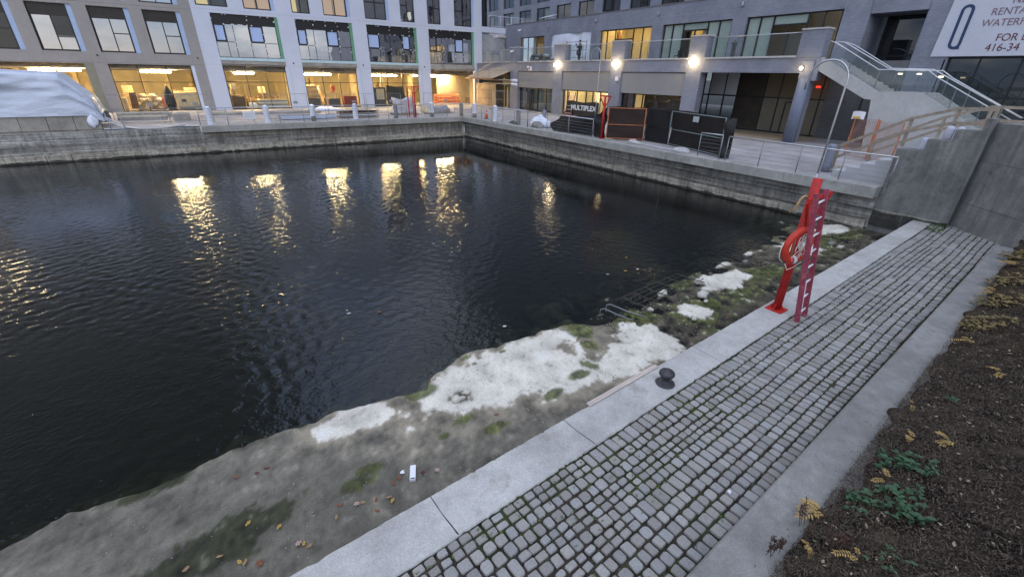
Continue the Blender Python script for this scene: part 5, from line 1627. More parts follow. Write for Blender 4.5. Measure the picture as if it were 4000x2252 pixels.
for y in (18.9, 17.2, 15.6, 13.9):
    m = MB(); m.tube([(19.41, y, zc + .1), (19.9, y + .15, zc + .03)], .02, 6); m.build('post', M_steel_dull, r)

def pile(x, y, wrap, label):
    r = root('mooring_pile', (x, y, ZD), label, 'pile', 'timber mooring piles')
    m = MB(); rnd = random.Random(int(x * 100 + y))
    a = .155
    m.lathe([(a, .0), (a * 1.02, .3), (a * .98, .8), (a, 1.0), (a * .93, 1.06), (a * .5, 1.085)], (x, y, ZD), 12); m.build('timber', M_oldwood if wrap != 2 else pm('blue_grey_pile', (.20, .22, .27), .6, var=.1), r)
    if wrap == 1:
        m = MB(); n = 14; rings = []
        lo = rnd.choice([.02, .35, .0])
        for j in range(9):
            z = lo + (1.14 - lo) * j / 8
            rings.append([(x + (a * 1.12 + rnd.uniform(0, .035) + (.05 if j == 0 else 0)) * (1 if j < 8 else .5) * math.cos(6.283 * k / n), y + (a * 1.12 + rnd.uniform(0, .035)) * (1 if j < 8 else .5) * math.sin(6.283 * k / n), ZD + z + rnd.uniform(-.02, .02)) for k in range(n)])
        m.loft(rings, False, True, True); m.build('plastic_wrap', M_plastic, r)
for x, y, w, lb in [(.85, 36.6, 1, 'wrapped mooring pile at the left end of the far guard rail'), (4.25, 36.75, 1, 'wrapped mooring pile, second along the far guard rail'), (7.3, 36.7, 1, 'wrapped mooring pile standing before the lying steel beams'), (10.35, 36.6, 1, 'wrapped mooring pile standing before the lumber stack'), (13.6, 36.65, 2, 'bare blue grey mooring pile left of the wrapped pallet'), (16.75, 36.6, 1, 'wrapped mooring pile before the tarpaulined low pallet'), (19.55, 36.6, 0, 'bare grey timber pile at the corner of the basin'), (19.75, 34.6, 1, 'half wrapped mooring pile just past the basin corner'), (19.8, 31.4, 1, 'half wrapped mooring pile beside the orange cone'), (19.8, 28.2, 0, 'bare grey timber pile left of the white debris bags'), (21.1, 26.8, 2, 'pale blue grey pile right of the white debris bags'), (20.75, 7.75, 2, 'slate blue pile at the foot of the wooden guard rails')]:
    pile(x, y, w, lb)

def far_post(x, y, along, label):
    """red rescue post with inverted triangle head"""
    r = root('rescue_post', (x, y, ZD), label, 'rescue post', 'red rescue posts')
    ux = Vector((1, 0, 0)) if along == 'x' else Vector((0, 1, 0))
    p = Vector((x, y, ZD))
    m = MB(); m.tube([p, p + Vector((0, 0, 2.33))], .075, 12); m.build('pole', M_red, r)
    t = p + Vector((0, 0, 2.32))
    m = MB(); m.bar(t - ux * .46, t + ux * .46, .06, .07); m.bar(t - ux * .43 - Vector((0, 0, .03)), p + Vector((0, 0, 1.70)), .05, .05); m.bar(t + ux * .43 - Vector((0, 0, .03)), p + Vector((0, 0, 1.70)), .05, .05)
    m.build('bracket', M_red, r)
    m = MB(); m.cbox(x - .15, x + .15, y - .15, y + .15, ZD + .008, ZD + .03, .005); m.build('base_plate', M_red, r)
    return r
far_post(15.4, 36.9, 'x', 'red rescue post with bracket on the far quay by the wrapped pallet')
far_post(19.85, 19.6, 'y', 'red rescue post at the left end of the orange framed fence panel')
r = root('rescue_ladder', (15.0, 36.75, ZD), 'red ladder hung in front of the far quay rescue post', 'ladder')
for dx in (-.2, .2):
    m = MB(); m.bar((14.98 + dx, 36.72, ZD + .0), (14.98 + dx, 36.80, 4.0), .05, .08); m.build('rail', M_red, r)
m = MB()
for k in range(7): m.tube([(14.80, 36.74, ZD + .25 + k * .3), (15.16, 36.74, ZD + .25 + k * .3)], .016, 6)
m.build('rung', M_alu, r)
r = root('rescue_ladder', (29.0, 32.4, ZD), 'pink red ladder propped by the lit shop front with the sign', 'ladder')
for y in (32.75, 31.95):
    m = MB(); m.bar((28.15, y, ZD), (28.6, y, 3.72), .06, .08); m.build('rail', M_pink, r)
m = MB()
for k in range(6): m.tube([(28.18 + k * .07, 32.75, ZD + .3 + k * .31), (28.18 + k * .07, 31.95, ZD + .3 + k * .31)], .02, 6)
m.build('rung', M_alu, r)

def gooseneck(p, top, ux, rad, label, r_=.033):
    ux = Vector(ux); p = Vector(p); c = p + ux * rad + Vector((0, 0, top - rad))
    pts = [p, p + Vector((0, 0, (top - rad) * .5))]
    for i in range(15):
        a = math.pi * (1 - i / 14); pts.append(c + ux * math.cos(a) * rad + Vector((0, 0, math.sin(a) * rad)))
    pts.append(pts[-1] - Vector((0, 0, .33)))
    r = root('gooseneck_pole', p, label, 'pole', 'steel gooseneck poles')
    m = MB(); m.tube(pts, r_, 10); m.build('tube', M_steel, r)
    m = MB(); m.lathe([(.09, .001), (.09, .02), (r_ + .01, .03), (r_ + .01, .12)], p, 12); m.build('base_flange', M_steel, r)
gooseneck((19.30, 7.42, zc), 4.0, (0, 1, 0), .66, 'tall bright steel gooseneck pole on the right quay near the stepped wall')
gooseneck((19.9, 20.35, ZD), 4.78, (0, 1, 0), .38, 'slim steel gooseneck pole rising behind the black screen', .022)
gooseneck((15.9, 36.8, ZD), 4.9, (-1, 0, 0), .2, 'thin gooseneck pole on the far quay by the red post', .018)

# ---- black screened site fence
def screen(name, label, P, top, bot, mat, seed, nu=40, nv=14, amp=.06):
    g = Field(seed, 24, .25, 1.3)
    P = [Vector(p) for p in P]; L = [0]
    for a, b in zip(P, P[1:]): L.append(L[-1] + (b - a).length)
    def at(s_):
        for i in range(len(P) - 1):
            if s_ <= L[i + 1] or i == len(P) - 2:
                t = (s_ - L[i]) / (L[i + 1] - L[i]); d = (P[i + 1] - P[i]).normalized(); return P[i].lerp(P[i + 1], t), Vector((d.y, -d.x, 0))
    def F(u, v):
        p, n = at(u * L[-1]); z = bot(u) + (top(u) - bot(u)) * v
        w = float(g(np.array([u * L[-1] * 1.1]), np.array([z * 1.6 + seed]))[0])
        return (p.x + n.x * amp * w, p.y + n.y * amp * w, z)
    m = MB(); m.grid(F, nu, nv)
    return m
def ip(us, zs): return lambda u: float(np.interp(u, us, zs))
r = root('site_screen', (20, 22, ZD), 'black screen sagging from its fence at the left end of the site fence', 'fence', 'site fence panels')
m = screen('', '', [(19.75, 24.4, 0), (19.75, 23.4, 0), (19.9, 19.4, 0)], ip([0, .12, .2, .45, .7, .88, 1], [2.15, 2.4, 2.70, 2.72, 2.86, 3.02, 3.45]), ip([0, .08, 1], [1.95, 1.70, 1.70]), M_tarp_black, 3); m.build('screen', M_tarp_black, r)
def fence_panel(label, a, b, fmat, smat, seed, h=1.74, dz=0.0):
    a, b = Vector(a), Vector(b); r = root('site_fence_panel', (a + b) / 2, label, 'fence', 'site fence panels')
    f = MB(); zt = ZD + h
    for p in (a, b): f.tube([(p.x, p.y, ZD + .03), (p.x, p.y, zt)], .024, 8)
    d = (b - a).normalized(); n = Vector((d.y, -d.x, 0))
    if n.x > 0: n = -n
    for z in (ZD + .1, ZD + .85, zt - .01): f.tube([(a.x, a.y, z), (b.x, b.y, z)], .02, 8)
    f.build('frame', fmat, r)
    k = MB(); L = (b - a).length
    for i in range(1, int(L / .16)): q = a + d * (i * .16); k.bar((q.x, q.y, ZD + .1), (q.x, q.y, zt), .006)
    for i in range(1, 14): z = ZD + .1 + i * (h - .1) / 14; k.bar((a.x, a.y, z), (b.x, b.y, z), .006)
    k.build('mesh', M_black, r)
    q = n * -.07
    s_ = screen('', '', [a + q, b + q], ip([0, .3, .6, 1], [zt + .05, zt + .09, zt + .03, zt + .06]), ip([0, 1], [ZD + .03, ZD + .02]), smat, seed, 30, 12, .02); s_.build('screen', smat, r)
    return r
M_tarp_brown = pm('brown_black_tarp', (.030, .016, .012), .7, var=.3, scale=3, bmp=.4, bscale=50)
fence_panel('orange framed site fence panel with dark brown screen', (19.72, 19.1, ZD), (21.2, 17.65, ZD), M_orange_frame, M_tarp_brown, 5)
fence_panel('plain black screened site fence panel between the orange and grey green frames', (21.25, 17.6, ZD), (21.2, 15.95, ZD), M_tarp_black, M_tarp_black, 6)
pg = fence_panel('grey green framed site fence panel with a small white notice', (21.15, 15.85, ZD), (19.95, 12.0, ZD), pm('grey_green_tube', (.20, .25, .25), .5, var=.1), M_tarp_black, 7)
m = MB(); m.obox((20.50, 13.92, 3.19), Vector((-.3, -.955, 0)) * .22, Vector((-.955, .3, 0)) * .004, (0, 0, .13)); o = m.build('notice', pm('grey_white_notice', (.45, .48, .49), .5, var=.05), pg)
r = root('loose_screen', (19.9, 11.8, ZD), 'bunched black screen end hanging past the grey green panel', 'fence screen')
m = screen('', '', [(20.0, 12.05, 0), (19.75, 11.75, 0), (19.9, 11.45, 0)], ip([0, 1], [3.5, 3.42]), ip([0, 1], [1.70, 1.72]), M_tarp_black, 9, 24, 12, .05); m.build('fold', M_tarp_black, r)

# ---- open mesh temporary fence panels
def mesh_panel(label, a, b, h=1.75, dark=False):
    a, b = Vector(a), Vector(b); r = root('mesh_fence_panel', (a + b) / 2, label, 'fence', 'open mesh fence panels')
    mt = M_black if dark else M_steel_dull
    f = MB(); zt = a.z + h
    for p in (a, b): f.tube([(p.x, p.y, a.z), (p.x, p.y, zt)], .02, 6)
    for z in (a.z + .08, a.z + .9, zt): f.tube([(a.x, a.y, z), (b.x, b.y, z)], .016, 6)
    f.build('frame', mt, r)
    k = MB(); d = (b - a); L = d.length; d.normalize()
    for i in range(1, int(L / .12)): q = a + d * (i * .12); k.bar((q.x, q.y, a.z + .08), (q.x, q.y, zt), .0035)
    for i in range(1, 10): z = a.z + .08 + i * (h - .08) / 10; k.bar((a.x, a.y, z), (b.x, b.y, z), .0035)
    k.build('mesh', mt, r)
    return r
for x, lb in [(-4.25, 'open mesh fence panel leaning before the white crate bay'), (-1.75, 'open mesh fence panel with a grey tag before the beige block'), (4.6, 'open mesh fence panel before the bay with the timber frame'), (9.0, 'open mesh fence panel crossing the white column between the two timber bays'), (12.1, 'open mesh fence panel behind the lumber stack'), (17.2, 'open mesh fence panel behind the low pallet')]:
    rr = mesh_panel(lb, (x, 39.2, ZD), (x + 2.9, 39.0, ZD))
    m = MB(); m.box(x + 1.9, x + 2.2, 39.0, 39.012, 2.75, 2.93); m.build('tag_plate', M_steel_dull, rr)
for y0, y1, lb, dk in [(48.5, 45.1, 'dark open mesh panel in front of the plywood hoarding', True), (44.3, 41.7, 'open mesh panel before the dark doorway under the canopy', False), (41.5, 38.4, 'open mesh panel before the pale green shop panes', False), (36.2, 33.4, 'open mesh panel left of the black banner', False)]:
    mesh_panel(lb, (27.9, y0, ZD), (27.9, y1, ZD), 1.8, dk)

# ---- banner on the fence
r = root('fence_banner', (28.3, 30.7, ZD), 'black fence banner lettered MULTIPLEX in white before the lit shop', 'banner')
m = MB(); m.grid(lambda u, v: (28.3 + .03 * math.sin(u * 14), 32.75 - u * 4.1, ZD + .12 + v * (1.2 + .05 * math.sin(u * 9))), 24, 3, True); m.build('cloth', pm('black_banner_cloth', (.020, .018, .017), .6, var=.4, scale=2, bmp=.2), r)
text_part('lettering', 'MULTIPLEX', .56, M_paper, r, (28.245, 32.05, 2.32), (0, -1, 0), (0, 0, 1), .004, 'LEFT', 1.13, offset=.014)
for y, z in ((32.78, 3.05), (28.6, 3.15)):
    f = MB(); f.tube([(28.36, y, ZD), (28.36, y, z)], .025, 6); f.build('post', M_steel_dull, r)

# ---- traffic cone, debris, pallets, timber
r = root('traffic_cone', (20.2, 33.4, ZD), 'orange traffic cone on the promenade near the basin corner', 'cone')
m = MB(); m.lathe([(.14, .04), (.10, .30), (.075, .42)], (20.2, 33.4, ZD), 16); m.lathe([(.06, .5), (.03, .68)], (20.2, 33.4, ZD), 16); m.build('body', M_orange, r)
m = MB(); m.lathe([(.076, .42), (.06, .5)], (20.2, 33.4, ZD), 16); m.build('reflective_band', M_paper, r)
m = MB(); m.cbox(20.0, 20.4, 33.2, 33.6, ZD + .005, ZD + .04, .02); m.build('base', M_dkgrey, r)
def lump(name, label, cat, c, rx, ry, rz, mat, seed, amp=.25, flat=-.05):
    m = MB(); m.blob(c, rx, ry, rz, random.Random(seed), 18, 12, amp, flat); return tag(m.build(name, mat, None), label, cat)
lump('debris_bag', 'white plastic covered debris heap between two piles', 'debris heap', (20.55, 26.6, ZD + .06), .62, .95, .60, M_plastic, 1, .3)
lump('timber_offcuts', 'rough grey timber offcuts in front of the white debris heap', 'timber', (20.05, 26.15, ZD + .06), .28, .75, .30, M_oldwood, 2, .3)
lump('debris_bag', 'small dark rubber heap lying by the bare pile', 'debris heap', (20.1, 29.2, ZD + .04), .25, .5, .14, M_dkgrey, 3, .3)
lump('debris_bag', 'pink and white rubble bags behind the pale blue grey pile', 'debris heap', (22.2, 25.2, ZD + .05), .5, .9, .42, pm('pink_rubble', (.48, .36, .36), .8, var=.3, scale=5), 4, .3)
lump('sand_heap', 'pale sand heap at the foot of the orange framed panel', 'sand', (19.95, 17.2, ZD + .02), .3, .5, .18, M_ledge, 5, .25)
lump('sand_heap', 'pale sand heap at the foot of the grey green panel', 'sand', (20.0, 14.0, ZD + .02), .3, .45, .17, M_ledge, 6, .25)
def pallet(x0, x1, y0, y1, z):
    m = MB()
    for k in range(7):
        w = (x1 - x0) / 7; m.box(x0 + k * w + .01, x0 + (k + 1) * w - .02, y0, y1, z + .11, z + .135)
    for y in (y0, (y0 + y1) / 2 - .05, y1 - .1): m.box(x0, x1, y, y + .1, z + .005, z + .108)
    return m
def wrapped(label, x0, x1, y0, y1, h, mat, seed, name='wrapped_pallet'):
    r = root(name, ((x0 + x1) / 2, (y0 + y1) / 2, ZD), label, 'pallet'); pallet(x0 - .1, x1 + .1, y0 - .1, y1 + .1, ZD).build('pallet', M_wood, r)
    g = Field(seed, 24, .4, 2.0); m = MB(); n = 36; rings = []
    for j in range(11):
        t = j / 10; z = ZD + .14 + h * t; s_ = 1 - .10 * t ** 3; ring = []
        for k in range(n):
            a = 2 * math.pi * k / n; c, s2 = math.cos(a), math.sin(a)
            q = (abs(c) ** 5 + abs(s2) ** 5) ** (-1 / 5)
            w = 1 + .05 * float(g(np.array([a * .6 + t]), np.array([t * 1.5]))[0])
            ring.append(((x0 + x1) / 2 + c * q * s_ * w * (x1 - x0) / 2, (y0 + y1) / 2 + s2 * q * s_ * w * (y1 - y0) / 2, z + .05 * float(g(np.array([a]), np.array([9.0]))[0]) * t))
        rings.append(ring)
    m.loft(rings, True, True, True); m.build('wrapped_load', mat, r)
    return r
wrapped('tall pallet wrapped in milky plastic behind the far red post', 14.5, 16.45, 39.0, 40.2, 1.15, pm('milky_wrap', (.46, .44, .47), .3, var=.25, scale=2.5, bmp=.5, bscale=12, bdist=.03), 1)
wrapped('low pallet under grey corrugated sheeting on the far promenade', 18.1, 20.0, 39.6, 40.6, .48, pm('grey_sheeting', (.33, .33, .37), .5, var=.15, scale=4, bmp=.3), 2)
lump('plastic_bundle', 'crumpled cream plastic on the left end of the low pallet', 'plastic', (17.75, 39.9, ZD + .15), .35, .45, .40, M_cream, 12, .35)
r = root('steel_beams', (7.4, 38.4, ZD), 'long dark edged steel beams lying on the far promenade', 'beams')
for k in range(3):
    m = MB(); y = 38.2 + k * .28; m.box(5.4, 9.3, y, y + .2, ZD + .06, ZD + .20); m.box(5.2, 9.4, y + .06, y + .14, ZD + .205, ZD + .26); m.build('beam', pm('blue_white_beam', (.42, .48, .60), .4, var=.1) if k < 2 else M_black, r)
r = root('lumber_stack', (11.0, 38.5, ZD), 'stack of pale lumber and blue white boards on the far promenade', 'lumber')
for k in range(4):
    m = MB(); z = ZD + .05 + k * .13; m.box(9.5, 12.5, 38.0, 38.8, z, z + .085); m.build('layer', [M_wood, pm('blue_white_beam', (.42, .48, .60), .4), M_wood, M_black][k], r)
for x in (9.5, 9.75, 12.55):
    m = MB(); m.bar((x, 37.95, ZD), (x, 37.95, ZD + .62), .07, .05); m.build('stake', M_wood, r)
lump('plastic_bundle', 'flattened white plastic bundle by the grey bins bay', 'plastic', (10.6, 46.5, ZD + .05), 1.3, .8, .30, M_plastic, 15, .3)
r = root('site_notice', (3.5, 36.3, 2.1), 'blue white notice board hung on the far guard rail', 'sign')
m = MB(); m.box(2.75, 3.5, 36.02, 36.04, 2.0, 2.5); m.build('board', M_paper, r)
m = MB()
for k in range(3): m.box(2.85, 3.4, 36.012, 36.019, 2.12 + k * .12, 2.135 + k * .12)
m.build('print', M_steel_dull, r)
r = root('site_notice', (19.5, 30.3, 2.0), 'blue white notice board hung on the corner guard rail by the cone', 'sign')
m = MB(); m.box(19.50, 19.515, 30.0, 30.7, 1.95, 2.4); m.build('board', M_paper, r)
m = MB()
for k in range(3): m.box(19.49, 19.499, 30.08, 30.62, 2.05 + k * .11, 2.065 + k * .11)
m.build('print', M_steel_dull, r)

# ---- far left: concrete barrier, tarpaulin heap, hoses
r = root('barrier_wall', (-12, 37.2, ZD), 'low panelled concrete barrier under the white tarpaulin at the far left', 'barrier')
m = MB(); x = -30
while x < -4.8:
    w = 1.15; m.add(*(lambda a, b: ([(a, 36.72, 1.585), (b, 36.72, 1.585), (b, 37.28, 1.585), (a, 37.28, 1.585), (a, 36.86, 2.55), (b, 36.86, 2.55), (b, 37.16, 2.55), (a, 37.16, 2.55)], [(0, 3, 2, 1), (4, 5, 6, 7), (0, 1, 5, 4), (1, 2, 6, 5), (2, 3, 7, 6), (3, 0, 4, 7)]))(x + .012, x + w - .012)); x += w
m.build('panel', concrete('barrier_concrete', (.26, .245, .215), .2, .1, gpos=.58), r)
g = Field(91, 30, .15, 1.4); g2 = Field(92, 30, .6, 2.6)
tx = [-30, -7.2, -6.2, -5.85, -5.5, -5.1, -4.75, -4.55]; tz = [4.72, 4.70, 4.68, 4.60, 4.20, 3.72, 3.30, 2.5]
def T(u, v):
    x = -10.6 + 6.05 * u
    x = x if u < 1 else -4.5
    top = float(np.interp(x, tx, tz)); bot = 2.42 + (.0 if x < -5.3 else -.35 * (x + 5.3) / .8)
    s_ = v * 2.2
    a = np.array([x]); b = np.array([v * 3.0])
    w = float(g(a, b * .9)[0]) * .05 + float(g2(a * .22 + b * .35, b * 2.0 - a * .1)[0]) * .055
    if v < .42:   z = bot + (top - bot) * (v / .42); y = 36.78 + .28 * (v / .42) + (.30 if v > .40 else 0)
    elif v < .7:  z = top + .06 * math.sin((v - .42) / .28 * 3.14); y = 37.7 + 2.0 * (v - .42) / .28
    else:         z = top - (top - 1.75) * (v - .7) / .3; y = 39.7 + .5 * (v - .7) / .3
    k = min(1, 4 * v) ; return (x + .3 * w, y - w * k, z + w * (.15 if v < .42 else .3) * k)
m = MB(); m.grid(T, 220, 60)
tag(m.build('tarpaulin', pm('white_tarpaulin', (.50, .55, .65), .4, var=.07, scale=1.0, bmp=.7, bscale=2.2, bdist=.09, stretch=(.5, .5, 1.6)), None), 'big wrinkled white tarpaulin covering a heap at the far left', 'tarpaulin')
lump('tarpaulin_scrap', 'torn white tarpaulin corner flapping at the barrier end', 'tarpaulin scrap', (-4.95, 36.72, 2.12), .22, .07, .26, M_plastic, 21, .5, None)
r = root('hose', (-3, 36.8, 1.6), 'two pale hoses curling over the quay edge at the far left', 'hose')
for o_ in (0, .16):
    m = MB(); m.tube([(-4.6 + o_, 37.0, 2.3), (-4.2 + o_, 36.9, 2.0 + o_ * .3), (-3.7 + o_, 36.7, 1.72), (-2.9, 36.55 + o_, 1.62), (-1.8, 36.6 + o_, 1.62), (-.6, 36.8 + o_, 1.72)], .045, 8); m.build('tube', pm('pale_hose', (.50, .50, .50), .5, var=.1), r)
r = root('stone_blocks', (-3, 41, ZD), 'row of grey stone blocks and steps in front of the beige block', 'stone blocks')
for (x0, x1, y0, y1, z0, z1) in [(-4.6, -1.3, 44.2, 45.6, ZD + .01, 2.0), (-4.4, -1.6, 42.0, 43.4, ZD + .01, 1.9), (-1.2, -.2, 40.6, 42.2, ZD + .01, 2.15), (1.3, 9.5, 44.2, 45.3, ZD + .01, 1.86)]:
    m = MB(); m.cbox(x0, x1, y0, y1, z0, z1, .04); m.build('block', concrete('rough_block', (.30, .28, .25), .25, .1, gpos=.6), r)
for x, lb in ((-4.25, 'leaning thin steel prop at the barrier end'), (-3.6, 'thin steel prop beside the hoses')):
    m = MB(); m.tube([(x, 36.5, 1.59), (x - .15, 36.9, 2.6)], .025, 6); tag(m.build('steel_prop', M_steel_dull, None), lb, 'prop', 'steel props')
# ================================================================== inside the lit ground floor
def tube_light(x0, x1, y, z, label, n=1):
    r = root('strip_light', ((x0 + x1) / 2, y, z), label, 'strip light', 'strip lights in the ground floor')
    m = MB()
    for k in range(2): m.tube([(x0, y - .10 + k * .2, z), (x1, y - .10 + k * .2, z)], .055, 8)
    m.build('tube', M_brass_lt, r)
    m = MB(); m.box(x0, x1, y - .17, y + .17, z + .062, z + .10)
    for x in (x0 + .2, x1 - .25): m.box(x, x + .03, y - .02, y + .02, z + .101, 5.04)
    m.build('housing', M_steel_dull, r)
for a in [(-19.0, -16.6, 'strip light in the far left open bay, outer one'), (-15.8, -13.2, 'strip light in the far left open bay, inner one'), (-9.75, -8.28, 'strip light over the white tarpaulin, left one'), (-8.07, -6.74, 'strip light over the white tarpaulin, right one'), (-2.84, -.76, 'long strip light over the white crate bay'), (4.05, 5.72, 'strip light draped with plastic over the timber frame'), (10.2, 12.8, 'longest strip light over the grey bins'), (17.1, 18.1, 'short strip light over the warning sign'), (18.42, 19.92, 'strip light over the dark screened pile'), (21.95, 22.4, 'small strip light beside the white column'), (24.0, 24.8, 'small strip light at the left of the orange rack bay'), (25.1, 26.64, 'strip light in front of the bare concrete wall')]:
    tube_light(a[0], a[1], 52.5, 4.70, a[2])

def crate(name, label, cat, x0, x1, y0, y1, z0, z1, mat, ribs=None):
    r = root(name, ((x0 + x1) / 2, (y0 + y1) / 2, z0), label, cat)
    m = MB(); m.cbox(x0, x1, y0, y1, z0, z1 - .05, .02); m.build('body', mat, r)
    m = MB(); m.cbox(x0 - .02, x1 + .02, y0 - .02, y1 + .02, z1 - .048, z1, .015); m.build('lid', mat, r)
    if ribs:
        m = MB(); m.box(*ribs); m.build('label_plate', M_dkgrey, r)
    return r
Zf = 1.695
crate('tool_crate', 'big cream white site crate with a dark plate', 'crate', -.95, .78, 51.5, 52.8, Zf, 3.1, M_cream, (-.55, -.2, 51.485, 51.497, 2.32, 2.55))
crate('tool_crate', 'narrow cream white crate at the left jamb of the same bay', 'crate', -4.62, -4.32, 51.0, 51.6, Zf, 2.74, M_cream)
r = root('board_stack', (-4.0, 52, Zf), 'brown boards standing against the bagged heap', 'boards')
for k in range(4):
    m = MB(); m.obox((-4.1 + k * .12, 52.1 + k * .03, 2.45), (.05, 0, 0), (0, .3, 0), (.05, 0, .62)); m.build('board', pm('brown_board', (.17, .09, .05), .7, var=.2), r)
r = root('bag_heap', (-2.9, 52.5, Zf), 'heap of yellow wrapped insulation bags', 'bags')
rnd = random.Random(3)
for k in range(14):
    m = MB(); z = Zf + .18 + .30 * (k // 4); m.blob((-3.6 + (k % 4) * .5 + rnd.uniform(-.1, .1) + .15 * (k // 4), 52.5 + rnd.uniform(-.25, .25), z), .36, .32, .2, rnd, 12, 8, .15); m.build('bag', M_cream, r)
m = MB(); m.lathe([(.42, 0.4), (.40, .9), (.30, 1.4), (.12, 1.85), (.02, 2.02)], (-1.4, 52.0, Zf), 14); m.lathe([(.3, .0), (.3, .41)], (-1.4, 52.0, Zf), 14)
tag(m.build('draped_stand', pm('blue_black_cloth', (.03, .04, .055), .7, var=.4, scale=6), None), 'dark blue cloth draped to a point beside the cream crate', 'draped stand')
lump('work_vest', 'orange work vest hung on the bag heap', 'vest', (-1.85, 51.3, 2.3), .13, .12, .36, M_orange, 8, .3, None)
r = root('lumber_stack', (0, 51, Zf), 'low dark lumber pile under the cream crate', 'lumber')
for k in range(3):
    m = MB(); m.box(-.85, .72, 50.85, 51.3, Zf + .02 + k * .09, Zf + .09 + k * .09); m.build('layer', M_oldwood, r)
r = root('board_stack', (3.85, 51.2, Zf), 'tall stack of dark brown boards in the timber frame bay', 'boards')
for k in range(11):
    m = MB(); m.box(3.3 + rnd.uniform(-.03, .03), 4.35 + rnd.uniform(-.04, .04), 50.9, 51.7, Zf + .01 + k * .1, Zf + .095 + k * .1); m.build('board', pm('dark_board', (.14, .095, .055), .7, var=.25), r)
r = root('stud_wall', (5, 52, Zf), 'pale timber wall frame with a diagonal brace', 'timber frame')
m = MB()
for a, b in (((3.45, 52.2, 2.9), (4.4, 52.2, 3.7)), ((4.4, 52.2, 3.75), (4.4, 52.2, 2.85)), ((3.4, 52.2, 2.85), (4.45, 52.2, 2.85)), ((4.9, 52.3, 3.75), (4.9, 52.3, Zf)), ((4.75, 52.3, 3.75), (4.75, 52.3, Zf)), ((4.9, 52.3, 3.75), (6.1, 52.3, 3.75)), ((6.1, 52.3, 3.75), (6.1, 52.3, 2.3)), ((3.4, 52.2, 4.05), (6.1, 52.2, 4.05))): m.bar(a, b, .09, .09)
m.build('stud', pm('pale_timber', (.62, .48, .28), .7, var=.15), r)
r = root('sheet_stack', (6.8, 51.3, Zf), 'wide stack of pale wall sheets behind the glass', 'sheets')
for k in range(7):
    m = MB(); m.box(5.4 + rnd.uniform(-.08, .08), 8.0, 51.0, 52.2, Zf + .02 + k * .11, Zf + .11 + k * .11); m.build('sheet', [M_cream, M_paper, pm('grey_sheet', (.32, .29, .25), .6)][k % 3], r)
lump('plastic_bundle', 'bright crumpled plastic beside the sheet stack', 'plastic', (5.0, 51.1, Zf + .2), .35, .25, .3, M_paper, 31, .35)
r = root('box_stack', (10.8, 52, Zf), 'stepped stack of cream boxes over the left grey bin', 'boxes')
for k in range(8):
    m = MB(); m.cbox(10.2, 11.1 + .06 * (7 - k), 51.8, 52.6, Zf + .02 + k * .25, Zf + .255 + k * .25, .02); m.build('carton', pm('carton%d' % (k % 2), [(.55, .42, .24), (.48, .32, .20)][k % 2], .7), r)
crate('grey_bin', 'dark grey bin at the left of the boxes bay', 'bin', 10.05, 11.05, 50.9, 51.5, Zf, 2.55, M_dkgrey)
crate('grey_bin', 'dark grey bin in the middle of the boxes bay', 'bin', 11.9, 13.0, 50.9, 51.5, Zf, 2.50, M_dkgrey)
crate('red_crate', 'dark red crate at the right of the boxes bay', 'crate', 13.45, 14.75, 50.9, 51.6, Zf, 2.70, pm('dark_red_crate', (.22, .035, .015), .5, var=.25))
lump('work_vest', 'pink red jacket hung above the middle bin', 'vest', (12.7, 52, 3.4), .26, .12, .34, pm('pink_red_cloth', (.50, .13, .09), .8, var=.15), 9, .25, None)
r = root('warning_sign', (17.3, 50.7, 2.3), 'cream warning sign with a yellow triangle on a grey board', 'sign')
m = MB(); m.box(16.55, 17.9, 50.75, 50.79, Zf, 3.55); m.build('backing', M_dkgrey, r)
m = MB(); m.box(16.86, 17.70, 50.73, 50.745, 2.36, 3.40); m.build('board', M_cream, r)
m = MB(); m.add([(17.12, 50.722, 3.05), (17.44, 50.722, 3.05), (17.28, 50.722, 3.33)], [(0, 1, 2)]); m.build('triangle', M_yellow, r)
m = MB()
for k in range(4): m.box(17.0, 17.55, 50.718, 50.728, 2.5 + k * .12, 2.515 + k * .12)
m.build('print', M_ink, r)
m = screen('', '', [(18.3, 51.6, 0), (20.4, 51.7, 0)], ip([0, .5, 1], [3.75, 3.6, 3.62]), ip([0, 1], [Zf, Zf]), M_dkgrey, 44, 20, 10, .05)
tag(m.build('dust_screen', pm('charcoal_screen', (.05, .055, .06), .7, var=.3), None), 'charcoal dust screen hung right of the warning sign', 'screen')
lump('hanging_sheet', 'pale sheet hanging from the lights over the warning sign', 'sheet', (18.0, 52, 4.1), .16, .1, .5, M_cream, 41, .3, None)
r = root('barrier_rack', (25.5, 51, Zf), 'rack of stacked orange site barriers in the open bay', 'rack')
for x in (23.9, 24.6, 25.6, 26.5, 27.1):
    for y in (51, 51.6): m = MB(); m.bar((x, y, Zf), (x, y, 2.62), .05, .05); m.build('upright', M_orange_frame, r)
for k in range(3):
    m = MB(); z = Zf + .2 + k * .34
    for q in range(3): m.box(23.85, 27.15, 50.95 + q * .25, 51.05 + q * .25, z, z + .07)
    for q in range(9): m.box(24.0 + q * .37, 24.05 + q * .37, 50.95, 51.6, z + .08, z + .25)
    m.build('barrier', pm('orange_barrier', (.66, .22, .10), .5, var=.15), r)
r = root('saw_bench', (28.2, 51.2, Zf), 'small brown trestle by the corner column', 'trestle')
m = MB(); m.bar((28.0, 51.2, Zf), (28.1, 51.2, 2.35), .08, .1); m.bar((28.45, 51.2, Zf), (28.35, 51.2, 2.35), .08, .1); m.box(27.98, 28.48, 51.1, 51.3, 2.36, 2.42); m.build('leg', pm('brown_board', (.17, .09, .05), .7), r)

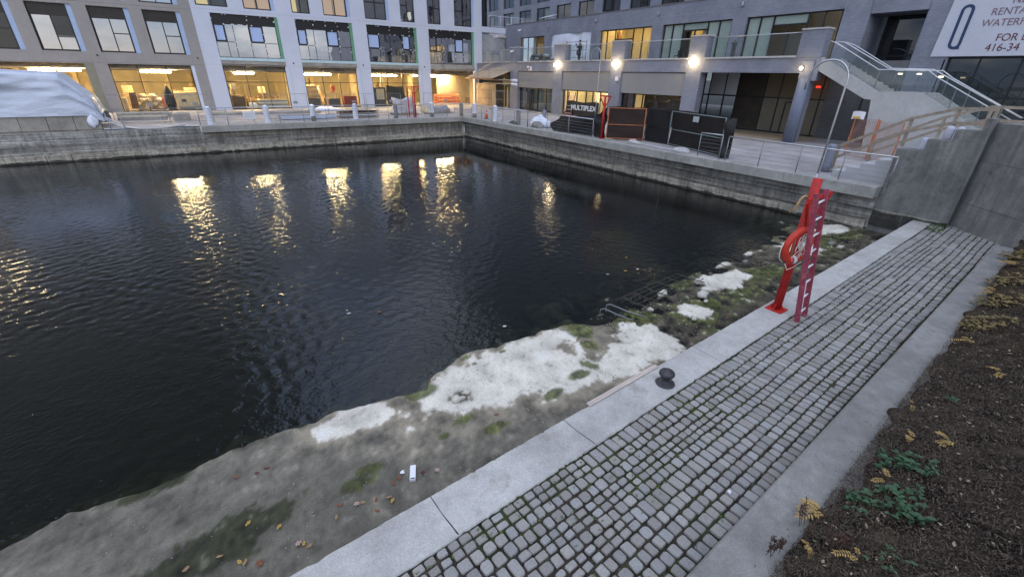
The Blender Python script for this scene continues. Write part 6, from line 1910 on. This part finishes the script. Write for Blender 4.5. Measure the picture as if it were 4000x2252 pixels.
# ================================================================== canopy corner under the terrace
r = root('timber_canopy', (28, 46, ZD), 'sloping timber and plywood canopy on scaffold tubes in the basin corner', 'canopy')
m = MB(); m.add([(27.3, 49.7, 4.62), (27.3, 43.9, 4.62), (28.95, 42.9, 5.34), (28.95, 49.0, 5.34), (27.3, 49.7, 4.66), (27.3, 43.9, 4.66), (28.95, 42.9, 5.38), (28.95, 49.0, 5.38)], [(3, 2, 1, 0), (4, 5, 6, 7), (0, 1, 5, 4), (1, 2, 6, 5), (2, 3, 7, 6), (3, 0, 4, 7)]); m.build('deck', M_ply, r)
m = MB(); m.box(27.2, 27.28, 43.8, 49.8, 4.52, 4.66); m.build('fascia', pm('brown_board', (.17, .09, .05), .7), r)
for z in (4.50, 4.14):
    m = MB(); m.tube([(28.0, 47.0, z), (28.0, 40.5, z)], .07, 8); m.build('beam', M_wood, r)
    m = MB(); m.tube([(28.0, 41.2, z), (28.0, 40.35, z)], .13, 10); m.build('wrapped_end', M_plastic, r)
m = MB()
for y in (47.2, 44.9, 49.5): m.tube([(27.5, y, ZD), (27.5, y, 5.6)], .025, 6)
m.tube([(27.5, 49.4, 2.4), (27.5, 46.0, 4.3)], .025, 6); m.tube([(27.5, 49.5, 3.4), (27.5, 41.8, 3.4)], .02, 6)
m.build('scaffold_tube', M_steel_dull, r)
r = root('hoarding', (28.8, 47, ZD), 'plywood hoarding under the timber canopy', 'hoarding')
m = MB()
for k in range(4): m.box(28.7, 28.74, 45.4 + k * 1.1, 46.49 + k * 1.1, ZD, 4.08 - .02 * (k % 2))
m.build('sheet', M_ply, r)
r = root('timber_prop', (28.6, 43.9, ZD), 'yellow timber props in the dark doorway beside the hoarding', 'prop')
m = MB(); m.bar((29.3, 43.9, ZD), (29.3, 43.9, 3.8), .22, .1); m.bar((29.4, 44.7, ZD), (29.4, 44.7, 3.9), .14, .1); m.bar((29.3, 43.6, ZD + .05), (29.3, 44.2, ZD + .05), .2, .1); m.build('post', pm('yellow_timber', (.50, .36, .12), .7, var=.2), r)
m = MB(); m.box(29.7, 29.75, 42.9, 45.4, ZD, 5.3); tag(m.build('doorway_dark_sheet', M_black, None), 'black sheet standing for the dark of the doorway behind the timber props', 'screen')  # black sheet stands in for the darkness inside the doorway
r = root('alarm_box', (28.85, 39.4, 5.5), 'white wall box with a red face and round horn under the terrace', 'alarm box')
m = MB(); m.box(28.78, 28.96, 39.1, 39.45, 5.42, 5.78); m.build('case', M_paper, r)
m = MB(); m.box(28.765, 28.779, 39.2, 39.38, 5.5, 5.7); m.build('face', M_red, r)
m = MB(); m.lathe([(.02, -.1), (.12, -.06), (.13, .02), (.05, .1)], (28.84, 39.62, 5.74), 12); m.build('horn', M_paper, r)
r = root('wall_box', (28.9, 27.5, 4.75), 'small white socket box on the pier right of the lit shop', 'wall box')
m = MB(); m.cbox(28.86, 28.985, 27.35, 27.68, 4.72, 5.0, .02); m.build('case', M_paper, r)
m = MB(); m.tube([(28.95, 27.0, 4.75), (28.95, 27.0, 6.1)], .02, 6); m.build('conduit', M_steel_dull, r)
for y, z, lb in ((35.18, 5.91, 'lit globe wall lamp on the pier left of the lit shop'), (27.85, 5.96, 'lit globe wall lamp on the pier right of the lit shop'), (20.70, 6.0, 'lit globe wall lamp on the pier left of the dark entrance'), (13.53, 5.62, 'small lit wall lamp above the blue grey column')):
    r = root('wall_lamp', (28.9, y, z), lb, 'wall lamp', 'lit wall lamps')
    k = .6 if y < 14 else 1.0
    m = MB(); m.lathe([(.03 * k, -.17 * k), (.11 * k, -.13 * k), (.15 * k, -.03 * k), (.14 * k, .07 * k), (.08 * k, .14 * k), (.02 * k, .16 * k)], (28.76, y, z), 16); m.build('globe', emit('lamp_globe', (1.0, .76, .42), 16.0) if k == 1 else emit('small_lamp_globe', (1.0, .78, .45), 2.5), r)
    m = MB(); m.box(28.88, 28.968, y - .06, y + .06, z - .1, z + .12); m.build('bracket', M_dkgrey, r)
    pl = bpy.data.lights.new('wall_lamp_light', 'POINT'); pl.energy = 4.5 * k; pl.color = (1.0, .74, .42); pl.shadow_soft_size = .12
    o = bpy.data.objects.new('wall_lamp_light', pl); COL.objects.link(o); o.parent = r; o.location = (-.36, 0, 0)

# ================================================================== terrace: glass railings, person, frames
for a, b, lb in [(14.10, 19.88, 'glass terrace railing nearest the stairs'), (21.22, 27.02, 'glass terrace railing before the pale green windows'), (28.46, 34.14, 'glass terrace railing in front of the standing person'), (35.78, 41.58, 'glass terrace railing before the heaped dark bags'), (43.05, 48.6, 'glass terrace railing at the basin corner')]:
    r = root('glass_railing', (29.3, (a + b) / 2, 6.26), lb, 'railing', 'glass terrace railings')
    m = MB(); m.tube([(29.3, a, 7.42), (29.3, b, 7.42)], .025, 8); m.build('handrail', M_steel, r)
    m = MB(); m.quad((29.3, a + .03, 6.28), (29.3, b - .03, 6.28), (29.3, b - .03, 7.38), (29.3, a + .03, 7.38)); m.build('pane', G_rail, r)
    for k in (1, 2):
        y = a + (b - a) * k / 3; m = MB(); m.box(29.32, 29.35, y - .02, y + .02, 6.265, 7.39); m.build('post', M_steel_dull, r)

def skin_body(name, joints, edges, mat, parent, sub=1):
    w = wloc(parent)
    me = bpy.data.meshes.new(name)
    me.from_pydata([tuple(Vector(p) - w) for p, _ in joints], edges, [])
    o = bpy.data.objects.new(name, me); COL.objects.link(o); o.parent = parent
    sk = o.modifiers.new('skin', 'SKIN'); sk.use_smooth_shade = True
    for v, (_, q) in zip(me.skin_vertices[0].data, joints): v.radius = q if isinstance(q, tuple) else (q, q)
    me.skin_vertices[0].data[0].use_root = True
    sb = o.modifiers.new('sub', 'SUBSURF'); sb.levels = sub; sb.render_levels = sub
    dg = bpy.context.evaluated_depsgraph_get()
    m2 = bpy.data.meshes.new_from_object(o.evaluated_get(dg))
    o.modifiers.clear(); o.data = m2; m2.name = name
    m2.materials.clear(); m2.materials.append(mat)
    return o
def person():
    x, y, z = 29.95, 33.35, 6.105
    r = root('person', (x, y, z), 'person in long black coat and cap holding up a camera on the terrace', 'person')
    V = lambda a, b, c: (x + a, y + b, z + c)
    J = [(V(0, 0, .95), (.15, .12)), (V(0, 0, 1.15), (.14, .11)), (V(0, 0, 1.36), (.16, .11)), (V(0, 0, 1.47), (.06, .06)), (V(-.02, 0, 1.56), (.055, .06)),
         (V(0, .10, .88), .095), (V(0, .11, .48), .068), (V(.01, .11, .09), .045), (V(-.10, .12, .03), .035),
         (V(0, -.10, .88), .095), (V(-.02, -.10, .48), .068), (V(.0, -.10, .09), .045), (V(-.12, -.11, .03), .035),
         (V(0, .19, 1.38), .06), (V(-.06, .25, 1.14), .05), (V(-.24, .17, 1.30), .038), (V(0, -.19, 1.38), .06), (V(-.02, -.26, 1.12), .05), (V(-.04, -.22, .90), .038)]
    E_ = [(0, 1), (1, 2), (2, 3), (3, 4), (0, 5), (5, 6), (6, 7), (7, 8), (0, 9), (9, 10), (10, 11), (11, 12), (2, 13), (13, 14), (14, 15), (2, 16), (16, 17), (17, 18)]
    skin_body('body', J, E_, pm('black_clothing', (.012, .012, .014), .8, var=.3, bmp=.1), r)
    ct = MB(); n = 16; rings = []
    for t, a in ((.62, .19), (.8, .18), (1.0, .165), (1.2, .17), (1.38, .19), (1.46, .09)): rings.append([(x + a * .72 * math.cos(6.283 * k / n), y + a * 1.05 * math.sin(6.283 * k / n), z + t) for k in range(n)])
    ct.loft(rings, True, True, True); ct.build('coat', pm('black_clothing', (.012, .012, .014), .8), r)
    skin = pm('skin', (.42, .26, .19), .5, var=.05, bmp=0)
    hd = MB(); hd.lathe([(.03, -.13), (.065, -.10), (.08, -.03), (.083, .04), (.07, .10), (.03, .125)], V(-.02, 0, 1.66), 14); hd.blob(V(-.105, 0, 1.65), .02, .014, .02, random.Random(1), 6, 5, 0)
    h = hd.build('head', skin, r)
    hr = MB(); hr.lathe([(.089, .0), (.092, .05), (.078, .11), (.03, .14), (.0, .145)], V(-.015, 0, 1.66), 14); hr.box(x - .17, x - .08, y - .05, y + .05, z + 1.70, z + 1.712); hr.build('cap', pm('black_cloth_cap', (.01, .01, .012), .8, bmp=0), r)
    for (a, b, c, d) in ((-.27, .155, 1.33, 1), (-.045, -.22, .83, -1)):
        jn = [(V(a, b, c), .028), (V(a - .02, b, c + .03 * d), .03)]; ed = [(0, 1)]
        for q in range(5):
            k = len(jn); o_ = (q - 2) * .014; jn += [(V(a - .04, b + o_, c + .05 * d), .009), (V(a - .055, b + o_ * 1.2, c + .078 * d), .008)]; ed += [(1, k), (k, k + 1)]
        skin_body('hand', jn, ed, skin, r)
    cm = MB(); cm.cbox(x - .36, x - .30, y + .07, y + .22, z + 1.36, z + 1.47, .01); cm.lathe([(.035, 0), (.035, .07)], V(-.33, .145, 1.40), 10)
    tag(cm.build('camera', pm('camera_black', (.012, .012, .013), .4, bmp=0), None), 'black camera held up by the person on the terrace', 'camera')
    bg = MB(); bg.blob(V(.02, .27, .82), .10, .15, .24, random.Random(2), 12, 10, .12); tag(bg.build('shoulder_bag', pm('black_bag', (.015, .014, .014), .7, bmp=0), None), 'black shoulder bag hanging at the person on the terrace', 'bag')
person()
r = root('scaffold_frame', (31.5, 35.6, 6.1), 'thin steel scaffold frame behind the person on the terrace', 'scaffold')
m = MB()
for y in (37.0, 34.2): m.tube([(31.5, y, 6.1), (31.5, y, 8.0)], .03, 6)
for z in (6.6, 7.2, 7.9): m.tube([(31.5, 37.0, z), (31.5, 34.2, z)], .022, 6)
m.build('tube', M_dkgrey, r)
r = root('bag_heap', (30.6, 39.8, 6.1), 'heap of dark and pale sacks on the terrace behind the glass', 'bags')
rnd = random.Random(17)
for k in range(16):
    m = MB(); q = k // 6; m.blob((30.5 + rnd.uniform(-.3, .3), 41.2 - (k % 6) * .62 - q * .3, 6.25 + .26 * q), .35, .42, .17, rnd, 10, 7, .2); m.build('sack', [M_dkgrey, pm('grey_sack', (.20, .22, .22), .7), M_dkgrey, M_ledge][k % 4], r)
r = root('garden_urn', (31.5, 20.4, 6.1), 'dark narrow urn behind the terrace glass', 'urn')
m = MB(); m.lathe([(.16, .0), (.14, .5), (.12, 1.0), (.2, 1.05), (.2, 1.12), (.07, 1.2), (.07, 1.3)], (31.6, 19.6, 6.105), 12); m.build('body', M_dkgrey, r)
r = root('patio_chair', (31.8, 24.2, 6.1), 'small dark chair by the lit terrace door', 'chair')
m = MB(); m.cbox(31.6, 32.0, 24.0, 24.4, 6.5, 6.56, .01); m.build('seat', M_black, r)
m = MB(); m.box(31.98, 32.02, 24.0, 24.4, 6.58, 6.9); m.build('backrest', M_black, r)
for dx in (31.62, 31.95):
    for dy in (24.02, 24.35):
        m = MB(); m.box(dx, dx + .03, dy, dy + .03, 6.102, 6.5); m.build('leg', M_black, r)

# ================================================================== outer stair, banner
def stair():
    r = root('outer_stair', (29.5, 9, ZD), 'pale concrete outer stair with glass sides climbing to the terrace', 'stair')
    M_st = concrete('pale_stair_concrete', (.40, .405, .40), .10, .06, gpos=.68)
    pf = [(12.71, 6.16), (9.68, 4.56), (7.86, 4.57), (4.4, 2.55), (4.4, ZD - .05), (9.46, ZD - .05), (9.80, 4.18), (10.12, 4.20), (12.71, 5.50)]
    m = MB(); m.prism(pf, 'x', 29.0, 29.28); m.build('stringer', M_st, r)
    m = MB(); m.prism([(12.71, 6.16), (9.68, 4.56), (7.86, 4.57), (4.4, 2.55), (4.4, 2.2), (7.9, 4.2), (9.7, 4.2), (12.71, 5.7)], 'x', 31.3, 31.5); m.build('inner_stringer', M_st, r)
    s_ = MB()
    for k in range(10): s_.box(29.281, 31.299, 9.7 + k * .30, 9.7 + (k + 1) * .30 - .002, 4.3 + k * .155, 4.56 + (k + 1) * .155 - .02)
    s_.box(29.281, 31.299, 7.86, 9.698, 4.36, 4.55)
    for k in range(11): s_.box(29.281, 31.299, 7.86 - (k + 1) * .31, 7.86 - k * .31 - .002, 4.2 - k * .18, 4.52 - (k + 1) * .18 + .05)
    s_.build('tread', pm('stair_tread', (.38, .38, .37), .7, var=.1), r)
    for x, lb in ((29.12, 'glass'), (31.4, 'glass')):
        top = [(12.72, 6.98), (12.25, 6.82), (9.95, 5.56), (8.0, 5.56), (7.55, 5.25), (4.5, 3.62)]
        m = MB(); m.tube([(x, a, b) for a, b in top], .024, 8); m.build('handrail', M_alu, r)
        low = [(12.7, 6.2), (9.68, 4.6), (7.86, 4.61), (4.42, 2.62)]
        g = MB()
        g.quad((x, 9.96, 5.5), (x, 9.7, 4.62), (x, 12.65, 6.18), (x, 12.6, 6.9)); g.quad((x, 7.95, 5.5), (x, 7.87, 4.62), (x, 9.66, 4.62), (x, 9.92, 5.5)); g.quad((x, 4.6, 3.6), (x, 4.5, 2.7), (x, 7.84, 4.58), (x, 7.9, 5.42))
        g.build('glass_side', G_rail, r)
        for a, b0, b1 in ((11.3, 5.45, 6.28), (9.9, 4.7, 5.53), (8.9, 4.58, 5.54), (7.7, 4.5, 5.32), (6.7, 3.95, 4.78), (5.6, 3.3, 4.2)):
            p = MB(); p.box(x + .02, x + .05, a - .02, a + .02, b0, b1); p.build('post', M_steel_dull, r)
    m = MB(); m.tube([(30.9, 13.1, 7.0), (30.9, 12.6, 6.95), (30.9, 10.15, 5.66), (30.9, 8.25, 5.6), (30.9, 4.5, 3.65)], .026, 8); m.build('handrail', M_alu, r)
    for a, b in ((9.7, 5.42), (8.9, 5.42), (8.0, 5.3)):
        L = MB(); L.box(31.36, 31.40, a - .1, a + .1, b - .04, b + .02); L.build('stair_light', emit('stair_lamp', (1.0, .85, .6), .8), r)
stair()
r = root('wall_banner', (32.9, 5, 6.2), 'big white rental banner with a blue oval logo on the grey wall', 'banner')
m = MB(); m.prism([(9.17, 6.25), (9.02, 9.6), (1.0, 9.6), (1.0, 6.22)], 'x', 32.93, 32.97)
for i, v in enumerate(m.v): pass
m.build('sheet', pm('banner_vinyl', (.50, .52, .58), .45, var=.05, scale=.8, bmp=.15, bscale=3, bdist=.05), r)
M_navy = pm('navy_print', (.022, .045, .11), .6, var=.05, bmp=0)
m = MB(); q = []; hw = .255; za, zb = 6.82, 8.26; cy = 8.38
for ring_r, rev in ((hw, 0), (hw - .125, 1)):
    pts = []
    for i in range(17): a = math.pi * i / 16; pts.append((cy + ring_r * math.cos(a), zb + ring_r * math.sin(a) * 1.0))
    for i in range(17): a = math.pi + math.pi * i / 16; pts.append((cy + ring_r * math.cos(a), za + ring_r * math.sin(a) * 1.0))
    q.append(pts)
n = len(q[0]); m.add([(32.918, a, b) for a, b in q[0]] + [(32.918, a, b) for a, b in q[1]], [(i, (i + 1) % n, n + (i + 1) % n, n + i) for i in range(n)])
m.quad((32.9165, cy - .02, za - .257), (32.9165, cy - .24, za - .257), (32.9165, cy - .24, za - .14), (32.9165, cy - .02, za - .14))
m.build('logo', M_navy, r)
M_maroon = pm('maroon_print', (.13, .028, .045), .6, var=.05, bmp=0)
M_mauve = pm('mauve_print', (.20, .11, .14), .6, var=.05, bmp=0)
for tx, yy, zz, sz, mt in (('NEW', 6.90, 8.42, .42, M_mauve), ('RENTALS', 7.48, 7.98, .42, M_mauve), ('WATERFRONT', 7.66, 7.52, .42, M_mauve), ('FOR LEASE', 6.93, 6.88, .44, M_maroon), ('416-34', 7.16, 6.45, .46, M_maroon)):
    text_part('lettering', tx, sz, mt, r, (32.922, yy, zz), (0, -1, 0), (0, 0, 1), .003, 'LEFT', .92)

# ================================================================== works at the stair foot
r = root('wood_guard_rail', (21.3, 6.5, ZD), 'raw timber guard rail climbing beside the pale stone steps', 'guard rail', 'timber guard rails')
def timber_rail(r, x, pts, hs=(.95, .5)):
    for (a, b), (c, d) in zip(pts, pts[1:]):
        for h in hs: m = MB(); m.bar((x, a, b + h), (x, c, d + h), .045, .10); m.build('rail', M_wood, r)
    for a, b in pts: m = MB(); m.bar((x + .05, a, b), (x + .05, a, b + 1.0), .09, .09); m.build('post', M_wood, r)
timber_rail(r, 21.3, [(7.75, ZD + .02), (5.76, 2.90), (4.6, 3.30), (3.7, 3.32)])
r = root('wood_guard_rail', (24.4, 6.2, ZD), 'second timber guard rail on the far side of the stone steps', 'guard rail', 'timber guard rails')
timber_rail(r, 24.4, [(7.6, ZD + .02), (5.6, 2.85), (4.4, 3.30), (3.0, 3.32)])
def netting(label, a, b, h, seed):
    r = root('safety_fence', a, label, 'fence', 'orange safety fences')
    g = MB(); a, b = Vector(a), Vector(b); d = b - a; L = d.length; fl = Field(seed, 12, .3, 1.2)
    n = d.normalized().cross(Vector((0, 0, 1)))
    nu, nv = int(L / .09), int(h / .09)
    P = lambda i, j: a + d * (i / nu) + Vector((0, 0, h * j / nv)) + n * (.03 * float(fl(np.array([i * .2]), np.array([j * .2]))[0]))
    for i in range(nu + 1):
        for j in range(nv): g.bar(P(i, j), P(i, j + 1), .015, .005)
    for j in range(nv + 1):
        for i in range(nu): g.bar(P(i, j), P(i + 1, j), .015, .005)
    g.build('netting', pm('orange_net', (.40, .20, .14), .6, var=.12, bmp=0), r)
    for q in (a, b):
        p = MB(); p.bar(q, q + Vector((0, 0, h + .05)), .05, .05); p.build('post', M_orange_frame, r)
netting('orange safety netting left of the pale stair wall', (26.6, 9.35, ZD), (26.0, 8.2, ZD), 1.75, 1)
netting('orange safety netting in front of the pale stair wall', (25.9, 8.1, ZD), (25.2, 7.0, ZD), 1.7, 2)
r = root('stair_sign', (26.4, 9.3, 3.3), 'curled white warning sign with yellow stripe on the orange netting', 'sign')
m = MB(); m.grid(lambda u, v: (26.5 - .12 * math.sin(u * 2.6), 9.50 - u * .55, 3.36 + v * .34 + .04 * math.sin(u * 3)), 8, 2, True); m.build('sheet', M_paper, r)
m = MB(); m.box(26.33, 26.345, 9.08, 9.4, 3.42, 3.5); m.build('stripe', M_yellow, r)
lump('sand_bag', 'grey sandbag with yellow strap at the foot of the timber rail', 'sandbag', (21.2, 7.45, ZD + .05), .28, .2, .15, pm('sandbag_cloth', (.33, .32, .28), .8, var=.3, scale=12), 51, .25)
m = MB(); m.obox((21.15, 7.35, ZD + .22), (.02, .12, .05), (.03, 0, 0), (0, 0, .008)); tag(m.build('strap', M_yellow, None), 'yellow strap lying over the grey sandbag', 'strap')
for k in range(4):
    r = root('water_drum', (21.0, 5.1 - k * .27, 3.3), 'clear plastic wrapped drum %s the stepped wall' % ['first on', 'second on', 'third on', 'rearmost on'][k], 'drum', 'wrapped drums on the stepped wall')
    m = MB(); m.lathe([(.11, .0), (.12, .05), (.12, .32), (.10, .38), (.05, .42)], (20.7, 5.0 - k * .26, 3.32 if k > 1 else 2.9), 14); m.build('body', pm('milky_drum', (.42, .43, .50), .25, var=.15, scale=5), r)
r = root('conifer', (27.2, 4.8, 3.3), 'small dark green conifer in a pot behind the timber rail', 'conifer')
m = MB(); m.tube([(27.2, 4.6, 3.3), (27.2, 4.6, 4.3)], .03, 6); m.build('trunk', M_stem if 'M_stem' in globals() else M_oldwood, r)
m = MB(); rnd = random.Random(5)
for _ in range(900):
    h = rnd.random(); q = (.34 * (1 - h) + .03) * math.sqrt(rnd.random()); a = rnd.uniform(0, 6.28)
    c = Vector((27.2 + q * math.cos(a), 4.6 + q * math.sin(a), 3.35 + h * 1.0)); d = Vector((math.cos(a), math.sin(a), rnd.uniform(-.2, .8))) * rnd.uniform(.03, .07); e = Vector((-math.sin(a), math.cos(a), 0)) * .008
    m.quad(c - e, c + e, c + d + e * .3, c + d - e * .3)
m.build('crown', pm('dark_conifer', (.035, .055, .02), .8, var=.5, scale=10, bmp=0), r)
m = MB(); m.bar((18.4, 1.55, 2.05), (17.2, .1, 2.25), .04, .04); tag(m.build('handrail_bar', M_alu, None), 'pale metal handrail fixed on the massive retaining wall', 'handrail')

# ---- small fittings and floating leaves
def cctv(p, d, label):
    p, d = Vector(p), Vector(d).normalized(); r = root('security_camera', p, label, 'camera', 'white security cameras')
    m = MB(); m.obox(p, d * .16, d.cross(Vector((0, 0, 1))) * .06, (0, 0, .06)); m.obox(p + d * .17 + Vector((0, 0, .05)), d * .05, d.cross(Vector((0, 0, 1))) * .065, (0, 0, .012)); m.build('housing', M_paper, r)
    m = MB(); m.tube([p - d * .05, p - d * .16 - Vector((0, 0, .12))], .02, 6); m.build('arm', M_steel_dull, r)
cctv((28.82, 42.45, 7.2), (-.6, .8, -.15), 'white security camera on the corner terrace pier')
cctv((32.75, 46.8, 9.55), (-.7, .7, -.2), 'white security camera high on the band near the white slab')
r = root('roof_panel', (33.1, 42.4, 10.25), 'tilted white flat panel on the roof edge of the grey building', 'panel')
m = MB(); m.add([(32.9, 43.4, 10.42), (32.9, 41.4, 10.50), (33.7, 41.4, 10.72), (33.7, 43.4, 10.64), (32.9, 43.4, 10.45), (32.9, 41.4, 10.53), (33.7, 41.4, 10.75), (33.7, 43.4, 10.67)], [(3, 2, 1, 0), (4, 5, 6, 7), (0, 1, 5, 4), (1, 2, 6, 5), (2, 3, 7, 6), (3, 0, 4, 7)]); m.build('sheet', M_paper, r)
m = MB(); m.tube([(33.2, 42.4, 10.23), (33.2, 42.4, 10.52)], .04, 6); m.build('stand', M_steel_dull, r)
_rn = random.Random(70)
for _x, _y, _c in [(10.0, 8.3, 0), (9.2, 7.6, 0), (9.6, 7.5, 1), (2.5, 9.0, 2), (1.9, 9.3, 1), (4.6, 6.9, 1), (8.6, 7.7, 1), (1.7, 15.5, 1), (5.5, 12.5, 1)]:
    m = MB(); n = 9; m.add([(_x + .055 * math.cos(6.283 * i / n) * _rn.uniform(.6, 1.1), _y + .04 * math.sin(6.283 * i / n) * _rn.uniform(.6, 1.1), .022) for i in range(n)], [tuple(range(n))])
    tag(m.build('floating_leaf', [pm('leaf_yellow', (.52, .30, .04), .7), M_ledge, pm('leaf_rust', (.30, .085, .03), .7)][_c], None), ['yellow leaf floating on the dark water', 'pale scrap floating on the dark water', 'single rust leaf floating on the dark water'][_c], 'leaf', 'leaves and scraps afloat')

# ---- goods stacked deeper inside the lit ground floor
_rn = random.Random(88)
_ct = [pm('carton_tan', (.50, .36, .19), .7, var=.2), pm('carton_pale', (.60, .50, .33), .7, var=.15), pm('carton_brown', (.22, .13, .07), .7, var=.2), M_dkgrey]
for _x0 in (-4.2, -3.2, -.6, .2, 3.6, 5.0, 6.2, 7.3, 10.0, 11.6, 12.6, 13.9, 16.8, 18.6, 19.8, 20.9, -8.5, -7.2, -10.2):
    _z = 1.695
    for _k in range(_rn.randint(1, 4)):
        _w, _h, _d = _rn.uniform(.5, .95), _rn.uniform(.3, .6), _rn.uniform(.5, .8); _y = _rn.uniform(53.3, 53.8); _x = _x0 + _rn.uniform(-.12, .12); _q = _rn.randint(0, 3)
        r = root('carton', (_x, _y, _z), ['tan carton stacked deep inside the lit ground floor', 'pale carton stacked deep inside the lit ground floor', 'brown carton stacked deep inside the lit ground floor', 'charcoal carton stacked deep inside the lit ground floor'][_q], 'carton', 'cartons deep inside the lit ground floor')
        m = MB(); m.cbox(_x - _w / 2, _x + _w / 2, _y, _y + _d, _z, _z + _h - .004, .012); m.build('box', _ct[_q], r)
        m = MB(); m.box(_x - .03, _x + .03, _y - .003, _y - .0005, _z + .02, _z + _h - .03); m.build('tape', M_cream, r)
        _z += _h
